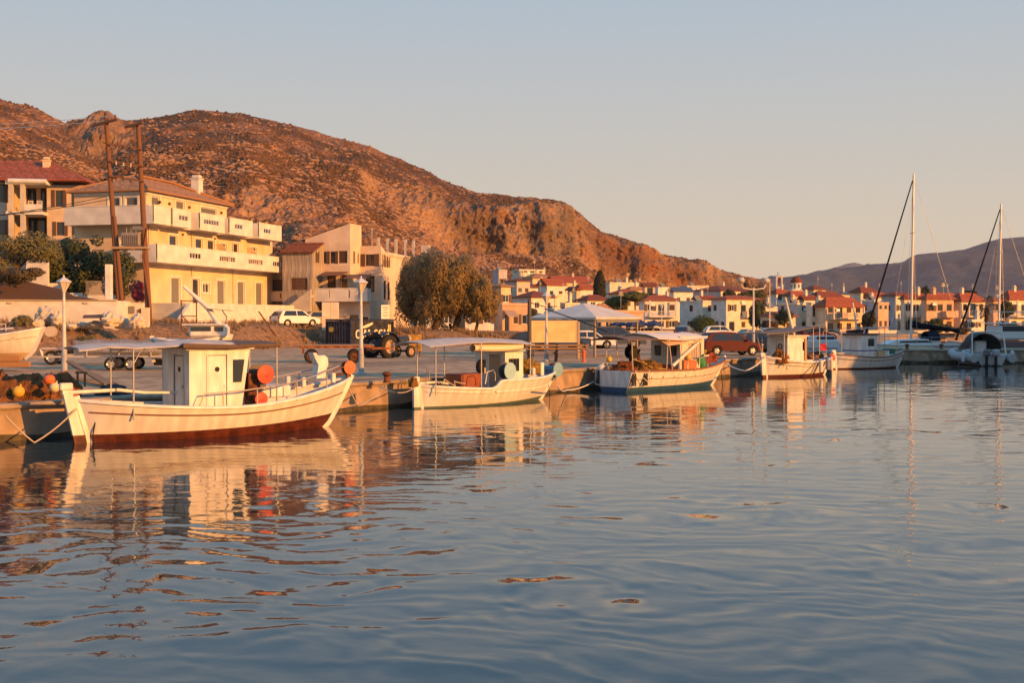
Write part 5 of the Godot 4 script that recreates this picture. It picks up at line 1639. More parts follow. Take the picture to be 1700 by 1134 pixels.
func buoy(label: String, at: Vector3, r: float, m: Material, cat := "buoy") -> void:
	var o := thing("buoy", label, cat, at)
	var s := Sh.new()
	s.ball(Vector3(0, r, 0), Vector3(r, r, r), 14, 10)
	part("float", s, m, o)
	s = Sh.new()
	s.cyl(Vector3(0.3 * r, r * 1.85, 0), Vector3(0.4 * r, r * 2.3, 0), r * 0.22, r * 0.16, 8)
	part("eye", s, m, o)

func net_pile(label: String, at: Vector3, r: Vector3, col: Color, sd: int) -> void:
	var s := Sh.new()
	s.ball(Vector3(0, 0, 0), r, 40, 22, 0.42, sd, 1.6, -0.05)
	var m := part("net_pile", s, M(col.r, col.g, col.b, 0.95, {"tex": "worn", "bump": "lumps", "scale": 1.6, "h": 9.0}), self)
	m.position = at
	tag(m, label, "net")

func build_quay_things() -> void:
	lamp_post("white lantern lamp post behind the heap of nets, at the left", G(108, 624, 1.0), 4.0)
	lamp_post("white lantern lamp post between first boat and blue tractor", G(600, 622, 1.0), 4.0)
	lamp_post("white lantern lamp post in front of the tan panel shelter", G(907, 600, 1.0), 3.75)
	lamp_post("plain pale lamp post in front of the restaurant terrace", G(1098, 556, 1.0), 4.4)
	lamp_post("tall lamp post with two round globes behind the fourth boat", G(1250, 589, 1.0), 4.9, "globes")
	var s := Sh.new()
	var g := G(1277, 566, 1.0)
	s.cyl(g, g + UP * 6.6, 0.07, 0.04, 8)
	single("flag_pole", s, M(0.6, 0.57, 0.52, 0.5), "thin bare pole right of the lamp with two globes", "pole")
	g = G(1643, 560, 1.0)
	# shelter with tent-like metal roof
	var d := 72.0
	var o := thing("shelter", "quay shelter with pale hipped metal roof on posts", "shelter", Vector3(4.97, 1.0, -d), deg_to_rad(-35))
	var w := 4.56
	var dp := 5.35
	var ey := Yat(530, d) - 1.0
	s = Sh.new()
	hip_roof(s, -w, 0, -dp, 0, ey, 0.98, 0.12)
	part("roof", s, M(0.60, 0.56, 0.49, 0.6, { "tex": "stain", "scale": 0.3}), o)
	s = Sh.new()
	for p in [[-w / 2, 0.0, w, 0.12], [-w / 2, -dp, w, 0.12]]: s.box(Vector3(p[0], ey - 0.1, p[1]), Vector3(p[2], 0.18, p[3]))
	for x in [-w, 0.0]: s.box(Vector3(x, ey - 0.1, -dp / 2), Vector3(0.12, 0.179, dp - 0.13))
	part("beam", s, SHUT_GREY, o)
	for p in [[-w + 0.06, -0.06], [-0.1, -dp + 0.1], [-w + 0.06, -dp + 0.06], [-0.1, -0.1]]:
		s = Sh.new()
		s.cbox(Vector3(p[0], ey / 2 - 0.1, p[1]), Vector3(0.14, ey - 0.2, 0.14), 0.02)
		part("post", s, M(0.42, 0.33, 0.22, 0.7, {"tex": "grain"}), o)
	# tan panel between two posts
	d = 69.0
	var pa := P(881, 567, d)
	o = thing("panel_screen", "large blank tan panel hung between two posts in front of the shelter", "panel", Vector3(pa.x, 1.0, -d), 0.26)
	var pw := 81.0 / F * d
	var y0 := Yat(567, d) - 1.0
	var y1 := Yat(534, d) - 1.0
	s = Sh.new()
	s.box(Vector3(pw / 2, (y0 + y1) / 2, 0), Vector3(pw - 0.1, y1 - y0, 0.04))
	part("panel", s, M(0.80, 0.53, 0.25, 0.75, {"tex": "stain", "scale": 0.5}), o)
	s = Sh.new()
	s.box(Vector3(pw / 2, y1 + 0.03, 0.01), Vector3(pw, 0.06, 0.08))
	s.box(Vector3(pw / 2, y0 - 0.03, 0.01), Vector3(pw, 0.06, 0.08))
	s.box(Vector3(0.03, (y0 + y1) / 2, 0.01), Vector3(0.07, y1 - y0 + 0.0, 0.081))
	s.box(Vector3(pw - 0.03, (y0 + y1) / 2, 0.01), Vector3(0.07, y1 - y0, 0.081))
	part("frame", s, M(0.6, 0.5, 0.36, 0.7), o)
	s = Sh.new()
	s.cbox(Vector3(pw + 0.06, y1 / 2, 0), Vector3(0.16, y1, 0.16), 0.02)
	part("post", s, M(0.5, 0.36, 0.22, 0.7, {"tex": "grain"}), o)
	g = G(879, 600, 1.0)
	o = thing("utility_pole", "grey weathered wooden pole at the left side of the tan panel", "pole", g)
	s = Sh.new()
	var ph := Yat(497, -g.z) - 1.0
	s.cyl(Vector3(0, -0.1, 0), Vector3(0, ph, 0), 0.13, 0.11, 10)
	part("post", s, M(0.22, 0.19, 0.165, 0.9, {"tex": "bark", "scale": 2.0, "sx": 7.0}), o)
	s = Sh.new()
	s.tube([Vector3(0.1, ph - 0.2, 0), Vector3(0.9, ph - 0.42, 0), Vector3(1.5, ph - 0.38, 0)], 0.025)
	s.tube([Vector3(0.8, ph - 0.5, 0.4), Vector3(2.6, ph - 1.15, 1.2), Vector3(4.1, ph - 1.75, 1.9)], 0.03)
	part("cable", s, BLACK, o)
	# benches: dark slanting trestles under pale boards
	var bl := ["bench with pale boards on dark slanted trestles under the tan panel", "dark slatted bench beside the orange hydrant"]
	for i in 2:
		g = G([900, 948][i], 601, 1.0)
		o = thing("bench", bl[i], "bench", g + Vector3(0, 0, -0.6 * i), [0.15, 0.15][i], "benches under the shelter")
		for x in [-0.75, 0.75]:
			s = Sh.new()
			s.prism([Vector2(-0.3, 0), Vector2(-0.1, 0), Vector2(0.1, 0.45), Vector2(0.3, 0.95), Vector2(0.2, 0.98), Vector2(-0.05, 0.5), Vector2(-0.35, 0.48), Vector2(-0.35, 0.4), Vector2(-0.1, 0.38)], Vector3(x - 0.04, 0, 0), Vector3.BACK, UP, Vector3.RIGHT * 0.08)
			part("leg", s, BLACK, o)
		for k in 3:
			s = Sh.new()
			s.box(Vector3(0, 0.5, -0.28 + k * 0.12), Vector3(1.9, 0.035, 0.1))
			part("plank", s, WOOD, o)
		for k in 2:
			s = Sh.new()
			s.box(Vector3(0, 0.72 + 0.17 * k, 0.2 + 0.07 * k), Vector3(1.9, 0.11, 0.03), Basis(Vector3.RIGHT, -0.35))
			part("plank", s, WOOD, o)
	# hydrant
	g = G(969, 601, 1.0)
	o = thing("hydrant", "orange red fire hydrant beside the shelter's benches", "hydrant", g)
	s = Sh.new()
	s.lathe([Vector2(0.13, 0), Vector2(0.13, 0.06), Vector2(0.08, 0.1), Vector2(0.08, 0.5), Vector2(0.11, 0.52), Vector2(0.1, 0.6), Vector2(0.03, 0.66), Vector2(0.02, 0.75), Vector2(0, 0.75)], Vector3.ZERO, 12)
	part("body", s, M(0.6, 0.13, 0.04, 0.5), o)
	s = Sh.new()
	for x in [-1.0, 1.0]: s.cyl(Vector3(0, 0.42, 0), Vector3(0.19 * x, 0.42, 0), 0.05, 0.05, 8)
	pieces("outlet", s, M(0.5, 0.16, 0.06, 0.5), o)
	# nets heaped on the quay edge at the left, with floats
	net_pile("largest rust brown heap of fishing nets, below the left lamp post", G(52, 664, 1.0) + Vector3(0, 0.0, 0), Vector3(0.72, 0.66, 0.6), Color(0.40, 0.16, 0.05), 4)
	net_pile("brown heap of fishing nets cut by the left edge", G(4, 668, 1.0), Vector3(0.45, 0.74, 0.55), Color(0.36, 0.16, 0.06), 7)
	net_pile("low brown net heap beside the first boat's tiller", G(108, 658, 1.0), Vector3(0.5, 0.62, 0.5), Color(0.38, 0.18, 0.065), 12)
	net_pile("flat olive net spread behind the brown heaps", G(62, 648, 1.0) + Vector3(0, 0, -0.4), Vector3(0.9, 0.36, 0.4), Color(0.36, 0.19, 0.08), 15)
	buoy("orange float on top of the largest net heap", P(83, 640, 33.7), 0.16, M(0.62, 0.14, 0.035, 0.5))
	buoy("yellow float leaning on the largest net heap", P(32, 660, 32.9), 0.16, M(0.66, 0.36, 0.04, 0.5))
	buoy("cream float right of the largest net heap", P(92, 652, 33.4), 0.14, M(0.68, 0.55, 0.28, 0.5))
	buoy("red float between nets and the first boat's rudder", P(120, 664, 33.2), 0.15, M(0.5, 0.06, 0.02, 0.5))
	# black water pipe looping over the nets, and rope
	s = Sh.new()
	s.tube([P(78, 622, 42), P(98, 623, 41), P(113, 629, 40), P(124, 637, 39), P(138, 643, 39)], 0.04)
	single("black_hose", s, BLACK, "black hose looping over the nets towards the first boat", "hose")
	# ramp of two old planks with a gate frame
	o = thing("plank_ramp", "old wooden boarding ramp propped on the quay behind the first boat's tiller", "ramp", Vector3.ZERO)
	for i in 3:
		s = Sh.new()
		var p := P(116 + 5 * i, 604 + 4 * i, 48)
		var q := P(180 + 6 * i, 652 - 2 * i, 40.5)
		p.y = 1.62 - 0.1 * i
		q.y = 1.1
		var e := (q - p).normalized()
		s.box((p + q) / 2, Vector3(p.distance_to(q), 0.06, 0.24), Basis(e, e.cross(UP).normalized().cross(e), e.cross(UP).normalized()))
		part("plank", s, WOOD, o)
	s = Sh.new()
	for q in [[130, 640, 623], [142, 642, 622]]:
		var p := G(q[0], q[1], 1.0)
		s.box(p + UP * 0.25, Vector3(0.06, 0.5, 0.06))
	s.box(G(136, 641, 1.0) + UP * 0.46, Vector3(0.4, 0.06, 0.06))
	part("trestle", s, BLACK, o)
	net_pile("grey blue tarpaulin bundle at the foot of the boarding ramp", G(188, 655, 1.0), Vector3(0.48, 0.3, 0.4), Color(0.17, 0.18, 0.2), 21)
	# white shed with a brown shade roof
	d = 84.0
	var a := P(-60, 540, d)
	o = thing("white_shed", "long low white shed below the villa with brown shade roof", "shed", Vector3(a.x, Yat(545, d), -d), 0.06)
	var wl := (P(190, 540, d).x - a.x)
	s = Sh.new()
	var hh := Yat(499, d) - Yat(545, d)
	s.wall(Vector3.ZERO, Vector3.RIGHT, Vector3.BACK, wl, hh, [])
	s.wall(Vector3(wl, 0, 0), Vector3.FORWARD, Vector3.RIGHT, 4, hh, [])
	s.box(Vector3(wl / 2, -1, -2), Vector3(wl - 0.02, 2, 3.9))
	s.quad(Vector3(0, hh, 0), Vector3(wl, hh, 0), Vector3(wl, hh, -4), Vector3(0, hh, -4))
	part("wall", s, WHITE, o)
	s = Sh.new()
	s.box(Vector3(wl / 2, hh + 0.04, 0.02), Vector3(wl + 0.1, 0.1, 0.16))
	for x in [3.2, 8.4]: s.box(Vector3(x, hh - 0.16, 0.05), Vector3(0.3, 0.1, 0.12))
	part("coping", s, M(0.5, 0.4, 0.28, 0.8), o)
	s = Sh.new()
	var x1 := P(132, 500, d).x - a.x
	s.sheet([PackedVector3Array([Vector3(0, hh + 1.5, -3.4), Vector3(x1 * 0.4, hh + 1.45, -3.4), Vector3(x1 * 0.72, hh + 0.85, -3.4)]), PackedVector3Array([Vector3(0, hh + 1.0, -1.5), Vector3(x1 * 0.5, hh + 0.85, -1.5), Vector3(x1 * 0.9, hh + 0.3, -1.5)]), PackedVector3Array([Vector3(0, hh + 0.1, 0.1), Vector3(x1 * 0.6, hh + 0.1, 0.1), Vector3(x1 * 1.15, hh + 0.08, 0.1)])], 0.05)
	part("shade_roof", s, M(0.15, 0.075, 0.035, 0.95, {"tex": "grain", "scale": 0.6}), o)
	# white garden wall, steps and railing below the yellow house
	d = 91.0
	o = thing("garden_wall", "white garden wall with tall stepped flank and iron railing below the dark tree", "wall", Vector3.ZERO)
	s = Sh.new()
	var q0 := P(55, 520, d)
	var stepy := [[46, 410], [60, 412], [62, 470], [78, 474], [80, 486], [110, 488]]
	for i in 3:
		var l := P(stepy[i * 2][0], 500, d).x
		var r := P(stepy[i * 2 + 1][0] + 22, 500, d).x
		var top := Yat(stepy[i * 2][1] + (4 if i == 0 else 0), d)
		s.box(Vector3((l + r) / 2, top / 2 + 0.5, -d - 0.35 * i), Vector3(r - l, top - 1.0, 0.3))
	var l2 := P(100, 500, d).x
	var r2 := P(190, 500, d).x
	s.box(Vector3((l2 + r2) / 2, Yat(490, d) / 2 + 0.5, -d - 0.4), Vector3(r2 - l2, Yat(490, d) - 1.0, 0.25))
	part("wall", s, WHITE, o)
	s = Sh.new()
	var ra := P(141, 488, d).x
	var rb := P(176, 488, d).x
	for i in 17: s.box(Vector3(lerpf(ra, rb, i / 16.0), (Yat(466, d) + Yat(489, d)) / 2, -d - 0.4), Vector3(0.035, Yat(466, d) - Yat(489, d), 0.035))
	for v in [467, 486]: s.box(Vector3((ra + rb) / 2, Yat(v, d), -d - 0.4), Vector3(rb - ra, 0.05, 0.045))
	part("railing", s, M(0.3, 0.27, 0.24, 0.6), o)
	o = thing("gate_pillar", "tall white square pillar left of the first wooden pole", "pillar", Vector3(P(182, 515, 88).x, Yat(520, 88), -88))
	s = Sh.new()
	s.cbox(Vector3(0, (Yat(439, 88) - Yat(520, 88)) / 2, 0), Vector3(0.45, Yat(439, 88) - Yat(520, 88), 0.45), 0.03)
	part("post", s, WHITE, o)
	# meter box and pier between the poles
	d = 88.0
	o = thing("meter_wall", "small plastered wall with electric meter box between the wooden poles", "wall", Vector3(P(224, 540, d).x, Yat(545, d), -d))
	s = Sh.new()
	s.box(Vector3(0, 0.9, 0), Vector3(1.4, 1.9, 0.3))
	s.box(Vector3(0.85, 0.75, 0.1), Vector3(0.5, 1.5, 0.4))
	part("wall", s, CREAM, o)
	s = Sh.new()
	s.cbox(Vector3(-0.15, 1.35, 0.2), Vector3(0.45, 0.5, 0.2), 0.02)
	part("meter_box", s, SHUT_GREY, o)
	s = Sh.new()
	s.cbox(Vector3(0.42, 1.25, 0.18), Vector3(0.2, 0.25, 0.14), 0.02)
	part("meter_box", s, RUST, o)
	# rubble bags and drums on the bank
	var bags := [[78, 534, 15, 26, "tall slumped white rubble bag, highest of the row on the bank"], [97, 536, 11, 20, "white rubble bag right of the tall slumped one"], [63, 541, 9, 14, "small white rubble bag at the left end of the row"], [142, 541, 14, 9, "flat white bag lying in front of the white shed"], [160, 540, 13, 10, "white bag right of the flat one"], [183, 536, 14, 20, "white rubble bag under the shed's right corner"], [203, 540, 12, 17, "bulging white rubble bag, second from the right end"], [229, 540, 13, 20, "bulging white rubble bag at the right end of the row"], [120, 542, 9, 8, "small grey white sack behind the left lamp post"], [214, 543, 9, 13, "white sack squeezed between the two bulging bags"]]
	for i in bags.size():
		var q: Array = bags[i]
		d = 82.0 - (i % 3) * 0.6
		var b := P(q[0], q[1] + 4, d)
		s = Sh.new()
		s.ball(Vector3(0, q[3] * 0.5 / F * d * 0.9, 0), Vector3(q[2] / F * d, q[3] * 0.62 / F * d, q[2] / F * d), 26, 16, 0.6, 30 + i, 1.7, -0.1)
		var m := part("rubble_bag", s, M(0.64, 0.55, 0.44, 0.85, {"tex": "stain", "bump": "lumps", "scale": 0.8, "h": 0.6}), self)
		m.position = b
		tag(m, q[4], "bag", "white rubble bags on the bank")
	s = Sh.new()
	s.sheet([PackedVector3Array([P(140, 523, 81.5), P(172, 522, 81.5)]), PackedVector3Array([P(138, 527, 80.2), P(170, 527, 80.2)])], 0.06)
	single("board_stack", s, WOODFRAME, "dark boards lying on the white bags", "boards")
	# two tarred wooden poles with crossarms and transformer
	d = 89.0
	var A0 := P(202, 535, d)
	var A1 := P(177, 196, d)
	var B0 := P(249, 520, d)
	var B1 := P(230, 207, d)
	var el := Yat(430, d)
	o = thing("power_pole", "left tarred wooden power pole in front of the yellow house", "power pole", A0, 0, "wooden power poles")
	s = Sh.new()
	s.cyl(Vector3(0, -1, 0), A1 - A0, 0.22, 0.15, 12)
	s.cyl(Vector3(0.32, -1, 0.1), (A1 - A0) * 0.52 + Vector3(0.1, 0, 0.1), 0.17, 0.14, 10)
	part("pole", s, POLE, o)
	s = Sh.new()
	var arm := Vector3(1.9, 0.26, 0.9).normalized()
	s.box(A1 - A0 - UP * 0.35 + Vector3(0, 0, 0.15), Vector3(2.3, 0.16, 0.14), Basis(arm, UP, arm.cross(UP)))
	part("crossarm", s, POLE, o)
	s = Sh.new()
	for k in [-0.95, 0.0, 0.95]: s.lathe([Vector2(0.03, 0), Vector2(0.07, 0.1), Vector2(0.05, 0.18), Vector2(0.07, 0.24), Vector2(0.02, 0.32), Vector2(0, 0.33)], A1 - A0 - UP * 0.27 + Vector3(0, 0, 0.15) + arm * k, 8)
	part("insulator", s, SHUT_BROWN, o)
	o = thing("power_pole", "right tarred wooden power pole carrying the transformer shelf", "power pole", B0, 0, "wooden power poles")
	s = Sh.new()
	s.cyl(Vector3(0, -1, 0), B1 - B0, 0.24, 0.16, 12)
	s.tube([(B1 - B0) * 0.45 + Vector3(0.25, 0, 0.2), (B1 - B0) * 0.3 + Vector3(-0.2, 0, 0.25), (B1 - B0) * 0.08 + Vector3(0.1, 0, 0.28), Vector3(0.15, 0, 0.3)], 0.06)
	part("pole", s, POLE, o)
	s = Sh.new()
	s.box(B1 - B0 - UP * 0.05 + Vector3(-0.25, 0, 0.15), Vector3(1.7, 0.16, 0.14), Basis(arm, UP, arm.cross(UP)))
	part("crossarm", s, POLE, o)
	o = thing("transformer", "grey transformer box on a shelf between the wooden poles", "transformer", Vector3.ZERO)
	s = Sh.new()
	for v in [240.0, 268.0, 293.0]:
		var p := P(183 + (v - 240) * 0.08, v, d)
		var q := P(234 + (v - 240) * 0.07, v + 8, d)
		s.box((p + q) / 2 + Vector3(0, 0, 0.2), Vector3(p.distance_to(q) + 0.3, 0.12, 0.12), Basis((q - p).normalized(), UP, (q - p).normalized().cross(UP)))
	part("crossarm", s, POLE, o)
	for v in [240.0, 268.0, 293.0]:
		for k in 3:
			s = Sh.new()
			var p := P(196 + 12 * k, v + 3 + 1.8 * k, d) + Vector3(0, 0, 0.32)
			s.lathe([Vector2(0.02, -0.2), Vector2(0.08, -0.12), Vector2(0.05, -0.05), Vector2(0.08, 0.02), Vector2(0.02, 0.1), Vector2(0, 0.11)], p, 8)
			part("insulator", s, M(0.5, 0.4, 0.3, 0.4) if v == 268.0 else SHUT_BROWN, o)
	s = Sh.new()
	var sh := P(218, 412, d)
	s.box(sh + Vector3(0.0, 0, 0.35), Vector3(2.7, 0.16, 0.3))
	s.box(sh + Vector3(0.0, -0.05, -0.35), Vector3(2.6, 0.16, 0.2))
	part("shelf", s, M(0.5, 0.34, 0.2, 0.8, {"tex": "grain"}), o)
	s = Sh.new()
	s.cbox(sh + Vector3(0.1, 0.62, 0.1), Vector3(1.35, 0.95, 0.8), 0.05)
	for i in 9: s.box(sh + Vector3(-0.5 + 0.15 * i, 0.6, 0.54), Vector3(0.05, 0.7, 0.1))
	part("tank", s, M(0.27, 0.24, 0.21, 0.6, {"tex": "stain"}), o)
	s = Sh.new()
	for i in 3: s.cyl(sh + Vector3(-0.3 + 0.35 * i, 1.1, 0.1), sh + Vector3(-0.3 + 0.35 * i, 1.5, 0.1), 0.07, 0.05, 8)
	s.cyl(sh + Vector3(0.2, 1.4, 0.0), sh + Vector3(1.0, 1.42, 0.0), 0.22, 0.22, 10)
	pieces("bushing", s, SHUT_GREY, o)
	# wires
	var wires := [[P(0, 205, 70), P(177, 200, d), "upper"], [P(-20, 199, 72), P(195, 192, d), "top"], [P(0, 342, 66), P(178, 326, d), "lower"], [P(-10, 344, 66), P(182, 331, d), "low"]]
	var wl2 := ["power line from the left pole's top, lower of the two in the sky", "thin power line, topmost in the sky at the left", "cable crossing the villa, upper one of the pair", "cable crossing the villa, lower one of the pair"]
	for i in 4:
		s = Sh.new()
		var pts := []
		var p: Vector3 = wires[i][0]
		var q: Vector3 = wires[i][1]
		p = p + (p - q) * 1.5
		for k in 17:
			var f := k / 16.0
			pts.append(p.lerp(q, f) - UP * 1.3 * (1.0 - pow(2.0 * f - 1.0, 2.0)) * (0.6 if i < 2 else 1.0) * 0.4)
		s.tube(pts, 0.018 if i < 2 else 0.026, 4)
		single("power_line", s, BLACK if i > 1 else STEEL, wl2[i], "cable", "wires to the wooden poles")
	# rusty frame in front of the terrace wall
	o = thing("rusty_frame", "rusty steel frame standing before the white terrace wall", "frame", Vector3(P(302, 545, 88).x, Yat(550, 88), -88))
	s = Sh.new()
	var hgt := Yat(498, 88) - Yat(550, 88)
	for x in [0.0, 1.1]: s.box(Vector3(x, hgt / 2, 0), Vector3(0.07, hgt, 0.07))
	for y in [0.48, 0.97]: s.box(Vector3(0.55, hgt * y, 0), Vector3(1.03, 0.07, 0.06))
	s.box(Vector3(0.55, hgt * 0.27, 0.0), Vector3(1.45, 0.06, 0.05), Basis(Vector3.BACK, -0.78))
	part("frame", s, RUST, o)
	s = Sh.new()
	var lp := P(449, 541, 80)
	s.cyl(P(459, 559, 80), P(430, 517, 80), 0.06, 0.05, 6)
	single("leaning_post", s, RUST, "dark post leaning on the bank left of the white car", "post")
	# shipping container
	d = 98.0
	var ca := P(582, 577, d)
	o = thing("shipping_container", "dark blue shipping container with cream lettering behind the tractor", "container", Vector3(ca.x, 1.0, -d), deg_to_rad(60))
	# long side along +x, the ribbed end looks along -x
	s = Sh.new()
	var cl := 6.06
	var cw := 2.55
	var ch := Yat(530, d) - 1.0
	for q in [[0.0, ch - 0.06], [0.0, 0.08]]:
		s.box(Vector3(cl / 2, q[1], -0.06), Vector3(cl, 0.14, 0.12))
		s.box(Vector3(cl / 2, q[1], -cw + 0.06), Vector3(cl, 0.14, 0.12))
		for x in [0.06, cl - 0.06]: s.box(Vector3(x, q[1], -cw / 2), Vector3(0.12, 0.139, cw - 0.25))
	for x in [0.075, cl - 0.075]:
		for z in [-0.075, -cw + 0.075]: s.box(Vector3(x, ch / 2, z), Vector3(0.151, ch - 0.29, 0.151))
	s.box(Vector3(cl / 2, ch - 0.05, -cw / 2), Vector3(cl - 0.2, 0.05, cw - 0.2))
	part("frame", s, M(0.02, 0.035, 0.09, 0.55, {"tex": "worn"}), o)
	s = Sh.new()
	s.box(Vector3(cl / 2, ch / 2, -0.08), Vector3(cl - 0.3, ch - 0.29, 0.05))
	s.box(Vector3(cl / 2, ch / 2, -cw + 0.08), Vector3(cl - 0.3, ch - 0.29, 0.05))
	part("side_panel", s, M(0.055, 0.05, 0.062, 0.6, {"tex": "worn", "scale": 0.5}), o)
	s = Sh.new()
	for i in 8:
		var z := -0.3 - i * 0.28
		s.prism([Vector2(0, -0.14), Vector2(0.0, -0.06), Vector2(-0.06, -0.03), Vector2(-0.06, 0.03), Vector2(0, 0.06), Vector2(0.0, 0.14), Vector2(0.03, 0.14), Vector2(0.03, -0.14)], Vector3(0.07, 0.16, z), Vector3.RIGHT, Vector3.BACK, UP * (ch - 0.32))
	part("ribbed_end", s, M(0.05, 0.06, 0.095, 0.55, {"tex": "worn", "scale": 0.7}), o)
	s = Sh.new()
	s.prism([Vector2(-0.2, 0), Vector2(0.2, 0), Vector2(0.24, 0.3), Vector2(0.1, 0.42), Vector2(0, 0.3), Vector2(-0.1, 0.42), Vector2(-0.24, 0.3)], Vector3(-0.02, ch * 0.55, -1.95), Vector3.BACK, UP, Vector3.LEFT * 0.01)
	part("sticker", s, M(0.62, 0.42, 0.06, 0.6), o)
	var tm := TextMesh.new()
	tm.text = "CMA CGM"
	var sf := SystemFont.new()
	sf.font_names = PackedStringArray(["Droid Sans"])
	sf.font_weight = 700
	tm.font = sf
	tm.font_size = 48
	tm.pixel_size = 0.021
	tm.depth = 0.01
	var tx := MeshInstance3D.new()
	tx.name = "lettering"
	tx.mesh = tm
	tx.material_override = M(0.72, 0.62, 0.38, 0.6)
	tx.position = Vector3(3.1, ch - 1.25, -0.045)
	o.add_child(tx, true)
	s = Sh.new()
	var arc := []
	for i in 9: arc.append(Vector2(-0.55 + 1.0 * i / 8.0, 0.55 * pow(i / 8.0, 0.6)))
	for i in 9:
		var f := 1.0 - i / 8.0
		arc.append(Vector2(-0.5 + 1.0 * f, 0.55 * pow(f, 0.6) - 0.16 * sin(PI * clampf(f, 0.05, 1)) - 0.02 - 0.1 * f))
	s.prism(arc, Vector3(2.3, ch - 0.82, -0.05), Vector3.RIGHT * 1.7, UP, Vector3.BACK * 0.012)
	part("emblem", s, M(0.72, 0.62, 0.38, 0.6), o)
	s = Sh.new()
	for i in 2: s.cbox(Vector3(5.35 + 0.22 * i, ch - 0.75, -0.045), Vector3(0.15, 0.6, 0.012), 0.004)
	pieces("code_plate", s, M(0.68, 0.52, 0.15, 0.6), o)
	# pale cabinet behind the container
	d = 104.0
	o = thing("cabinet", "cream metal cabinet with two doors above the container's ribbed end", "cabinet", Vector3(P(549, 540, d).x, 1.9, -d), 0.1)
	s = Sh.new()
	for x in [-0.36, 0.36]: s.cbox(Vector3(x, (Yat(502, d) - 1.9) / 2, 0), Vector3(0.71, Yat(502, d) - 1.9, 0.6), 0.02)
	part("body", s, CREAM, o)
	# restaurant parasols and terrace
	for i in 4:
		var pu: float = [1028, 1051, 1085, 1063][i]
		d = [168.0, 166.0, 163.0, 172.0][i]
		var lb: String = ["blue parasol at the left end of the restaurant terrace", "dark blue parasol, middle of the restaurant terrace", "wide blue parasol at the right end of the restaurant terrace", "blue parasol half hidden behind the middle one"][i]
		o = thing("parasol", lb, "parasol", Vector3(P(pu, 545, d).x, Yat(556, d), -d), 0.3 * i, "blue parasols of the restaurant")
		s = Sh.new()
		var top := Yat(531, d) - o.position.y
		for k in 6:
			var a1 := TAU * k / 6
			var a2 := TAU * (k + 1) / 6
			s.tri(Vector3(0, top, 0), Vector3(cos(a2) * 1.35, top - 0.62, sin(a2) * 1.35), Vector3(cos(a1) * 1.35, top - 0.62, sin(a1) * 1.35))
			s.quad(Vector3(cos(a1) * 1.35, top - 0.62, sin(a1) * 1.35), Vector3(cos(a2) * 1.35, top - 0.62, sin(a2) * 1.35), Vector3(cos(a2) * 1.36, top - 0.85, sin(a2) * 1.36), Vector3(cos(a1) * 1.36, top - 0.85, sin(a1) * 1.36))
		part("canopy", s, M(0.028, 0.045, 0.11, 0.8), o)
		s = Sh.new()
		s.cyl(Vector3.ZERO, Vector3(0, top, 0), 0.04, 0.04, 6)
		part("pole", s, M(0.6, 0.55, 0.48, 0.6), o)
	for i in 7:
		d = 168.0
		s = Sh.new()
		var p := P(992 + i * 9.5, 556, d)
		s.box(p + UP * 1.2, Vector3(0.14 if i % 2 else 0.24, 2.6, 0.14))
		var m := single("terrace_post", s, M(0.06, 0.08, 0.16, 0.7) if i == 0 else [WOOD, WHITE, M(0.5, 0.27, 0.1, 0.8)][i % 3], ["blue post at the corner of the taverna terrace", "first white post right of the terrace's blue post", "second post right of the terrace's blue post", "third post right of the terrace's blue post", "fourth post, left of the first parasol", "fifth post, under the first parasol", "sixth post, right under the first parasol"][i], "post")
		m.set_meta("group", "posts of the taverna terrace")
	s = Sh.new()
	var ta := P(1010, 557, 160)
	var tb := P(1120, 557, 160)
	s.box((ta + tb) / 2 + UP * 0.3, Vector3(tb.x - ta.x, 0.6, 0.25))
	single("terrace_wall", s, CREAM, "low cream wall of the restaurant terrace under the parasols", "wall")
	for i in 6:
		d = 163.0
		var p := P(1022 + i * 13.5, 556, d + (i % 2) * 3)
		o = thing("terrace_table", ["white table under the left parasol", "white table between left and middle parasol", "white table under the middle parasol", "white table right of the middle parasol", "white table left of the wide parasol", "white table under the wide parasol"][i], "table", p, 0.2 * i, "tables of the restaurant terrace")
		s = Sh.new()
		s.box(Vector3(0, 0.95, 0), Vector3(1.0, 0.06, 0.9))
		part("tabletop", s, WHITE, o)
		for x in [-0.4, 0.4]:
			s = Sh.new()
			s.box(Vector3(x, 0.45, 0), Vector3(0.07, 0.95, 0.6))
			part("leg", s, WOODFRAME, o)
	# low white wall along the far waterfront
	s = Sh.new()
	var wa := P(1440, 556, 196)
	var wb := P(1720, 556, 205)
	var e := (wb - wa).normalized()
	s.box((wa + wb) / 2 + UP * 0.2, Vector3(wa.distance_to(wb), 1.1, 0.4), Basis(e, UP, e.cross(UP)))
	single("waterfront_wall", s, CREAM, "long low cream wall along the far waterfront behind the yachts", "wall")
	# unseen warehouse and mole, added to shade the rightmost boats and the pier
	o = thing("added_warehouse", "unseen warehouse added beyond the right edge to shade the rightmost boats", "warehouse", Vector3(62, 1.0, -53.5), deg_to_rad(60))
	s = Sh.new()
	face(o, s, Vector3(0, 0, 0), Vector3.RIGHT, Vector3.BACK, 34, 12.4, [[3, 0, 3, 3.2, "door"], [14, 0, 3, 3.2, "door"], [25, 0, 3, 3.2, "door"]], WHITEFRAME)
	s.wall(Vector3(34, 0, 0), Vector3.FORWARD, Vector3.RIGHT, 8, 12.4, [])
	s.wall(Vector3(34, 0, -8), Vector3.LEFT, Vector3.FORWARD, 34, 12.4, [])
	s.wall(Vector3(0, 0, -8), Vector3.BACK, Vector3.LEFT, 8, 12.4, [])
	part("wall", s, WHITE, o)
	s = Sh.new()
	hip_roof(s, 0, 34, -8, 0, 12.4, 1.4, 0.4)
	part("roof", s, TILE, o)

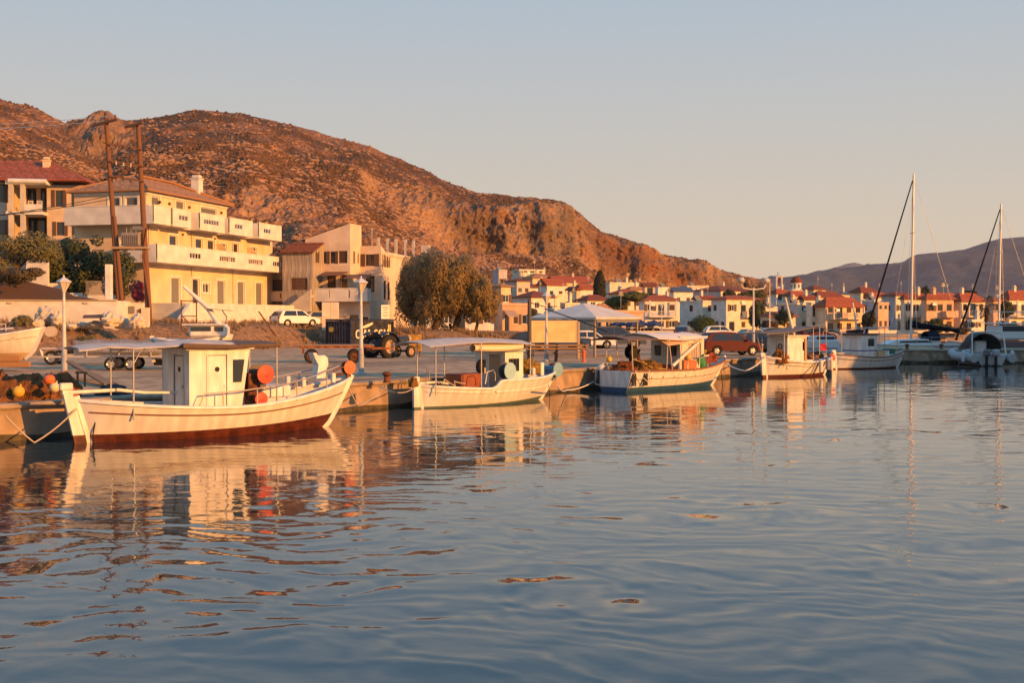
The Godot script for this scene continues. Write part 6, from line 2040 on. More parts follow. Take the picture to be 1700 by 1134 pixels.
# ---------------------------------------------------------------- vehicles
func wheel(par: Node3D, c: Vector3, r: float, w: float, lugs := 0, rim_m: Material = STEEL) -> void:
	# a wheel turning about z
	var b := Basis(Vector3.RIGHT, PI / 2)
	var s := Sh.new()
	s.lathe([Vector2(r * 0.6, -w / 2), Vector2(r * 0.9, -w / 2), Vector2(r, -w * 0.36), Vector2(r, w * 0.36), Vector2(r * 0.9, w / 2), Vector2(r * 0.6, w / 2)], c, 20, b)
	for i in lugs:
		var a := TAU * i / lugs
		for sd in [-1.0, 1.0]:
			var q := c + Vector3(cos(a + sd * 0.06) * r, sin(a + sd * 0.06) * r, sd * w * 0.22)
			s.box(q, Vector3(0.09, 0.06, w * 0.5), Basis(Vector3.BACK, a) * Basis(Vector3.RIGHT, sd * 0.45))
	var t := part("wheel", s, M(0.03, 0.028, 0.026, 0.85, {"tex": "grain"}), par)
	s = Sh.new()
	s.lathe([Vector2(0.02, w * 0.30), Vector2(r * 0.2, w * 0.34), Vector2(r * 0.45, w * 0.24), Vector2(r * 0.62, w * 0.42)], c, 16, b)
	s.lathe([Vector2(0.02, -w * 0.30), Vector2(r * 0.2, -w * 0.34), Vector2(r * 0.45, -w * 0.24), Vector2(r * 0.62, -w * 0.42)], c, 16, b)
	for i in 5:
		var a := TAU * i / 5
		for sd in [-1.0, 1.0]: s.box(c + Vector3(cos(a) * r * 0.36, sin(a) * r * 0.36, sd * w * 0.35), Vector3(r * 0.5, 0.07, 0.03), Basis(Vector3.BACK, a))
	part("rim", s, rim_m, t)

func body_side(s: Sh, poly: Array, wf: Callable) -> void:
	# an outline in x and y whose half width depends on height
	var p2 := PackedVector2Array(poly)
	if Geometry2D.is_polygon_clockwise(p2): p2.reverse()
	var idx := Geometry2D.triangulate_polygon(p2)
	for sd in [1.0, -1.0]:
		for i in range(0, idx.size(), 3):
			var t := []
			for k in 3:
				var q := p2[idx[i + k]]
				t.append(Vector3(q.x, q.y, sd * float(wf.call(q.y))))
			var n := Vector3(0, 0.1, sd).normalized()
			s.st(t[0], t[1], t[2], n, n, n)
	var m := p2.size()
	for i in m:
		var a := p2[i]
		var b := p2[(i + 1) % m]
		var wa: float = wf.call(a.y)
		var wb: float = wf.call(b.y)
		var e := (b - a).normalized()
		var n := Vector3(e.y, -e.x, 0)
		s.st(Vector3(a.x, a.y, wa), Vector3(b.x, b.y, wb), Vector3(b.x, b.y, -wb), n, n, n)
		s.st(Vector3(a.x, a.y, wa), Vector3(b.x, b.y, -wb), Vector3(a.x, a.y, -wa), n, n, n)

func car(label: String, at: Vector3, turn: float, L: float, H: float, paint: Material, kind := "hatch") -> Node3D:
	var o := thing("parked_car", label, "car", at, turn, "cars parked along the quayside road")
	var W := 0.86
	var hb := H * 0.6      # belt line
	var lift := 0.19 if kind != "suv" else 0.26
	var r := 0.31 if kind != "suv" else 0.36
	var xf := L * 0.5
	var wf := func(y: float) -> float:
		if y > hb: return lerpf(W, W * 0.74, (y - hb) / (H - hb))
		if y < 0.45: return lerpf(W - 0.08, W, (y - lift) / (0.45 - lift))
		return W
	var ax := [L * 0.31, -L * 0.3]
	var poly := []
	# underside with wheel arches, from the front back
	poly.append(Vector2(xf - 0.04, lift + 0.05))
	for k in 2:
		for i in 7:
			var a := PI * i / 6.0
			poly.append(Vector2(ax[k] + cos(a) * (r + 0.06), maxf(lift, r + sin(a) * (r + 0.06) - 0.02)))
	poly.append(Vector2(-xf + 0.05, lift + 0.08))
	poly.append(Vector2(-xf, 0.5))
	poly.append(Vector2(-xf + 0.03, hb * 0.9))
	if kind == "sedan": poly.append_array([Vector2(-xf + 0.1, hb + 0.04), Vector2(-xf + 0.75, hb + 0.07)])
	else: poly.append(Vector2(-xf + 0.1, hb))
	poly.append(Vector2(L * 0.2, hb + 0.0))
	poly.append(Vector2(xf - 0.35, hb * 0.88))
	poly.append(Vector2(xf - 0.05, hb * 0.72))
	poly.append(Vector2(xf, 0.45))
	var s := Sh.new()
	body_side(s, poly, wf)
	var roof := []
	if kind == "sedan": roof = [Vector2(-xf + 0.7, hb - 0.01), Vector2(-L * 0.2, H - 0.03), Vector2(0.0, H), Vector2(L * 0.08, H - 0.03), Vector2(L * 0.26, hb - 0.01)]
	else: roof = [Vector2(-xf + 0.08, hb - 0.01), Vector2(-xf + 0.42, H - 0.17), Vector2(-xf + 0.75, H - 0.05), Vector2(-0.25, H), Vector2(L * 0.04, H - 0.04), Vector2(L * 0.13, H - 0.16), Vector2(L * 0.28, hb - 0.01)]
	body_side(s, roof, wf)
	part("body", s, paint, o)
	# side windows, proud by a few millimetres
	var mid := Vector2.ZERO
	for q in roof: mid += q
	mid /= roof.size()
	for span in [[-xf + 0.4, -0.3], [-0.22, L * 0.2]]:
		for sd in [1.0, -1.0]:
			s = Sh.new()
			var lo := hb + 0.05
			var hi := H - 0.12
			var pts := []
			for q in [[span[0], lo], [span[1], lo], [span[1], hi], [span[0], hi]]:
				var x: float = q[0]
				var y: float = q[1]
				if q[1] > lo:
					x = clampf(x, roof[0].x + 0.62, L * 0.25 - (L * 0.2) * (hi - hb) / (H - hb) - 0.04)
				else: x = clampf(x, roof[0].x + 0.14, L * 0.25 - 0.16)
				pts.append(Vector3(x, y, sd * (float(wf.call(y)) + 0.012)))
			if sd > 0: s.quad(pts[0], pts[1], pts[2], pts[3])
			else: s.quad(pts[1], pts[0], pts[3], pts[2])
			part("window", s, GLASS, o)
	for k in 2:
		s = Sh.new()
		var a: Vector2 = roof[-1] if k == 0 else roof[0]
		var b: Vector2 = roof[-2] if k == 0 else roof[1]
		var e := (b - a).normalized()
		var n := Vector3(absf(e.y), absf(e.x), 0) * (1.0 if k == 0 else 1.0)
		if k == 1: n.x = -n.x
		var p := a.lerp(b, 0.1)
		var q := a.lerp(b, 0.9)
		var wp: float = float(wf.call(p.y)) - 0.1
		var wq: float = float(wf.call(q.y)) - 0.08
		var off := n.normalized() * 0.008
		s.st(Vector3(p.x, p.y, wp) + off, Vector3(p.x, p.y, -wp) + off, Vector3(q.x, q.y, -wq) + off, n, n, n)
		s.st(Vector3(p.x, p.y, wp) + off, Vector3(q.x, q.y, -wq) + off, Vector3(q.x, q.y, wq) + off, n, n, n)
		part("windscreen" if k == 0 else "rear_window", s, GLASS, o)
	for x in ax:
		for z in [W - 0.1, -W + 0.1]: wheel(o, Vector3(x, r, z), r, 0.2)
	for z in [-0.62, 0.62]:
		s = Sh.new()
		s.cbox(Vector3(xf - 0.12, hb * 0.72, z), Vector3(0.25, 0.15, 0.34), 0.03)
		part("headlight", s, M(0.6, 0.6, 0.58, 0.15), o)
		s = Sh.new()
		s.cbox(Vector3(-xf + 0.06, hb * 0.86, z * 1.12), Vector3(0.16, 0.26, 0.2), 0.03)
		part("tail_light", s, M(0.35, 0.02, 0.02, 0.25), o)
		s = Sh.new()
		s.cbox(Vector3(L * 0.2, hb + 0.07, z * 1.55), Vector3(0.12, 0.13, 0.2), 0.03)
		part("mirror", s, paint, o)
	s = Sh.new()
	s.cbox(Vector3(-xf + 0.02, lift + 0.16, 0), Vector3(0.14, 0.2, 1.5), 0.04)
	s.cbox(Vector3(xf - 0.03, lift + 0.14, 0), Vector3(0.14, 0.18, 1.5), 0.04)
	part("bumper", s, M(0.045, 0.045, 0.047, 0.6), o)
	s = Sh.new()
	s.box(Vector3(-xf - 0.012, hb * 0.68, 0), Vector3(0.02, 0.11, 0.5))
	part("number_plate", s, M(0.62, 0.62, 0.6, 0.5), o)
	return o

func build_vehicles() -> void:
	var white := M(0.70, 0.69, 0.67, 0.3, {"coat": 0.6})
	var silver := M(0.26, 0.25, 0.24, 0.5)
	var red := M(0.075, 0.006, 0.009, 0.55, {"spec": 0.3})
	var black := M(0.02, 0.021, 0.024, 0.3, {"coat": 0.8})
	var dgrey := M(0.06, 0.06, 0.062, 0.35, {"coat": 0.6})
	var blue := M(0.03, 0.05, 0.10, 0.3, {"coat": 0.6})
	var b := P(490, 550, 103)
	b.y = land_h(b.x, 103) + 0.04
	car("white hatchback parked on the earth bank beside the long terrace wall", b, 0.72, 4.0, 1.47, white)
	b = P(538, 548, 110)
	b.y = land_h(b.x, 110) + 0.04
	car("dark hatchback half hidden between white hatchback and container", b, 0.5, 3.9, 1.45, dgrey)
	car("dark sedan parked behind the tan panel's wooden pole", G(870, 583, 1.0), PI + 0.15, 4.3, 1.42, black, "sedan")
	car("black car with bright wheels seen under the tan panel", G(923, 581, 1.0) + Vector3(0.4, 0, 0), PI + 0.1, 4.2, 1.4, blue, "sedan")
	car("white low car in front of the dark off-roader, beside the shelter's post", G(972, 579, 1.0) + Vector3(0.3, 0, -1.0), 0.12, 4.2, 1.42, white, "sedan")
	car("dark grey off-roader parked right of the shelter", G(1022, 578, 1.0), 0.1, 4.6, 1.75, dgrey, "suv")
	car("red hatchback parked at the quay edge right of the third boat", G(1210, 590, 1.0), 0.25, 4.0, 1.5, red)
	car("black car parked nose to tail behind the red hatchback", G(1262, 586, 1.0) + Vector3(0, 0, -2.5), 0.25, 4.1, 1.42, black, "sedan")
	car("silver car above the red hatchback's bonnet", G(1250, 574, 1.0), 0.3, 4.2, 1.45, silver, "sedan")
	car("white car parked beneath the round hedge", G(1174, 559, 1.0) + Vector3(0, 0, 10), 0.1, 4.2, 1.5, white)
	car("dark car seen behind the fourth boat's awning, left one", G(1292, 569, 1.0), 0.2, 4.2, 1.5, black)
	car("silver car behind the fourth boat's cabin roof", G(1320, 567, 1.0), 0.1, 4.2, 1.45, silver, "sedan")
	car("dark red car right of the fourth boat's cabin", G(1352, 567, 1.0), 0.15, 4.1, 1.5, red)
	car("dark hatchback in the restaurant lane behind the plain lamp post", G(1128, 560, 1.0) + Vector3(0, 0, 4), 1.2, 4.0, 1.5, dgrey)
	# blue tractor
	b = G(640, 594, 1.0)
	var o := thing("tractor", "old blue tractor with big muddy rear wheels on the quay", "tractor", b, 0.86)
	var tb := M(0.035, 0.06, 0.13, 0.5, {"tex": "worn"})
	var s := Sh.new()
	s.cbox(Vector3(0.95, 0.98, 0), Vector3(1.5, 0.56, 0.58), 0.08)
	s.cbox(Vector3(0.1, 0.75, 0), Vector3(1.0, 0.5, 0.5), 0.05)
	s.cbox(Vector3(-0.35, 0.8, 0), Vector3(0.9, 0.5, 0.55), 0.05)
	part("body", s, tb, o)
	s = Sh.new()
	s.cbox(Vector3(1.72, 0.97, 0), Vector3(0.06, 0.5, 0.5), 0.02)
	for i in 4: s.box(Vector3(1.76, 0.8 + 0.12 * i, 0), Vector3(0.02, 0.03, 0.44))
	part("grille", s, BLACK, o)
	for z in [-0.72, 0.72]:
		s = Sh.new()
		var arc := []
		for i in 7: arc.append(Vector2(-0.45 + 0.86 * cos(0.35 + 1.9 * i / 6.0), 0.7 + 0.86 * sin(0.35 + 1.9 * i / 6.0)))
		for i in 7: arc.append(Vector2(-0.45 + 0.8 * cos(2.25 - 1.9 * i / 6.0), 0.7 + 0.8 * sin(2.25 - 1.9 * i / 6.0)))
		s.prism(arc, Vector3(0, 0, z - 0.2), Vector3.RIGHT, UP, Vector3.BACK * 0.4)
		pieces("mudguard", s, tb, o)
	for z in [-0.74, 0.74]: wheel(o, Vector3(-0.45, 0.68, z), 0.68, 0.38, 22, M(0.4, 0.27, 0.17, 0.7))
	for z in [-0.6, 0.6]: wheel(o, Vector3(1.5, 0.36, z), 0.36, 0.2, 0, M(0.4, 0.27, 0.17, 0.7))
	s = Sh.new()
	s.box(Vector3(1.5, 0.38, 0), Vector3(0.12, 0.12, 1.1))
	part("axle", s, BLACK, o)
	s = Sh.new()
	s.cbox(Vector3(-0.55, 1.2, 0), Vector3(0.45, 0.12, 0.45), 0.04)
	s.cbox(Vector3(-0.78, 1.38, 0), Vector3(0.1, 0.3, 0.45), 0.04)
	part("seat", s, BLACK, o)
	s = Sh.new()
	var ring := []
	for i in 13: ring.append(Vector3(0.0 + 0.1 * sin(TAU * i / 12), 1.42 + 0.16 * sin(TAU * i / 12), 0.2 * cos(TAU * i / 12)))
	s.tube(ring, 0.02, 5)
	s.cyl(Vector3(0.3, 1.1, 0), Vector3(0, 1.42, 0), 0.025, 0.025, 6)
	part("steering_wheel", s, BLACK, o)
	s = Sh.new()
	s.cyl(Vector3(1.0, 1.2, 0.2), Vector3(1.0, 1.75, 0.2), 0.04, 0.03, 8)
	part("exhaust", s, RUST, o)
	for z in [-0.3, 0.3]:
		s = Sh.new()
		s.cyl(Vector3(1.66, 1.15, z), Vector3(1.76, 1.15, z), 0.09, 0.09, 10)
		part("headlight", s, M(0.6, 0.58, 0.5, 0.2), o)
	s = Sh.new()
	s.box(Vector3(-1.1, 0.5, 0), Vector3(0.8, 0.08, 0.1))
	s.box(Vector3(-0.95, 0.62, 0.25), Vector3(0.7, 0.06, 0.06), Basis(Vector3.BACK, 0.4))
	s.box(Vector3(-0.95, 0.62, -0.25), Vector3(0.7, 0.06, 0.06), Basis(Vector3.BACK, 0.4))
	part("drawbar", s, RUST, o)
	b = G(687, 592, 1.0)
	o = thing("yellow_tank", "square yellow steel tank standing right before the tractor", "tank", b + Vector3(0, 0, -0.9), 0.05)
	s = Sh.new()
	s.cbox(Vector3(0, 0.83, 0), Vector3(0.82, 1.05, 0.7), 0.03)
	part("body", s, M(0.78, 0.44, 0.08, 0.6, {"tex": "worn", "scale": 0.6}), o)
	s = Sh.new()
	for x in [-0.3, 0.3]:
		for z in [-0.25, 0.25]: s.box(Vector3(x, 0.16, z), Vector3(0.08, 0.33, 0.08))
	part("leg", s, RUST, o)
	# flat trailer
	b = G(560, 602, 1.0)
	o = thing("flat_trailer", "rusty orange flat-bed trailer with one load wheel on top", "trailer", b, 0.15)
	s = Sh.new()
	s.box(Vector3(0, 0.85, 0.85), Vector3(3.9, 0.12, 0.1))
	s.box(Vector3(0, 0.85, -0.85), Vector3(3.9, 0.12, 0.1))
	for i in 5: s.box(Vector3(-1.85 + 0.92 * i, 0.84, 0), Vector3(0.1, 0.11, 1.59))
	s.box(Vector3(2.4, 0.75, 0.3), Vector3(1.2, 0.1, 0.1), Basis(UP, 0.25))
	s.box(Vector3(2.4, 0.75, -0.3), Vector3(1.2, 0.1, 0.1), Basis(UP, -0.25))
	s.box(Vector3(-1.75, 0.7, 0.8), Vector3(0.12, 0.4, 0.1))
	part("frame", s, M(0.42, 0.15, 0.05, 0.8, {"tex": "worn"}), o)
	for i in 7:
		s = Sh.new()
		s.box(Vector3(0, 0.935, -0.75 + 0.25 * i), Vector3(3.85, 0.045, 0.23))
		part("plank", s, M(0.38, 0.26, 0.16, 0.85, {"tex": "grain"}), o)
	for x in [-1.35, 0.9]:
		for z in [-0.75, 0.75]: wheel(o, Vector3(x, 0.36, z), 0.36, 0.24, 0, RUST)
	s = Sh.new()
	part("axle", (func() -> Sh:
		s.box(Vector3(-1.35, 0.36, 0), Vector3(0.1, 0.1, 1.4)); s.box(Vector3(0.9, 0.36, 0), Vector3(0.1, 0.1, 1.4)); return s).call(), BLACK, o)
	# boats and gear laid up on trailers at the left
	b = G(196, 614, 1.0)
	o = thing("boat_trailer", "galvanised boat trailer carrying a slim boat under grey tarpaulin, left of the first boat's cabin", "trailer", b, 0.1)
	s = Sh.new()
	for z in [-0.5, 0.5]: s.box(Vector3(0.2, 0.62, z), Vector3(4.6, 0.08, 0.06))
	for i in 5: s.box(Vector3(-1.8 + 1.0 * i, 0.62, 0), Vector3(0.06, 0.07, 0.93))
	s.box(Vector3(-2.9, 0.6, 0), Vector3(2.0, 0.08, 0.08))
	for i in 3:
		for z in [-0.6, 0.6]: s.box(Vector3(-1.2 + 1.4 * i, 0.85, z), Vector3(0.05, 0.5, 0.05))
	part("frame", s, M(0.5, 0.48, 0.45, 0.5, {"metal": 0.4}), o)
	for x in [-0.1, 0.75]:
		for z in [-0.8, 0.8]: wheel(o, Vector3(x, 0.3, z), 0.3, 0.18)
	s = Sh.new()
	for z in [-0.8, 0.8]: s.cbox(Vector3(0.32, 0.66, z), Vector3(1.7, 0.05, 0.24), 0.02)
	pieces("mudguard", s, STEEL, o)
	o = thing("covered_boat", "slim boat under a crumpled grey tarpaulin on the galvanised trailer", "boat", b + UP * 0.66, 0.1)
	var rows := []
	for i in 13:
		var x := -1.9 + 4.4 * i / 12.0
		var hw := 0.75 * sqrt(maxf(0.02, 1.0 - pow((x - 0.6) / 2.55, 2.0)))
		var row := PackedVector3Array()
		for k in 9:
			var a := PI * k / 8.0
			row.append(Vector3(x, 0.18 + sin(a) * (0.52 + 0.05 * sin(x * 5.0)), -cos(a) * hw))
		rows.append(row)
	s = Sh.new()
	s.loft(rows)
	part("tarpaulin", s, M(0.30, 0.28, 0.27, 0.8, {"tex": "stain", "bump": "lumps", "scale": 1.0, "h": 6.0}), o)
	s = Sh.new()
	for r in rows:
		var q := PackedVector3Array([r[0], Vector3(r[0].x, 0.0, r[0].z * 0.5), Vector3(r[0].x, 0.0, -r[0].z * 0.5), r[8]])
		if r == rows[0]: continue
	for i in rows.size() - 1:
		for k in [0, 8]:
			var p: Vector3 = rows[i][k]
			var q: Vector3 = rows[i + 1][k]
			s.quad(p, q, Vector3(q.x, 0, q.z * 0.45), Vector3(p.x, 0, p.z * 0.45))
	part("hull", s, M(0.55, 0.52, 0.48, 0.6), o)
	b = G(132, 605, 1.0)
	o = thing("dinghy_trailer", "low trailer piled with dark tarpaulin and gear behind the left lamp post", "trailer", b, 0.05)
	s = Sh.new()
	for z in [-0.5, 0.5]: s.box(Vector3(0.3, 0.5, z), Vector3(4.4, 0.08, 0.07))
	for i in 4: s.box(Vector3(-1.5 + 1.1 * i, 0.5, 0), Vector3(0.07, 0.07, 0.92))
	part("frame", s, M(0.45, 0.38, 0.3, 0.6), o)
	for z in [-0.66, 0.66]: wheel(o, Vector3(-1.15, 0.36, z), 0.36, 0.2)
	s = Sh.new()
	s.cbox(Vector3(-1.15, 0.82, 0.68), Vector3(0.95, 0.06, 0.3), 0.03)
	s.cbox(Vector3(-1.62, 0.62, 0.68), Vector3(0.05, 0.4, 0.3), 0.02, Basis(Vector3.BACK, 0.3))
	pieces("mudguard", s, WHITE, o)
	net_pile("dark tarpaulin heap on the low trailer behind the left lamp post", b + Vector3(0.7, 0.55, 0), Vector3(1.2, 0.42, 0.6), Color(0.07, 0.06, 0.055), 33)
	for i in 9:
		s = Sh.new()
		var p := b + Vector3(0.9 + 0.26 * i, 0.62 + 0.07 * (i % 3), 0.62 + 0.1 * (i % 2))
		s.cyl(p, p + Vector3(0.16 * (1 if i % 2 else -1), 0.42, 0.05), 0.05, 0.045, 7)
		var m := part("trailer_roller", s, M(0.6, 0.52, 0.42, 0.6), self)
		tag(m, ["first", "second", "third", "fourth", "fifth", "sixth", "seventh", "eighth", "ninth"][i] + " pale roller from the left on the low trailer", "roller", "pale rollers stacked on the low trailer")
	# white rowing boat on timbers at the left edge
	b = G(14, 616, 1.0)
	for i in 3:
		s = Sh.new()
		var p := b + Vector3(-0.9 + 0.05 * i, 0.32 + 0.26 * (i / 2), 0.9 - 0.35 * (i % 2))
		s.cbox(p, Vector3(4.4 - 0.5 * i, 0.24, 0.22), 0.015, Basis(UP, 0.06))
		var m := single("timber_beam", s, M(0.46, 0.24, 0.1, 0.8, {"tex": "grain"}), ["long squared timber nearest the nets, under the laid-up white boat", "second squared timber behind the nearest one, under the laid-up boat", "topmost squared timber carrying the laid-up white boat"][i], "timber", "timbers under the laid-up boat")
	var hb := thing("laid_up_boat", "white wooden boat laid up on timbers at the left edge", "boat", b + Vector3(-4.5, 0.78, 0.2), 0.02)
	hull(hb, 5.6, 1.9, 0.9, 0.72, 1.15, 0.1, 0.5, 0.0, 0.3, 0.25, {"top": PAINT, "bottom": M(0.5, 0.36, 0.22, 0.7), "trim": M(0.4, 0.36, 0.3, 0.7), "cap": PAINT, "deck": WOOD})
	s = Sh.new()
	s.tube([Vector3(3.4, 0.85, 0.5), Vector3(3.4, 1.25, 0.5), Vector3(4.6, 1.3, 0.35), Vector3(4.6, 0.95, 0.3)], 0.02)
	s.tube([Vector3(2.4, 0.8, 0.6), Vector3(3.2, 0.98, 0.2), Vector3(4.9, 1.12, 0.3)], 0.04)
	part("rail", s, PAINT, hb)
	net_pile("grey bundle of gear lying in the laid-up white boat", hb.position + Vector3(4.0, 0.75, 0.1), Vector3(1.3, 0.28, 0.45), Color(0.32, 0.31, 0.31), 51)
	b = P(80, 548, 70)
	o = thing("cable_drum", "small pale cable drum standing at the end of the laid-up boat", "drum", G(86, 603, 1.0) + Vector3(0, 1.35, 0))
	s = Sh.new()
	for z in [-0.16, 0.16]: s.cyl(Vector3(0, 0.3, z - 0.02), Vector3(0, 0.3, z + 0.02), 0.28, 0.28, 16)
	pieces("flange", s, M(0.55, 0.45, 0.33, 0.8), o)
	s = Sh.new()
	s.cyl(Vector3(0, 0.3, -0.14), Vector3(0, 0.3, 0.14), 0.14, 0.14, 12)
	part("core", s, BLACK, o)
	# white cabin boat ashore behind the first boat's awning, its mast raked to the left
	b = G(336, 614, 1.0)
	o = thing("cabin_boat_ashore", "white cabin boat ashore whose slanting white mast rises over the first boat's awning", "boat", b + Vector3(-2.2, 0.5, 0), 0.1)
	hull(o, 3.0, 1.7, 0.95, 0.85, 1.05, 0.05, 0.45, 0.0, 0.3, 0.2, {"top": PAINT, "bottom": BLACK, "trim": BLACK, "cap": PAINT, "deck": PAINT})
	s = Sh.new()
	s.cbox(Vector3(2.5, 1.25, 0), Vector3(1.7, 0.55, 1.2), 0.1)
	s.cbox(Vector3(2.3, 1.55, 0), Vector3(1.9, 0.07, 1.3), 0.03)
	part("cabin", s, PAINT, o)
	for q in [[2.2, 0.9], [3.0, 0.4]]:
		s = Sh.new()
		s.cbox(Vector3(q[0], 1.36, 0.6), Vector3(q[1], 0.22, 0.03), 0.01)
		part("window", s, GLASS, o)
	s = Sh.new()
	s.tube([Vector3(3.0, 1.5, 0), Vector3(2.4, 2.35, 0), Vector3(1.35, 3.3, 0)], 0.16, 10, 0.07)
	part("mast", s, PAINT, o)
	s = Sh.new()
	s.sheet([PackedVector3Array([Vector3(2.3, 2.3, -0.3), Vector3(2.3, 2.3, 0.3)]), PackedVector3Array([Vector3(3.5, 2.2, -0.3), Vector3(3.5, 2.2, 0.3)])], 0.03)
	s.tube([Vector3(3.1, 2.2, 0.2), Vector3(3.3, 1.9, 0.2), Vector3(3.25, 1.6, 0.2)], 0.03)
	part("solar_panel", s, SHUT_GREY, o)
	# wheelbarrow-sized clutter on the bank behind the tamarisks' foot
	b = P(752, 548, 108)
	s = Sh.new()
	o = thing("moped", "dark moped parked between the two thick tamarisk trunks", "moped", P(742, 555, 110), 0.8)
	for x in [-0.6, 0.6]: wheel(o, Vector3(x, 0.27, 0), 0.27, 0.1)
	s.cbox(Vector3(-0.25, 0.68, 0), Vector3(0.75, 0.22, 0.3), 0.06)
	s.cbox(Vector3(0.0, 0.4, 0), Vector3(0.7, 0.1, 0.3), 0.03)
	s.tube([Vector3(0.6, 0.3, 0), Vector3(0.42, 0.95, 0), Vector3(0.36, 1.05, 0.3)], 0.03)
	s.cbox(Vector3(0.45, 0.75, 0), Vector3(0.1, 0.5, 0.36), 0.03, Basis(Vector3.BACK, 0.25))
	part("body", s, BLACK, o)

# ---------------------------------------------------------------- boats
# A boat's own axes: x runs forward from the foot of the sternpost, y up from the water, z to the side that faces the open water.
class Form:
	var L := 7.0
	var B := 2.4
	var ss := 1.1
	var sm := 0.85
	var sb := 1.4
	var rs := 0.15
	var rb := 1.0
	var transom := false
	var step := -1.0       # where a raised bulwark begins, as a share of the length
	var lift := 0.0
	func sheer(t: float) -> float:
		var k := 2.0 * t - 1.0
		var y := sm + (sb - sm) * pow(maxf(k, 0.0), 1.8) + (ss - sm) * pow(maxf(-k, 0.0), 1.8)
		if step > 0.0: y += lift * smoothstep(step - 0.025, step + 0.025, t) * (1.0 - 0.75 * smoothstep(step + 0.1, 1.0, t))
		return y
	func x(t: float, y: float) -> float:
		return lerpf(-rs * maxf(y, -0.2), L + rb * signf(y) * pow(absf(y) / sb, 0.85) if y > 0.0 else L + y * 1.3, t)
	func beam(t: float) -> float:
		var k := 2.0 * t - 1.0
		if transom and t < 0.55: return B / 2.0 * lerpf(0.86, 1.0, smoothstep(0.0, 0.5, t))
		return B / 2.0 * pow(maxf(0.0, 1.0 - pow(absf(k), 2.3)), 0.72)
	func half(t: float, y: float, keel: float) -> float:
		var k := absf(2.0 * t - 1.0)
		if transom: k = maxf(0.0, 2.0 * t - 1.0)
		var v := clampf((y + keel) / (sheer(t) + keel), 0.0, 1.0)
		return maxf(beam(t) * pow(v, lerpf(0.36, 0.9, k * k)), 0.0)
	func p(t: float, y: float, side: float, keel: float, out := 0.0) -> Vector3:
		return Vector3(x(t, y), y, side * (half(t, y, keel) + out))

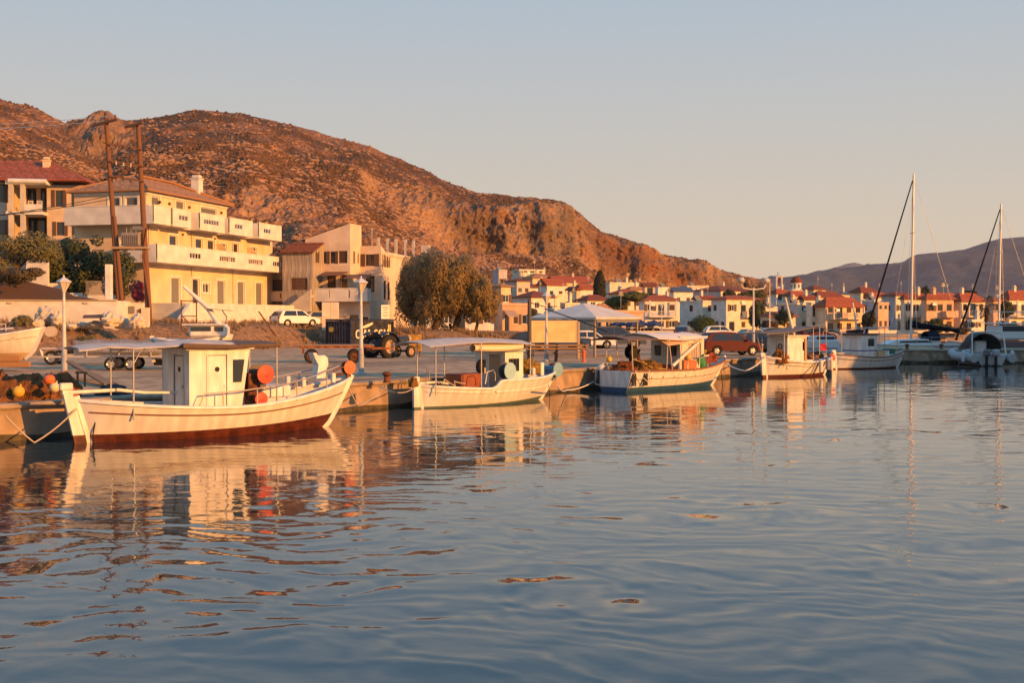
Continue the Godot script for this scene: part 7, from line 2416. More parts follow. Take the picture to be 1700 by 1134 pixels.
func hull(par: Node3D, L: float, B: float, ss: float, sm: float, sb: float, rs: float, rb: float, boot: float, keel: float, drop: float, mt: Dictionary, o := {}) -> Form:
	var f := Form.new()
	f.L = L; f.B = B; f.ss = ss; f.sm = sm; f.sb = sb; f.rs = rs; f.rb = rb
	f.transom = o.get("transom", false)
	f.step = o.get("step", -1.0)
	f.lift = o.get("lift", 0.0)
	var n := 40
	var s := Sh.new()
	var s2 := Sh.new()
	var boot_at := func(t: float) -> float: return boot + o.get("boot_bow", 0.05) * pow(t, 3.0)
	for side in [1.0, -1.0]:
		var rows := []
		var low := []
		for i in n + 1:
			var t := float(i) / n
			var bt: float = boot_at.call(t)
			var row := PackedVector3Array()
			for j in 9:
				var y := lerpf(bt, f.sheer(t), j / 8.0)
				row.append(f.p(t, y, side, keel))
			rows.append(row)
			row = PackedVector3Array()
			for j in 6: row.append(f.p(t, lerpf(-keel, bt, j / 5.0), side, keel))
			low.append(row)
		s.loft(rows, Vector3(L / 2, sm * 0.5, 0))
		s2.loft(low, Vector3(L / 2, sm * 0.5, 0))
	if f.transom:
		for j in 8:
			var y0 := lerpf(boot, f.sheer(0), j / 8.0)
			var y1 := lerpf(boot, f.sheer(0), (j + 1) / 8.0)
			s.quad(f.p(0, y0, -1, keel), f.p(0, y0, 1, keel), f.p(0, y1, 1, keel), f.p(0, y1, -1, keel))
		for j in 5:
			var y0 := lerpf(-keel, boot, j / 5.0)
			var y1 := lerpf(-keel, boot, (j + 1) / 5.0)
			s2.quad(f.p(0, y0, -1, keel), f.p(0, y0, 1, keel), f.p(0, y1, 1, keel), f.p(0, y1, -1, keel))
	var hp := part("hull", s, mt.top, par)
	part("antifouling", s2, mt.bottom, hp)
	# deck, cap rail, rubbing strake and posts
	var rows := []
	for i in n + 1:
		var t := lerpf(0.015, 0.985, float(i) / n)
		var y := f.sheer(t) - drop - (f.lift if f.step > 0 and t > f.step else 0.0) * 0.6
		var w := f.half(t, y, keel) - 0.02
		var row := PackedVector3Array()
		for j in 5: row.append(Vector3(f.x(t, y), y + 0.03 * (1.0 - pow(j / 2.0 - 1.0, 2.0)), lerpf(-w, w, j / 4.0)))
		rows.append(row)
	s = Sh.new()
	s.loft(rows, Vector3(L / 2, -50, 0))
	part("deck", s, mt.deck, par)
	for side in [1.0, -1.0]:
		s = Sh.new()
		var a := []
		for i in n + 1:
			var t := float(i) / n
			var y := f.sheer(t)
			var w := f.half(t, y, keel)
			a.append(PackedVector3Array([Vector3(f.x(t, y), y - 0.05, side * (w + 0.035)), Vector3(f.x(t, y), y + 0.02, side * (w + 0.04)), Vector3(f.x(t, y), y + 0.03, side * maxf(w - 0.03, 0)), Vector3(f.x(t, y), y + 0.02, side * maxf(w - 0.1, 0)), Vector3(f.x(t, y), y - 0.05, side * maxf(w - 0.1, 0))]))
		s.loft(a)
		part("cap_rail", s, mt.cap, par)
		for lv in o.get("strakes", [0.68]):
			s = Sh.new()
			a = []
			for i in n + 1:
				var t := lerpf(0.0 if f.transom else 0.02, 0.985, float(i) / n)
				var y := lerpf(boot, f.sheer(t) - (f.lift if f.step > 0 and t > f.step else 0.0), lv)
				var hh := 0.018
				a.append(PackedVector3Array([f.p(t, y - hh, side, keel), f.p(t, y - hh, side, keel, 0.03), f.p(t, y + hh, side, keel, 0.03), f.p(t, y + hh, side, keel)]))
			s.loft(a)
			part("rubbing_strake", s, mt.trim, par)
	# stem
	s = Sh.new()
	var pts := []
	for i in 9: pts.append(Vector3(f.x(1.0, lerpf(-keel * 0.8, sb + 0.06, i / 8.0)), lerpf(-keel * 0.8, sb + 0.06, i / 8.0), 0))
	for i in 8:
		var a: Vector3 = pts[i]
		var b: Vector3 = pts[i + 1]
		var e := (b - a).normalized()
		s.box((a + b) / 2 + Vector3(0.03, 0, 0), Vector3(a.distance_to(b) + 0.01, 0.14, 0.09 - 0.001 * (i % 2)), Basis(e, Vector3(-e.y, e.x, 0), Vector3.BACK))
	part("stem", s, mt.top, par)
	if not f.transom:
		s = Sh.new()
		var a := Vector3(f.x(0, 0) + 0.02, -keel * 0.5, 0)
		var b := Vector3(f.x(0, ss) - 0.02, ss + 0.1, 0)
		var e := (b - a).normalized()
		s.box((a + b) / 2, Vector3(a.distance_to(b), 0.16, 0.1), Basis(e, Vector3(-e.y, e.x, 0), Vector3.BACK))
		part("sternpost", s, mt.top, par)
		if o.has("rudder"):
			s = Sh.new()
			var top: float = o.rudder
			var blade := func(y0: float, y1: float) -> Array:
				var xa := -rs * maxf(y0, -0.2)
				var xb := -rs * maxf(y1, -0.2)
				return [Vector2(xa - 0.03, y0), Vector2(xa - 0.36, y0), Vector2(xb - lerpf(0.36, 0.26, smoothstep(0.4, 1.2, y1)), y1), Vector2(xb - 0.03, y1)]
			s.prism(blade.call(boot, top - 0.02), Vector3(-0.04, 0, -0.05), Vector3.RIGHT, UP, Vector3.BACK * 0.1)
			s.cbox(Vector3(-rs * top - 0.18, top + 0.02, 0), Vector3(0.34, 0.2, 0.16), 0.03)
			var rd := part("rudder", s, mt.top, par)
			s = Sh.new()
			s.prism(blade.call(-keel, boot), Vector3(-0.04, 0, -0.055), Vector3.RIGHT, UP, Vector3.BACK * 0.11)
			part("antifouling", s, mt.bottom, rd)
			s = Sh.new()
			s.tube([Vector3(-0.28 - rs * top, top - 0.14, 0), Vector3(0.8, top - 0.12, 0.0), Vector3(1.5, top - 0.22, 0.02), Vector3(o.get("tiller", 2.2), top - 0.26, 0.05)], 0.06, 8, 0.035)
			part("tiller", s, mt.top, rd)
	return f

func rope(label: String, pts: Array, r := 0.02, m: Material = null) -> void:
	var s := Sh.new()
	var fine := []
	for i in pts.size() - 1:
		for k in 6:
			var f := k / 6.0
			fine.append(pts[i].lerp(pts[i + 1], f) - UP * 0.12 * (1.0 - pow(2 * f - 1, 2)) * minf(1.0, pts[i].distance_to(pts[i + 1]) * 0.3))
	fine.append(pts[-1])
	s.tube(fine, r, 5)
	single("mooring_rope", s, m if m else M(0.42, 0.34, 0.24, 0.9), label, "rope")

func hauler(par: Node3D, c: Vector3, r: float, w: float, m: Material, core: Material) -> void:      # a net-hauling drum that turns about z
	var s := Sh.new()
	s.cyl(c - Vector3(0, 0, w / 2), c + Vector3(0, 0, w / 2), r * 0.5, r * 0.5, 14)
	s.box(c - Vector3(0, r * 0.9, 0), Vector3(r * 0.7, r * 1.1, w * 0.5))
	var d := part("net_hauler", s, core, par)
	s = Sh.new()
	for z in [-w / 2, w / 2]:
		s = Sh.new()
		s.lathe([Vector2(0.0, -0.025), Vector2(r, -0.015), Vector2(r, 0.015), Vector2(r * 0.35, 0.03), Vector2(0.0, 0.05)], c + Vector3(0, 0, z), 20, Basis(Vector3.RIGHT, PI / 2))
		part("flange", s, m if z > 0.0 else core, d)

func crate(label: String, at: Vector3, size: Vector3, m: Material, turn := 0.0, cat := "crate") -> void:
	var s := Sh.new()
	var h := size * 0.5
	s.box(Vector3(0, 0.02, 0), Vector3(size.x - 0.05, 0.04, size.z - 0.05))
	for sd in [-1.0, 1.0]:
		s.box(Vector3(0, h.y, sd * (h.z - 0.015)), Vector3(size.x, size.y, 0.03))
		s.box(Vector3(sd * (h.x - 0.015), h.y, 0), Vector3(0.03, size.y - 0.002, size.z - 0.06))
		s.box(Vector3(0, size.y - 0.03, sd * (h.z + 0.01)), Vector3(size.x + 0.04, 0.05, 0.02))
	var m2 := part("crate" if cat == "crate" else "tub", s, m, self)
	m2.position = at
	m2.rotation.y = turn
	tag(m2, label, cat)

func build_boats() -> void:
	var red_bottom := M(0.17, 0.04, 0.02, 0.6, {"tex": "worn"})
	var blue_bottom := M(0.035, 0.10, 0.21, 0.55, {"tex": "stain"})
	var dark_bottom := M(0.10, 0.025, 0.018, 0.6, {"tex": "stain"})
	var deckm := M(0.50, 0.49, 0.48, 0.7, {"tex": "stain"})
	var cloth := M(0.52, 0.48, 0.44, 0.85, {"tex": "stain", "scale": 0.6, "leaf": 0.12})
	var darkcloth := M(0.13, 0.085, 0.06, 0.9, {"tex": "stain"})
	var orange := M(0.5, 0.065, 0.035, 0.5)
	var s := Sh.new()
	var n: Node3D
	# ---- first boat, the largest and nearest
	var g := G(150, 735, 0.0)
	var b1 := thing("fishing_boat", "nearest white double-ended fishing boat with rust red bottom and door cabin", "fishing boat", Vector3(g.x, 0, g.z), deg_to_rad(41), "white fishing boats moored along the quay")
	var mt := {"top": PAINT, "bottom": red_bottom, "trim": M(0.16, 0.06, 0.04, 0.6), "cap": PAINT, "deck": deckm}
	var f := hull(b1, 7.3, 2.5, 1.16, 0.86, 1.5, 0.3, 0.95, 0.22, 0.45, 0.3, mt, {"rudder": 1.5, "tiller": 2.5, "strakes": [0.66], "boot_bow": 0.2})
	s = Sh.new()
	var cx0 := 2.45
	var cx1 := 4.15
	var cw := 0.85
	var ct := 2.45
	# cabin: aft wall with door, side with door and window, raked windscreen
	s.wall(Vector3(cx0, 0.5, -cw), Vector3.BACK, Vector3.LEFT, 2 * cw, ct - 0.5, [[0.75, 0.25, 0.62, 1.55]], 0.05)
	s.wall(Vector3(cx0, 0.5, cw), Vector3.RIGHT, Vector3.BACK, 1.25, ct - 0.5, [[0.55, 0.25, 0.58, 1.55]], 0.04)
	s.prism([Vector2(1.25, 0), Vector2(1.55, 0), Vector2(1.85, ct - 0.5), Vector2(1.25, ct - 0.5)], Vector3(cx0, 0.5, cw - 0.05), Vector3.RIGHT, UP, Vector3.BACK * 0.05)
	s.prism([Vector2(0, 0), Vector2(1.55, 0), Vector2(1.85, ct - 0.5), Vector2(0, ct - 0.5)], Vector3(cx0, 0.5, -cw), Vector3.RIGHT, UP, Vector3.BACK * 0.05)
	s.quad(Vector3(cx0 + 1.55, 0.5, cw), Vector3(cx0 + 1.55, 0.5, -cw), Vector3(cx0 + 1.85, ct, -cw), Vector3(cx0 + 1.85, ct, cw))
	s.cbox(Vector3(cx0 + 0.92, ct + 0.03, 0), Vector3(2.1, 0.07, 2 * cw + 0.16), 0.02)
	n = part("cabin", s, PAINT, b1)
	for q in [[Vector3(cx0 + 0.84, 1.52, cw - 0.02), Basis(), "near"], [Vector3(cx0 + 0.03, 1.52, -cw + 1.06), Basis(UP, -PI / 2), "aft"]]:
		s = Sh.new()
		s.cbox(q[0], Vector3(0.55, 1.52, 0.03), 0.008, q[1])
		part("door", s, PAINT, n)
		s = Sh.new()
		var out: Vector3 = q[1].z * 0.02
		s.cyl(q[0] + UP * 0.38, q[0] + UP * 0.38 + out, 0.075, 0.075, 14)
		part("porthole", s, BLACK, n)
		s = Sh.new()
		for z in [-0.31, 0.31]: s.box(q[0] + q[1].x * z + q[1].z * 0.02, Vector3(0.035, 1.6, 0.05), q[1])
		s.box(q[0] + q[1].x * 0.22 + q[1].z * 0.025 - UP * 0.1, Vector3(0.03, 0.1, 0.04), q[1])
		part("door_frame", s, PAINT if q[2] == "near" else STEEL, n)
	s = Sh.new()
	s.prism([Vector2(1.32, 1.02), Vector2(1.58, 1.02), Vector2(1.68, 1.66), Vector2(1.32, 1.66)], Vector3(cx0, 0.5, cw + 0.004), Vector3.RIGHT, UP, Vector3.BACK * 0.012)
	part("window", s, GLASS, n)
	s = Sh.new()
	for k in [-0.42, 0.42]:
		var o := Vector3(cx0 + 1.745, 0.5 + 1.25, k)
		var up := Vector3(0.3, 1.95, 0).normalized()
		s.box(o + Vector3(0.01, 0, 0), Vector3(0.02, 0.85, 0.66), Basis(Vector3(up.y, -up.x, 0), up, Vector3.BACK))
	part("windscreen", s, GLASS, n)
	# awning: pale cloth aft, rolled dark cloth forward, on thin poles
	s = Sh.new()
	var rows := []
	for i in 13:
		var x := lerpf(-0.5, 4.1, i / 12.0)
		var y := 2.66 + 0.035 * sin(i * 0.9) - 0.12 * pow(1.0 - i / 12.0, 2.0)
		rows.append(PackedVector3Array([Vector3(x + 0.3, y - 0.06, -0.95), Vector3(x, y + 0.01, -0.5), Vector3(x, y + 0.05, 0), Vector3(x, y + 0.01, 0.5), Vector3(x - 0.1, y - 0.05 - 0.02 * sin(i * 2.1), 0.85)]))
	s.sheet(rows, 0.025)
	n = part("awning", s, cloth, b1)
	s = Sh.new()
	for z in [-0.9, 0.95]: s.tube([Vector3(2.2, 2.56, z), Vector3(3.6, 2.52, z), Vector3(5.3, 2.55, z * 0.85)], 0.085, 8, 0.06)
	s.sheet([PackedVector3Array([Vector3(3.9, 2.63, -1.0), Vector3(3.9, 2.7, 0), Vector3(3.9, 2.58, 1.0)]), PackedVector3Array([Vector3(5.35, 2.62, -0.85), Vector3(5.35, 2.66, 0), Vector3(5.35, 2.58, 0.85)])], 0.03)
	part("rolled_cloth", s, darkcloth, n)
	s = Sh.new()
	for q in [[0.9, 0.75, 2.5], [0.9, -0.75, 2.5], [5.2, 0.8, 2.55], [5.2, -0.8, 2.55]]: s.cyl(Vector3(q[0], 0.6, q[1]), Vector3(q[0], q[2], q[1]), 0.025, 0.022, 6)
	for z in [-0.75, 0.75]: s.tube([Vector3(0.9, 2.1, z), Vector3(1.1, 2.4, z * 0.9), Vector3(1.3, 2.5, z * 0.8)], 0.018)
	s.tube([Vector3(0.9, 2.45, -0.8), Vector3(0.9, 2.5, 0.8)], 0.02)
	pieces("awning_pole", s, STEEL, n)
	# rails on the near side and round the bow
	s = Sh.new()
	for side in [1.0, -1.0]:
		var pts := [Vector3(cx0 + 0.15, 0.9, side * 1.14), Vector3(cx0 + 0.3, 1.24, side * 1.15), Vector3(4.0, 1.3, side * 1.2), Vector3(5.4, 1.42, side * 1.05), Vector3(6.6, 1.62, side * 0.68), Vector3(7.7, 1.86, side * 0.2)]
		s.tube(pts, 0.022)
		for x in [3.3, 4.35, 5.7, 6.9]:
			var t: float = x / 8.2
			s.cyl(Vector3(x, f.sheer(t) - 0.05, side * (f.half(t, f.sheer(t), 0.4) - 0.05)), Vector3(x, 1.28 + 0.5 * pow(maxf(0, x - 4.0) / 3.7, 1.4), side * (f.half(t, f.sheer(t), 0.4) - 0.06)), 0.018, 0.018, 6)
	part("rail", s, M(0.42, 0.36, 0.31, 0.45, {"metal": 0.4}), b1)
	hauler(b1, Vector3(4.75, 1.72, 0.7), 0.27, 0.5, orange, M(0.12, 0.1, 0.09, 0.6))
	hauler(b1, Vector3(4.55, 1.02, 0.85), 0.2, 0.42, orange, RUST)
	s = Sh.new()
	s.cbox(Vector3(4.5, 1.3, 0.55), Vector3(0.3, 0.9, 0.3), 0.03)
	s.tube([Vector3(4.4, 1.5, 0.4), Vector3(4.25, 1.9, 0.5), Vector3(4.15, 2.05, 0.55)], 0.02)
	part("hauler_stand", s, RUST, b1)
	s = Sh.new()
	s.cbox(Vector3(5.35, 1.18, 0.0), Vector3(0.95, 0.36, 1.1), 0.04)
	part("hatch", s, PAINT, b1)
	s = Sh.new()
	s.prism([Vector2(-0.2, 0), Vector2(0.12, 0), Vector2(0.14, 0.25), Vector2(0.22, 0.42), Vector2(0.2, 0.62), Vector2(0.08, 0.7), Vector2(-0.14, 0.68), Vector2(-0.2, 0.78), Vector2(-0.32, 0.78), Vector2(-0.24, 0.6), Vector2(-0.12, 0.4)], Vector3(7.15, 1.5, -0.16), Vector3.RIGHT, UP, Vector3.BACK * 0.3)
	part("bow_seat", s, PAINT, b1)
	s = Sh.new()
	for q in [[6.3, 0.45], [7.55, 0.12], [6.3, -0.45]]: s.cbox(Vector3(q[0], 1.42 + 0.06 * (q[0] - 6.3), q[1]), Vector3(0.13, 0.3, 0.13), 0.02)
	pieces("bollard", s, PAINT, b1)
	hauler(b1, Vector3(8.15, 1.8, 0.05), 0.21, 0.16, M(0.5, 0.16, 0.07, 0.7), RUST)
	s = Sh.new()
	s.tube([Vector3(7.5, 1.7, 0.2), Vector3(8.2, 1.9, 0.05), Vector3(8.3, 2.15, 0.0)], 0.025)
	s.tube([Vector3(7.6, 1.55, 0), Vector3(8.05, 1.62, 0), Vector3(8.3, 1.75, 0)], 0.04)
	part("bow_roller", s, RUST, b1)
	rope("coiled grey ropes on the first boat's foredeck", [b1.transform * Vector3(5.9, 1.25, 0.5), b1.transform * Vector3(6.2, 1.5, 0.3), b1.transform * Vector3(6.7, 1.45, 0.1), b1.transform * Vector3(6.4, 1.28, -0.3), b1.transform * Vector3(6.9, 1.35, -0.1)], 0.035, M(0.2, 0.19, 0.19, 0.9))
	rope("rope hanging down the first boat's sternpost", [b1.transform * Vector3(0.55, 0.95, 0.5), b1.transform * Vector3(0.1, 0.75, 0.2), b1.transform * Vector3(0.02, 0.2, 0.16), b1.transform * Vector3(0.1, -0.3, 0.2)], 0.018, BLACK)
	rope("pale mooring rope from the first boat's bow to the quay", [b1.transform * Vector3(8.1, 1.35, 0.0), b1.transform * Vector3(8.8, 0.55, -0.4), G(640, 640, 0.95)], 0.022)
	rope("mooring rope from the first boat's stern sagging to the quay, left", [b1.transform * Vector3(-0.1, 1.1, -0.2), G(58, 735, 0.25), G(10, 690, 0.95)], 0.022)
	crate("black fish crate lying in the first boat's stern", b1.transform * Vector3(1.6, 0.62, 0.1), Vector3(0.6, 0.22, 0.4), BLACK, 0.5)
	# ---- second boat
	g = G(700, 678, 0.0)
	var b2 := thing("fishing_boat", "second white fishing boat with pale awning, blue haulers and blue-green waterline", "fishing boat", Vector3(g.x, 0, g.z), deg_to_rad(47.5), "white fishing boats moored along the quay")
	mt = {"top": PAINT, "bottom": M(0.10, 0.15, 0.13, 0.6, {"tex": "stain"}), "trim": PAINT, "cap": PAINT, "deck": deckm}
	f = hull(b2, 6.6, 2.3, 0.86, 0.66, 1.12, 0.12, 0.95, 0.06, 0.4, 0.22, mt, {"rudder": 1.06, "tiller": 1.4, "strakes": [0.72], "step": 0.41, "lift": 0.3, "boot_bow": 0.12})
	s = Sh.new()
	s.wall(Vector3(3.9, 0.4, -1.0), Vector3.BACK, Vector3.LEFT, 1.6, 1.62, [[0.15, 0.75, 0.4, 0.55], [0.75, 0.1, 0.6, 1.4]], 0.05)
	s.wall(Vector3(3.9, 0.4, 0.6), Vector3.RIGHT, Vector3.BACK, 1.05, 1.62, [[0.2, 0.85, 0.62, 0.5]], 0.05)
	s.wall(Vector3(4.95, 0.4, 0.6), Vector3.FORWARD, Vector3.RIGHT, 1.6, 1.62, [])
	s.wall(Vector3(4.95, 0.4, -1.0), Vector3.LEFT, Vector3.FORWARD, 1.05, 1.62, [])
	n = part("cabin", s, PAINT, b2)
	s = Sh.new()
	s.cbox(Vector3(4.43, 2.06, -0.2), Vector3(1.2, 0.09, 1.75), 0.02)
	part("cabin_roof", s, M(0.33, 0.5, 0.55, 0.5, {"tex": "stain"}), n)
	s = Sh.new()
	for i in 4: s.box(Vector3(4.12 + 0.19 * i + 0.08, 1.5, 0.565), Vector3(0.13, 0.48, 0.02))
	part("window", s, GLASS, n)
	s = Sh.new()
	s.box(Vector3(3.93, 1.2, 0.05), Vector3(0.02, 1.35, 0.56))
	part("door", s, M(0.45, 0.33, 0.22, 0.6), n)
	rows = []
	for i in 11:
		var x := lerpf(-0.5, 5.2, i / 10.0)
		var y := 2.42 + 0.12 * sin(PI * i / 10.0)
		rows.append(PackedVector3Array([Vector3(x, y - 0.1, -1.1), Vector3(x, y + 0.05, -0.4), Vector3(x, y + 0.04, 0.3), Vector3(x, y - 0.12, 1.0)]))
	s = Sh.new()
	s.sheet(rows, 0.02)
	n = part("awning", s, cloth, b2)
	s = Sh.new()
	rows = []
	for i in 9:
		var x := lerpf(1.9, 4.6, i / 8.0)
		var k := sin(PI * i / 8.0)
		rows.append(PackedVector3Array([Vector3(x, 2.38, 0.75), Vector3(x, 2.28 - 0.06 * k, 0.95), Vector3(x, 2.14 - 0.06 * k, 0.92), Vector3(x, 2.06 - 0.04 * k, 0.72), Vector3(x, 2.2, 0.6), Vector3(x, 2.38, 0.75)]))
	s.loft(rows)
	part("rolled_cloth", s, M(0.70, 0.58, 0.40, 0.85, {"leaf": 0.2}), n)
	s = Sh.new()
	for q in [[0.25, 0.5], [0.25, -0.5], [2.15, 1.0], [2.15, -1.0], [5.1, 0.85], [5.1, -0.85]]: s.cyl(Vector3(q[0], 0.5, q[1]), Vector3(q[0], 2.42, q[1]), 0.025, 0.022, 6)
	s.tube([Vector3(2.3, 0.85, 1.06), Vector3(2.4, 1.3, 1.06), Vector3(2.75, 1.36, 1.06), Vector3(2.85, 1.2, 1.06), Vector3(2.85, 0.95, 1.06)], 0.02)
	s.tube([Vector3(0.1, 1.0, 0.2), Vector3(0.25, 1.45, 0.0), Vector3(0.45, 1.4, -0.1), Vector3(0.5, 1.1, -0.1)], 0.018)
	pieces("awning_pole", s, STEEL, n)
	hauler(b2, Vector3(3.75, 1.3, 0.85), 0.33, 0.3, M(0.28, 0.46, 0.5, 0.5), M(0.08, 0.08, 0.085, 0.6))
	hauler(b2, Vector3(7.35, 1.22, 0.0), 0.3, 0.75, M(0.18, 0.34, 0.42, 0.5), M(0.1, 0.18, 0.25, 0.6))
	s = Sh.new()
	s.cbox(Vector3(6.6, 1.25, 0.1), Vector3(0.2, 0.55, 0.2), 0.03)
	s.cbox(Vector3(5.6, 1.2, 0.55), Vector3(0.16, 0.3, 0.16), 0.03)
	pieces("bollard", s, PAINT, b2)
	s = Sh.new()
	s.cbox(Vector3(2.5, 0.9, -0.3), Vector3(1.1, 0.6, 0.9), 0.03)
	part("engine_box", s, M(0.28, 0.08, 0.04, 0.6, {"tex": "stain"}), b2)
	s = Sh.new()
	s.ball(Vector3.ZERO, Vector3(0.52, 0.4, 0.45), 30, 16, 0.4, 61, 2.2, -0.2)
	var yn := part("net_pile", s, M(0.55, 0.32, 0.04, 0.9, {"tex": "worn", "bump": "lumps", "scale": 2.0, "h": 7.0}), self)
	yn.position = b2.transform * Vector3(5.85, 1.28, 0.0)
	tag(yn, "bright yellow net heap on the second boat's foredeck", "net")
	s = Sh.new()
	s.ball(Vector3.ZERO, Vector3(0.16, 0.26, 0.16), 14, 10)
	var eng := part("outboard_cover", s, BLACK, self)
	eng.position = b2.transform * Vector3(3.1, 1.45, 0.0)
	tag(eng, "black rounded cover in the second boat's cockpit before the cabin door", "cover")
	crate("dark crate with ropes in the second boat's stern", b2.transform * Vector3(1.1, 0.55, 0.1), Vector3(0.6, 0.3, 0.5), M(0.09, 0.1, 0.07, 0.8), 0.3)
	rope("pale ropes coiled over the second boat's stern", [b2.transform * Vector3(0.6, 0.95, 0.5), b2.transform * Vector3(0.9, 1.05, 0.3), b2.transform * Vector3(1.2, 0.8, 0.55), b2.transform * Vector3(1.5, 0.95, 0.2), b2.transform * Vector3(1.9, 0.85, 0.4)], 0.03)
	rope("thin rope hanging from the second boat's bow into the water", [b2.transform * Vector3(7.0, 1.0, 0.1), b2.transform * Vector3(6.9, 0.3, 0.3), b2.transform * Vector3(6.9, -0.3, 0.32)], 0.014, BLACK)
	rope("rope from the second boat's stern to the quay", [b2.transform * Vector3(-0.1, 0.95, 0), G(660, 652, 0.8), G(628, 640, 0.98)], 0.02)
	net_pile("orange net bundle on the quay edge by the second boat's rudder", G(686, 640, 1.0), Vector3(0.16, 0.28, 0.18), Color(0.5, 0.24, 0.05), 66)
	# ---- third boat, with transom
	var c3 := Vector3(4.63, 0, -55.0)
	var b3 := thing("fishing_boat", "third fishing boat, square-sterned with blue bottom, laden with nets and tubs", "fishing boat", c3, deg_to_rad(45), "white fishing boats moored along the quay")
	mt = {"top": PAINT, "bottom": blue_bottom, "trim": M(0.3, 0.26, 0.22, 0.7), "cap": M(0.28, 0.12, 0.05, 0.6, {"tex": "grain"}), "deck": M(0.3, 0.16, 0.09, 0.8)}
	f = hull(b3, 7.5, 2.6, 0.96, 0.92, 1.38, 0.05, 1.15, 0.19, 0.4, 0.3, mt, {"transom": true, "strakes": [0.5], "boot_bow": 0.1})
	s = Sh.new()
	s.wall(Vector3(3.8, 0.5, -0.85), Vector3.BACK, Vector3.LEFT, 1.75, 1.9, [[0.2, 1.05, 0.42, 0.5], [1.1, 1.05, 0.45, 0.5]], 0.05)
	s.wall(Vector3(3.8, 0.5, 0.9), Vector3.RIGHT, Vector3.BACK, 1.9, 1.9, [[0.62, 0.9, 1.05, 0.75]], 0.05)
	s.wall(Vector3(5.7, 0.5, 0.9), Vector3.FORWARD, Vector3.RIGHT, 1.75, 1.9, [])
	s.wall(Vector3(5.7, 0.5, -0.85), Vector3.LEFT, Vector3.FORWARD, 1.9, 1.9, [])
	s.cbox(Vector3(4.8, 2.44, 0.02), Vector3(2.2, 0.09, 1.95), 0.02)
	n = part("cabin", s, M(0.66, 0.60, 0.50, 0.6, {"tex": "stain"}), b3)
	s = Sh.new()
	s.box(Vector3(3.84, 1.8, -0.44), Vector3(0.02, 0.46, 0.38))
	s.box(Vector3(3.84, 1.8, 0.47), Vector3(0.02, 0.46, 0.4))
	part("window", s, GLASS, n)
	for i in 3:
		s = Sh.new()
		s.box(Vector3(4.6 + 0.34 * i, 1.78, 0.865), Vector3(0.3, 0.7, 0.02))
		part("shutter", s, M(0.42, 0.33, 0.27, 0.7), n)
	rows = []
	for i in 9:
		var x := lerpf(-0.3, 2.2, i / 8.0)
		rows.append(PackedVector3Array([Vector3(x, 2.35, -1.2), Vector3(x, 2.52 + 0.03 * sin(i * 1.1), -0.3), Vector3(x, 2.5, 0.4), Vector3(x, 2.38, 1.1)]))
	s = Sh.new()
	s.sheet(rows, 0.03)
	n = part("awning", s, M(0.2, 0.12, 0.075, 0.9, {"tex": "stain"}), b3)
	rows = []
	for i in 9:
		var x := lerpf(1.8, 5.6, i / 8.0)
		rows.append(PackedVector3Array([Vector3(x, 2.52, -1.15), Vector3(x, 2.66 + 0.03 * sin(i * 1.7), -0.3), Vector3(x, 2.6, 0.5), Vector3(x, 2.42 - 0.08 * sin(PI * i / 8.0), 1.15)]))
	s = Sh.new()
	s.sheet(rows, 0.03)
	part("pale_cloth", s, M(0.68, 0.60, 0.50, 0.85, {"leaf": 0.15}), n)
	rows = []
	for i in 7:
		var x := lerpf(2.4, 3.9, i / 6.0)
		rows.append(PackedVector3Array([Vector3(x, 2.4, 0.6), Vector3(x, 2.1 + 0.1 * (i / 6.0), 1.25)]))
	s = Sh.new()
	s.sheet(rows, 0.03)
	part("side_cloth", s, M(0.62, 0.40, 0.22, 0.85, {"leaf": 0.15}), n)
	s = Sh.new()
	for q in [[0.3, 0.9, 0.1], [0.5, -0.8, 0.1], [1.6, -1.0, 0.25], [2.5, 1.1, -0.1], [2.9, 1.15, 0.3], [3.4, 1.1, -0.35], [5.0, 1.15, 0.0]]: s.cyl(Vector3(q[0], 0.8, q[1]), Vector3(q[0] - q[2], 2.4, q[1]), 0.026, 0.024, 6)
	pieces("awning_pole", s, M(0.5, 0.42, 0.33, 0.6), n)
	s = Sh.new()
	s.tube([Vector3(3.0, 1.1, 1.05), Vector3(5.2, 2.2, 0.95)], 0.085, 8)
	part("boom", s, PAINT, b3)
	hauler(b3, Vector3(1.9, 1.75, -0.5), 0.3, 0.34, BLACK, BLACK)
	s = Sh.new()
	for k in 3: s.tube([Vector3(2.2 + 0.15 * k, 0.8, -0.4), Vector3(2.35, 1.4 + 0.15 * k, -0.45), Vector3(2.1 + 0.2 * k, 1.85, -0.5)], 0.05)
	part("hauler_stand", s, RUST, b3)
	for x in [0.12, 0.9]:      # dark fender boards with white lashings
		s = Sh.new()
		for k in 2:
			s.box(f.p((x + 0.16 * k) / 8.0, 0.62, 1, 0.4, 0.05), Vector3(0.12, 0.7, 0.05))
		pieces("fender_board", s, BLACK, b3)
	s = Sh.new()
	for z in [-1.05, -0.85]: s.box(Vector3(-0.07, 0.6, z), Vector3(0.05, 0.7, 0.1))
	pieces("fender_board", s, BLACK, b3)
	s = Sh.new()
	s.tube([Vector3(-0.1, 0.98, -1.0), Vector3(-0.12, 0.3, -1.0), Vector3(-0.12, 0.22, 0.4), Vector3(0.0, 0.3, 1.22), Vector3(0.05, 0.98, 1.22), Vector3(0.9, 0.4, 1.34), Vector3(0.95, 0.98, 1.32)], 0.02)
	pieces("lashing", s, PAINT, b3)
	s = Sh.new()
	for x in [4.0, 4.9]: s.tube([Vector3(x, 0.9, 1.2), Vector3(x, 1.45, 1.2), Vector3(x + 0.75, 1.5, 1.18), Vector3(x + 0.75, 0.95, 1.15)], 0.02)
	part("rail", s, STEEL, b3)
	s = Sh.new()
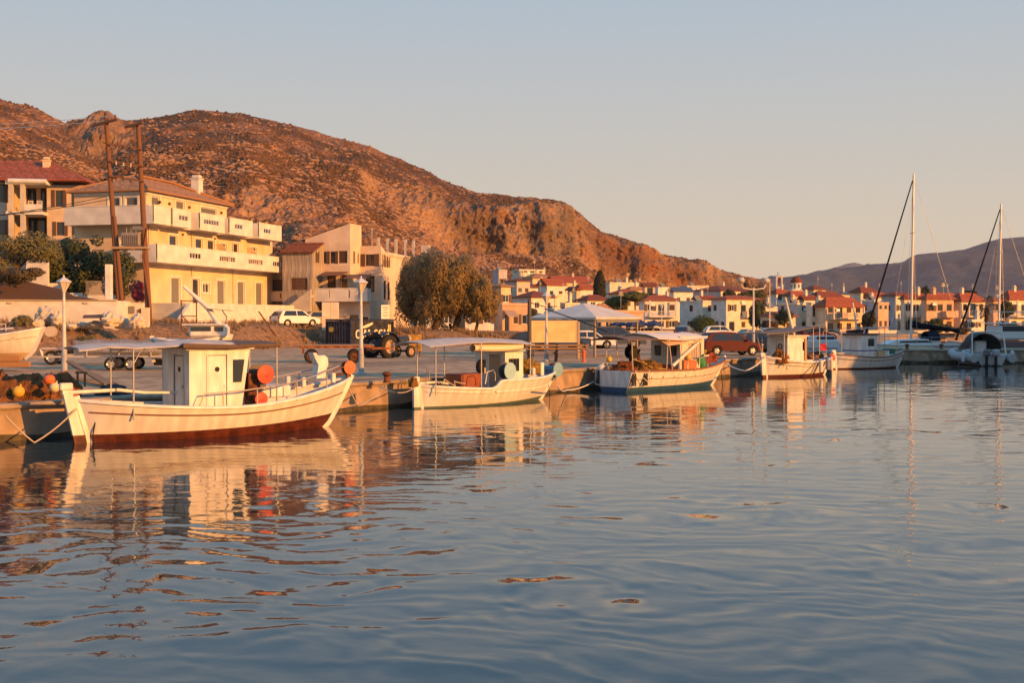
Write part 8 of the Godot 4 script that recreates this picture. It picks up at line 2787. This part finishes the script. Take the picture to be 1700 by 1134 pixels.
	for i in 7: s.cyl(f.p(0.18 + 0.1 * i, 0.62, 1, 0.4, -0.01), f.p(0.18 + 0.1 * i, 0.62, 1, 0.4, 0.012), 0.035, 0.035, 8)
	pieces("scupper", s, BLACK, b3)
	var t3 := b3.transform
	net_pile("orange brown net heap at the third boat's stern", t3 * Vector3(0.7, 0.9, 0.1), Vector3(0.6, 0.42, 0.6), Color(0.42, 0.13, 0.04), 71)
	net_pile("yellow brown rope heap amidships on the third boat", t3 * Vector3(1.8, 0.95, 0.4), Vector3(0.75, 0.48, 0.5), Color(0.40, 0.22, 0.06), 72)
	net_pile("dark red net heap under the third boat's cabin", t3 * Vector3(3.1, 0.85, 0.3), Vector3(0.7, 0.34, 0.6), Color(0.25, 0.07, 0.04), 73)
	for i in 6: rope(["first", "second", "third", "fourth", "fifth", "sixth"][i] + " yellow rope from the stern, draped over the third boat's rope heap", [t3 * Vector3(1.2 + 0.17 * i, 1.45 - 0.06 * i, 0.15), t3 * Vector3(1.45 + 0.17 * i, 1.3 - 0.05 * i, 0.6), t3 * Vector3(1.8 + 0.17 * i, 0.98, 1.0)], 0.035, M(0.5, 0.32, 0.07, 0.9))
	buoy("white round buoy at the third boat's left stern corner", t3 * Vector3(0.2, 0.82, -0.9), 0.2, PAINT)
	buoy("small yellow float above the third boat's stern nets", t3 * Vector3(0.4, 1.3, -0.6), 0.14, M(0.6, 0.42, 0.06, 0.5))
	crate("orange fish tub with yellow load beside the third boat's cabin", t3 * Vector3(4.35, 0.85, 1.0), Vector3(0.6, 0.5, 0.45), M(0.6, 0.2, 0.07, 0.6), 0.1, "tub")
	buoy("yellow float lying in the orange fish tub", t3 * Vector3(4.3, 1.3, 1.0), 0.17, M(0.62, 0.36, 0.05, 0.5))
	s = Sh.new()
	s.lathe([Vector2(0.0, 0), Vector2(0.26, 0), Vector2(0.33, 0.5), Vector2(0.36, 0.52), Vector2(0.3, 0.5), Vector2(0.24, 0.06), Vector2(0, 0.05)], Vector3.ZERO, 16, Basis(Vector3(0.4, 0, 1).normalized(), 0.5))
	var gt := part("tub", s, M(0.03, 0.22, 0.07, 0.5), self)
	gt.position = t3 * Vector3(5.6, 1.0, 0.85)
	tag(gt, "green plastic tub tilted on the third boat's side deck", "tub")
	crate("dark red crate forward of the green tub", t3 * Vector3(6.5, 1.05, 0.4), Vector3(0.4, 0.5, 0.4), M(0.2, 0.03, 0.03, 0.6), 0.2)
	net_pile("orange red net bag in the third boat's bow", t3 * Vector3(7.15, 1.2, 0.2), Vector3(0.36, 0.42, 0.3), Color(0.6, 0.13, 0.04), 75)
	net_pile("yellow cloth heap on the table before the third boat's cabin", t3 * Vector3(6.0, 1.62, 0.2), Vector3(0.5, 0.26, 0.4), Color(0.62, 0.46, 0.05), 76)
	s = Sh.new()
	s.box(Vector3(6.0, 1.52, 0.2), Vector3(1.1, 0.05, 0.9))
	for x in [5.5, 6.5]: s.box(Vector3(x, 1.2, 0.5), Vector3(0.05, 0.65, 0.05))
	part("bow_table", s, PAINT, b3)
	rope("mooring rope sagging from the third boat's stern to the quay, left", [t3 * Vector3(0.0, 0.4, -1.2), G(940, 648, 0.12), G(925, 640, 0.7)], 0.03, PAINT)
	rope("rope hanging from the third boat's stem into the water", [t3 * Vector3(8.3, 1.0, 0.0), t3 * Vector3(8.35, 0.3, 0.1), t3 * Vector3(8.4, -0.3, 0.1)], 0.02, BLACK)
	# ---- fourth boat
	g = G(1272, 627, 0.0)
	var b4 := thing("fishing_boat", "fourth white fishing boat with flat dark awning, brown net and hanging fenders", "fishing boat", Vector3(g.x, 0, g.z), deg_to_rad(42), "white fishing boats moored along the quay")
	mt = {"top": PAINT, "bottom": dark_bottom, "trim": M(0.2, 0.15, 0.12, 0.6), "cap": PAINT, "deck": deckm}
	f = hull(b4, 5.6, 2.2, 1.2, 0.86, 1.12, 0.2, 0.7, 0.15, 0.4, 0.25, mt, {"rudder": 1.3, "tiller": 1.0, "strakes": [0.62, 0.84]})
	s = Sh.new()
	s.wall(Vector3(1.0, 0.5, -0.7), Vector3.BACK, Vector3.LEFT, 1.4, 1.8, [[0.62, 0.2, 0.56, 1.45]], 0.04)
	s.wall(Vector3(1.0, 0.5, 0.7), Vector3.RIGHT, Vector3.BACK, 1.35, 1.8, [], 0.05)
	s.wall(Vector3(2.35, 0.5, 0.7), Vector3.RIGHT, Vector3.BACK, 0.5, 1.8, [[0.1, 1.0, 0.3, 0.5]], 0.05)
	s.wall(Vector3(2.85, 0.5, 0.7), Vector3.FORWARD, Vector3.RIGHT, 1.4, 1.8, [])
	s.wall(Vector3(2.85, 0.5, -0.7), Vector3.LEFT, Vector3.FORWARD, 1.85, 1.8, [])
	s.cbox(Vector3(1.95, 2.34, 0), Vector3(2.1, 0.09, 1.6), 0.02)
	n = part("cabin", s, PAINT, b4)
	s = Sh.new()
	s.cbox(Vector3(1.02, 1.42, 0.2), Vector3(0.03, 1.42, 0.52), 0.008)
	part("door", s, PAINT, n)
	s = Sh.new()
	var ring := []
	for i in 17: ring.append(Vector3(0.98, 1.75 + 0.13 * sin(TAU * i / 16), 0.2 + 0.13 * cos(TAU * i / 16)))
	s.tube(ring, 0.035, 6)
	part("wreath", s, M(0.12, 0.08, 0.05, 0.9), n)
	s = Sh.new()
	s.box(Vector3(2.6, 1.75, 0.665), Vector3(0.26, 0.46, 0.02))
	part("window", s, GLASS, n)
	s = Sh.new()
	s.cbox(Vector3(2.7, 1.45, 0.74), Vector3(0.2, 1.5, 0.05), 0.01)
	part("shutter", s, M(0.4, 0.22, 0.1, 0.7), n)
	s = Sh.new()
	s.sheet([PackedVector3Array([Vector3(-1.2, 2.5, -0.9), Vector3(-1.2, 2.54, 0), Vector3(-1.2, 2.5, 0.9)]), PackedVector3Array([Vector3(1.0, 2.58, -0.95), Vector3(1.0, 2.62, 0), Vector3(1.0, 2.58, 0.95)]), PackedVector3Array([Vector3(3.4, 2.85, -0.95), Vector3(3.4, 2.9, 0), Vector3(3.4, 2.85, 0.95)])], 0.04)
	n = part("awning", s, M(0.16, 0.13, 0.11, 0.9), b4)
	s = Sh.new()
	for q in [[-1.0, 0.0, 1.3], [0.6, 0.75, 0.9], [0.6, -0.75, 0.9], [3.3, 0.85, 0.8], [3.3, -0.85, 0.8], [4.6, 0.4, 0.9]]: s.cyl(Vector3(q[0] if q[0] > 0 else -0.3, q[2] - 0.3, q[1]), Vector3(q[0], 2.55 if q[0] < 3 else 2.85, q[1]), 0.028, 0.024, 6)
	s.tube([Vector3(3.0, 2.9, 0.9), Vector3(5.0, 2.98, 0.5), Vector3(5.6, 2.75, 0.2), Vector3(5.6, 2.6, 0)], 0.02)
	pieces("awning_pole", s, STEEL, n)
	s = Sh.new()
	s.tube([Vector3(2.6, 2.4, 0), Vector3(2.2, 3.4, 0), Vector3(1.75, 4.55, 0)], 0.1, 8, 0.055)
	part("mast", s, PAINT, b4)
	var t4 := b4.transform
	net_pile("pointed brown net heap before the fourth boat's cabin door", t4 * Vector3(0.75, 0.85, 0.35), Vector3(0.5, 0.72, 0.45), Color(0.52, 0.22, 0.06), 81)
	for i in 3:
		s = Sh.new()
		var fx: float = [3.55, 5.15, 4.4][i]
		var tt: float = fx / 6.2
		var w := f.half(tt, 0.8, 0.4) + 0.14
		s.lathe([Vector2(0, -0.35), Vector2(0.1, -0.3), Vector2(0.12, -0.1), Vector2(0.12, 0.25), Vector2(0.06, 0.36), Vector2(0.02, 0.45), Vector2(0, 0.45)], Vector3.ZERO, 12)
		var fm := part("fender", s, PAINT if i < 2 else M(0.2, 0.22, 0.3, 0.6), self)
		fm.position = t4 * Vector3(fx, 0.55 + 0.06 * i, w)
		tag(fm, ["long white fender hanging at the middle of the fourth boat's side", "white fender hanging near the fourth boat's bow", "bluish fender between the fourth boat's two white ones"][i], "fender")
	s = Sh.new()
	s.tube([t4 * Vector3(3.2, 0.85, 1.15), t4 * Vector3(2.4, 0.15, 1.3)], 0.045)
	single("boat_hook", s, M(0.3, 0.22, 0.14, 0.8), "pole leaning down over the fourth boat's near side", "pole")
	net_pile("red and white gear heap on the fourth boat's foredeck", t4 * Vector3(3.9, 1.0, 0.2), Vector3(0.5, 0.32, 0.5), Color(0.35, 0.2, 0.16), 82)
	net_pile("black gear heap in the fourth boat's bow", t4 * Vector3(4.7, 1.05, 0.1), Vector3(0.45, 0.32, 0.4), Color(0.03, 0.03, 0.035), 83)
	buoy("red and white buoy at the fourth boat's bow", t4 * Vector3(5.9, 0.75, 0.35), 0.26, M(0.5, 0.12, 0.07, 0.5))
	s = Sh.new()
	s.sheet([PackedVector3Array([Vector3(0, 0, 0), Vector3(0.0, -0.2, 0.02), Vector3(0.02, -0.42, 0)]), PackedVector3Array([Vector3(0.18, 0.03, 0.05), Vector3(0.2, -0.2, -0.03), Vector3(0.2, -0.4, 0.05)]), PackedVector3Array([Vector3(0.34, -0.03, 0), Vector3(0.36, -0.24, 0.04), Vector3(0.34, -0.42, 0)])], 0.01, Vector3(0, 0, 1))
	var fl := part("flag", s, M(0.55, 0.03, 0.05, 0.8), self)
	fl.position = t4 * Vector3(4.7, 1.85, 0.4)
	tag(fl, "small red flag over the fourth boat's bow", "flag")
	rope("white rope sagging from the fourth boat's stern to the quay", [t4 * Vector3(-0.1, 1.2, 0), G(1236, 616, 0.75), G(1195, 596, 0.98)], 0.035, PAINT)
	# ---- fifth boat
	g = G(1387, 613, 0.0)
	var b5 := thing("fishing_boat", "fifth white fishing boat, rightmost of the row, with blue cabin stripe and brown rail", "fishing boat", Vector3(g.x, 0, g.z), deg_to_rad(30), "white fishing boats moored along the quay")
	mt = {"top": PAINT, "bottom": dark_bottom, "trim": M(0.14, 0.07, 0.05, 0.6), "cap": M(0.2, 0.1, 0.06, 0.6), "deck": deckm}
	f = hull(b5, 5.6, 2.2, 1.02, 0.78, 1.28, 0.05, 0.75, 0.08, 0.4, 0.25, mt, {"rudder": 1.15, "tiller": 0.9, "strakes": [0.66]})
	s = Sh.new()
	s.wall(Vector3(1.3, 0.5, -0.75), Vector3.BACK, Vector3.LEFT, 1.5, 1.75, [[0.75, 0.1, 0.6, 1.5]], 0.04)
	s.wall(Vector3(1.3, 0.5, 0.75), Vector3.RIGHT, Vector3.BACK, 1.7, 1.75, [[0.85, 1.0, 0.6, 0.5]], 0.05)
	s.wall(Vector3(3.0, 0.5, 0.75), Vector3.FORWARD, Vector3.RIGHT, 1.5, 1.75, [])
	s.wall(Vector3(3.0, 0.5, -0.75), Vector3.LEFT, Vector3.FORWARD, 1.7, 1.75, [])
	s.cbox(Vector3(3.6, 1.0, 0), Vector3(1.4, 0.5, 1.3), 0.05)
	n = part("cabin", s, PAINT, b5)
	s = Sh.new()
	s.cbox(Vector3(2.15, 2.3, 0), Vector3(2.1, 0.1, 1.7), 0.02)
	part("cabin_roof", s, M(0.09, 0.05, 0.045, 0.7), n)
	s = Sh.new()
	s.box(Vector3(1.32, 1.35, 0.3), Vector3(0.03, 1.46, 0.56))
	part("door", s, M(0.62, 0.56, 0.48, 0.6), n)
	s = Sh.new()
	s.box(Vector3(2.45, 1.75, 0.715), Vector3(0.56, 0.46, 0.02))
	part("window", s, GLASS, n)
	s = Sh.new()
	s.box(Vector3(2.15, 1.22, 0.757), Vector3(1.7, 0.07, 0.012))
	s.box(Vector3(1.293, 1.22, 0), Vector3(0.012, 0.07, 1.5))
	s.box(Vector3(3.6, 1.22, 0.655), Vector3(1.4, 0.06, 0.012))
	part("stripe", s, M(0.03, 0.06, 0.22, 0.5), n)
	s = Sh.new()
	for z in [-0.8, 0.8]: s.tube([Vector3(-0.4, 2.2, z), Vector3(-0.3, 2.55, z), Vector3(1.5, 2.68, z), Vector3(5.2, 2.75, z * 0.7)], 0.024)
	for q in [[-0.2, 0.7], [-0.2, -0.7], [3.0, 0.9], [5.1, 0.55], [5.1, -0.55]]: s.cyl(Vector3(q[0], 0.85, q[1]), Vector3(q[0], 2.55 if q[0] < 2 else 2.7, q[1]), 0.026, 0.022, 6)
	s.box(Vector3(3.8, 2.74, 0), Vector3(2.6, 0.05, 1.1))
	part("awning_frame", s, M(0.42, 0.36, 0.3, 0.6), b5)
	s = Sh.new()
	s.tube([Vector3(2.0, 2.35, -0.1), Vector3(1.85, 3.3, -0.1), Vector3(1.6, 4.4, -0.1)], 0.07, 8, 0.05)
	part("mast", s, PAINT, b5)
	s = Sh.new()
	s.cbox(Vector3(1.6, 2.5, 0.1), Vector3(1.0, 0.25, 0.7), 0.05)
	part("roof_box", s, BLACK, b5)
	crate("green fish crate in the fifth boat's bow", b5.transform * Vector3(4.6, 0.95, 0.3), Vector3(0.7, 0.35, 0.5), M(0.05, 0.14, 0.09, 0.6), 0.0)
	crate("pale wooden crate at the foot of the fifth boat's pole", b5.transform * Vector3(3.2, 0.78, 0.85), Vector3(0.5, 0.4, 0.4), M(0.55, 0.38, 0.2, 0.7), 0.1)
	rope("thin rope hanging from the fifth boat's bow into the water", [b5.transform * Vector3(6.1, 1.1, 0), b5.transform * Vector3(6.2, 0.4, 0.2), b5.transform * Vector3(6.2, -0.3, 0.2)], 0.016, BLACK)
	# ---- sports cruiser behind the fourth boat
	g = P(1328, 600, 84)
	var o := thing("motor_cruiser", "white motor cruiser with dark curved targa arch between fourth and fifth boats", "motor boat", Vector3(g.x, 0, -86), 0.35)
	mt = {"top": M(0.6, 0.6, 0.6, 0.35), "bottom": BLACK, "trim": BLACK, "cap": M(0.6, 0.6, 0.6, 0.35), "deck": deckm}
	hull(o, 5.0, 2.2, 1.0, 1.05, 1.3, 0.0, 0.9, 0.1, 0.3, 0.15, mt, {"transom": true, "strakes": [0.7]})
	s = Sh.new()
	s.cbox(Vector3(2.2, 1.5, 0), Vector3(2.2, 0.7, 1.7), 0.12)
	s.cbox(Vector3(2.2, 1.95, 0), Vector3(1.7, 0.35, 1.4), 0.1)
	n = part("cabin", s, M(0.6, 0.6, 0.6, 0.35), o)
	s = Sh.new()
	s.cbox(Vector3(2.2, 1.95, 0.0), Vector3(1.5, 0.2, 1.46), 0.03)
	part("window", s, GLASS, n)
	s = Sh.new()
	for z in [-0.85, 0.85]: s.tube([Vector3(0.3, 1.2, z), Vector3(0.7, 2.3, z), Vector3(1.8, 2.62, z * 0.9), Vector3(3.2, 2.35, z * 0.9), Vector3(4.2, 1.7, z * 0.7)], 0.05)
	part("arch", s, BLACK, o)
	# ---- inflatable-sided motorboat seen from astern
	g = G(1645, 608, 0.0)
	o = thing("motorboat", "white motorboat seen from astern, with twin outboards and black canopy", "motor boat", Vector3(g.x, 0, g.z), deg_to_rad(92))
	mt = {"top": M(0.42, 0.42, 0.42, 0.4), "bottom": BLACK, "trim": BLACK, "cap": M(0.55, 0.56, 0.57, 0.4), "deck": deckm}
	hull(o, 5.5, 2.5, 0.75, 0.85, 1.1, 0.0, 0.8, 0.05, 0.3, 0.2, mt, {"transom": true, "strakes": [0.35]})
	for z in [-1.35, 1.35]:
		s = Sh.new()
		s.tube([Vector3(-0.3, 0.55, z), Vector3(0.0, 0.55, z), Vector3(3.0, 0.6, z), Vector3(5.2, 0.8, z * 0.55)], 0.3, 12)
		part("side_tube", s, M(0.33, 0.33, 0.33, 0.6), o)
	for z in [-0.5, 0.15]:
		s = Sh.new()
		s.cbox(Vector3(-0.35, 0.95, z), Vector3(0.5, 0.5, 0.42), 0.12)
		n = part("outboard", s, M(0.32, 0.33, 0.35, 0.35) if z > 0 else M(0.12, 0.12, 0.125, 0.35), o)
		s = Sh.new()
		s.cbox(Vector3(-0.35, 0.35, z), Vector3(0.22, 0.8, 0.16), 0.04)
		part("leg", s, BLACK, n)
		s = Sh.new()
		s.cbox(Vector3(-0.35, 0.12, z), Vector3(0.5, 0.05, 0.34), 0.02)
		part("cavitation_plate", s, BLACK, n)
	s = Sh.new()
	s.cbox(Vector3(2.2, 1.3, 0), Vector3(0.8, 0.9, 0.9), 0.1)
	part("console", s, M(0.6, 0.6, 0.6, 0.4), o)
	s = Sh.new()
	s.quad(Vector3(2.55, 1.7, -0.5), Vector3(2.55, 1.7, 0.5), Vector3(2.8, 2.2, 0.4), Vector3(2.8, 2.2, -0.4))
	part("windscreen", s, GLASS, o)
	s = Sh.new()
	for z in [-1.2, 1.2]: s.tube([Vector3(0.4, 0.8, z), Vector3(0.6, 1.9, z * 0.95), Vector3(0.7, 2.35, z * 0.9)], 0.05)
	s.tube([Vector3(0.7, 2.35, -1.08), Vector3(0.7, 2.42, 0), Vector3(0.7, 2.35, 1.08)], 0.055)
	part("roll_bar", s, PAINT, o)
	s = Sh.new()
	var rws := []
	for i in 9:
		var a := PI * i / 8.0
		rws.append(PackedVector3Array([Vector3(1.0, 1.2 + 1.1 * sin(a), -1.15 * cos(a)), Vector3(2.4, 1.15 + 1.25 * sin(a), -1.15 * cos(a)), Vector3(3.4, 1.1 + 0.5 * sin(a), -1.0 * cos(a))]))
	s.sheet(rws, 0.03, Vector3.DOWN)
	part("canopy", s, BLACK, o)
	for z in [-1.75, 1.75]:
		s = Sh.new()
		s.lathe([Vector2(0, -0.4), Vector2(0.14, -0.34), Vector2(0.16, -0.1), Vector2(0.15, 0.3), Vector2(0.05, 0.45), Vector2(0, 0.46)], Vector3.ZERO, 12)
		var fm := part("fender", s, M(0.5, 0.5, 0.52, 0.6), self)
		fm.position = o.transform * Vector3(0.6, 0.65, z)
		tag(fm, "grey fender hanging on the motorboat's left side" if z < 0 else "grey fender hanging on the motorboat's right side", "fender")
	# ---- yachts beyond the pier
	for k in 2:
		var d: float = [104.0, 112.0][k]
		var mu: float = [1513.0, 1661.0][k]
		g = P(mu, 560, d)
		var ya := thing("sailing_yacht", ["sailing yacht with tall pale mast and black boom cover behind the pier", "second sailing yacht, partly cut by the right edge, with dark boom cover"][k], "sailing yacht", Vector3(g.x - 4.4, 0, -d), [0.05, 0.12][k], "sailing yachts behind the pier")
		mt = {"top": M(0.66, 0.66, 0.66, 0.35), "bottom": M(0.03, 0.05, 0.12, 0.5), "trim": M(0.05, 0.08, 0.2, 0.5), "cap": M(0.6, 0.58, 0.54, 0.4), "deck": deckm}
		# its bow points to the left, so the hull is turned round under it
		var hl := Node3D.new()
		hl.name = "hull_shell"
		ya.add_child(hl)
		hl.rotation.y = PI
		hl.position = Vector3(9.2, 0, 0)
		hull(hl, 9.0, 3.2, 1.15, 1.1, 1.3, -0.1, 0.9, 0.1, 0.4, 0.06, mt, {"transom": true, "strakes": [0.8]})
		s = Sh.new()
		s.prism([Vector2(1.9, 1.1), Vector2(2.7, 1.5), Vector2(5.2, 1.62), Vector2(6.6, 1.5), Vector2(6.7, 1.1)], Vector3(0, 0, -0.9), Vector3.RIGHT, UP, Vector3.BACK * 1.8)
		n = part("coachroof", s, M(0.66, 0.66, 0.66, 0.35), ya)
		s = Sh.new()
		s.prism([Vector2(3.0, 1.27), Vector2(3.2, 1.42), Vector2(5.4, 1.47), Vector2(6.0, 1.3)], Vector3(0, 0, 0.9), Vector3.RIGHT, UP, Vector3.BACK * 0.012)
		part("window", s, GLASS, n)
		var mh: float = Yat([289.0, 338.0][k], d)
		s = Sh.new()
		s.cyl(Vector3(4.4, 1.5, 0), Vector3(4.55, mh, 0), 0.11, 0.085, 10)
		for h in [0.38, 0.68]: s.box(Vector3(4.45, mh * h, 0), Vector3(0.07, 0.05, 1.7 - h))
		s.cyl(Vector3(4.55, mh, 0), Vector3(4.6, mh + 0.5, 0), 0.015, 0.01, 4)
		n = part("mast", s, M(0.62, 0.58, 0.52, 0.35, {"metal": 0.3}), ya)
		s = Sh.new()
		s.tube([Vector3(4.5, 2.9, 0), Vector3(5.4, 2.68, 0), Vector3(7.0, 2.5, 0), Vector3(8.6, 2.3, 0)], 0.32, 10, 0.12)
		part("boom_cover", s, M(0.012, 0.013, 0.02, 0.95, {"spec": 0.1}), n)
		s = Sh.new()
		s.tube([Vector3(0.2, 1.35, 0), Vector3(1.3, mh * 0.3, 0), Vector3(4.45, mh * 0.965, 0)], 0.13, 8, 0.05)
		part("furled_sail", s, M(0.012, 0.013, 0.019, 0.95, {"spec": 0.1}), n)
		s = Sh.new()
		s.tube([Vector3(4.55, mh * 0.99, 0), Vector3(9.1, 1.2, 0)], 0.018, 4)
		for z in [-1.2, 1.2]:
			s.tube([Vector3(4.5, mh * 0.96, 0), Vector3(4.46, mh * 0.66, z * 0.4), Vector3(4.44, mh * 0.38, z * 0.6), Vector3(4.5, 1.15, z)], 0.014, 4)
		s.tube([Vector3(4.5, mh * 0.9, 0), Vector3(2.4, 1.2, 0)], 0.012, 4)
		pieces("shroud", s, STEEL, n)
		s = Sh.new()
		var rr := []
		for i in 7:
			var a := PI * i / 6.0
			rr.append(PackedVector3Array([Vector3(5.6, 1.5 + 0.75 * sin(a), -1.0 * cos(a)), Vector3(6.3, 1.5 + 0.85 * sin(a), -1.05 * cos(a)), Vector3(6.6, 1.5 + 0.7 * sin(a), -1.05 * cos(a))]))
		s.sheet(rr, 0.03)
		part("spray_hood", s, M(0.016, 0.02, 0.035, 0.95, {"spec": 0.1}), ya)
		s = Sh.new()
		for z in [-1.4, 1.4]:
			s.tube([Vector3(0.6, 1.85, z * 0.3), Vector3(3.0, 1.75, z), Vector3(8.6, 1.75, z)], 0.015, 4)
			for i in 6: s.cyl(Vector3(1.6 + 1.35 * i, 1.1, z * 0.97), Vector3(1.6 + 1.35 * i, 1.76, z), 0.016, 0.016, 5)
		part("lifeline", s, STEEL, ya)
	# black tarpaulined dinghy by the yacht and a wheelhouse boat at the right edge
	g = P(1680, 570, 97)
	o = thing("motor_cruiser", "large dark-hulled cruiser with white wheelhouse at the right edge", "motor boat", Vector3(g.x - 0.5, 0, -98.5), 0.1)
	mt = {"top": M(0.15, 0.15, 0.17, 0.35), "bottom": BLACK, "trim": M(0.35, 0.1, 0.06, 0.5), "cap": M(0.4, 0.12, 0.07, 0.5), "deck": deckm}
	hull(o, 8.0, 2.8, 1.5, 1.5, 1.9, 0.0, 0.9, 0.1, 0.4, 0.1, mt, {"transom": true, "strakes": [0.8]})
	s = Sh.new()
	s.cbox(Vector3(1.2, 2.2, 0), Vector3(3.6, 1.2, 2.2), 0.15)
	s.cbox(Vector3(1.0, 2.95, 0), Vector3(3.4, 0.12, 2.4), 0.04)
	n = part("wheelhouse", s, M(0.6, 0.6, 0.6, 0.35), o)
	s = Sh.new()
	s.cbox(Vector3(1.2, 2.5, 0), Vector3(3.0, 0.45, 2.24), 0.05)
	part("window", s, GLASS, n)
	s = Sh.new()
	for x in [-0.3, 2.2]: s.cyl(Vector3(x, 2.95, 0.8), Vector3(x + 0.2, 3.9, 0.7), 0.04, 0.04, 6)
	s.box(Vector3(1.1, 3.9, 0), Vector3(3.0, 0.06, 1.8))
	part("flybridge", s, PAINT, o)

func build_details() -> void:
	# the pale edge line of the pier and a few bollards
	for i in 5:
		var at := Vector3(30.0, 1.02, -91.6) + Vector3(2.6 * i, 0, 0)
		if i >= 3: at = G([655, 930][i - 3], [636, 618][i - 3], 1.0) - QN * 0.35
		var s := Sh.new()
		s.lathe([Vector2(0.16, 0), Vector2(0.13, 0.06), Vector2(0.1, 0.22), Vector2(0.17, 0.3), Vector2(0.17, 0.36), Vector2(0.08, 0.4), Vector2(0, 0.4)], Vector3.ZERO, 14)
		var o := part("bollard", s, RUST, self)
		o.position = at
		tag(o, ["rusty bollard on the pier behind the fifth boat's bow", "second rusty bollard along the pier, below the tall mast", "third rusty bollard along the pier, right of the tall mast", "rusty bollard on the quay left of the second boat", "rusty bollard on the quay between second and third boats"][i], "bollard", "mooring bollards")
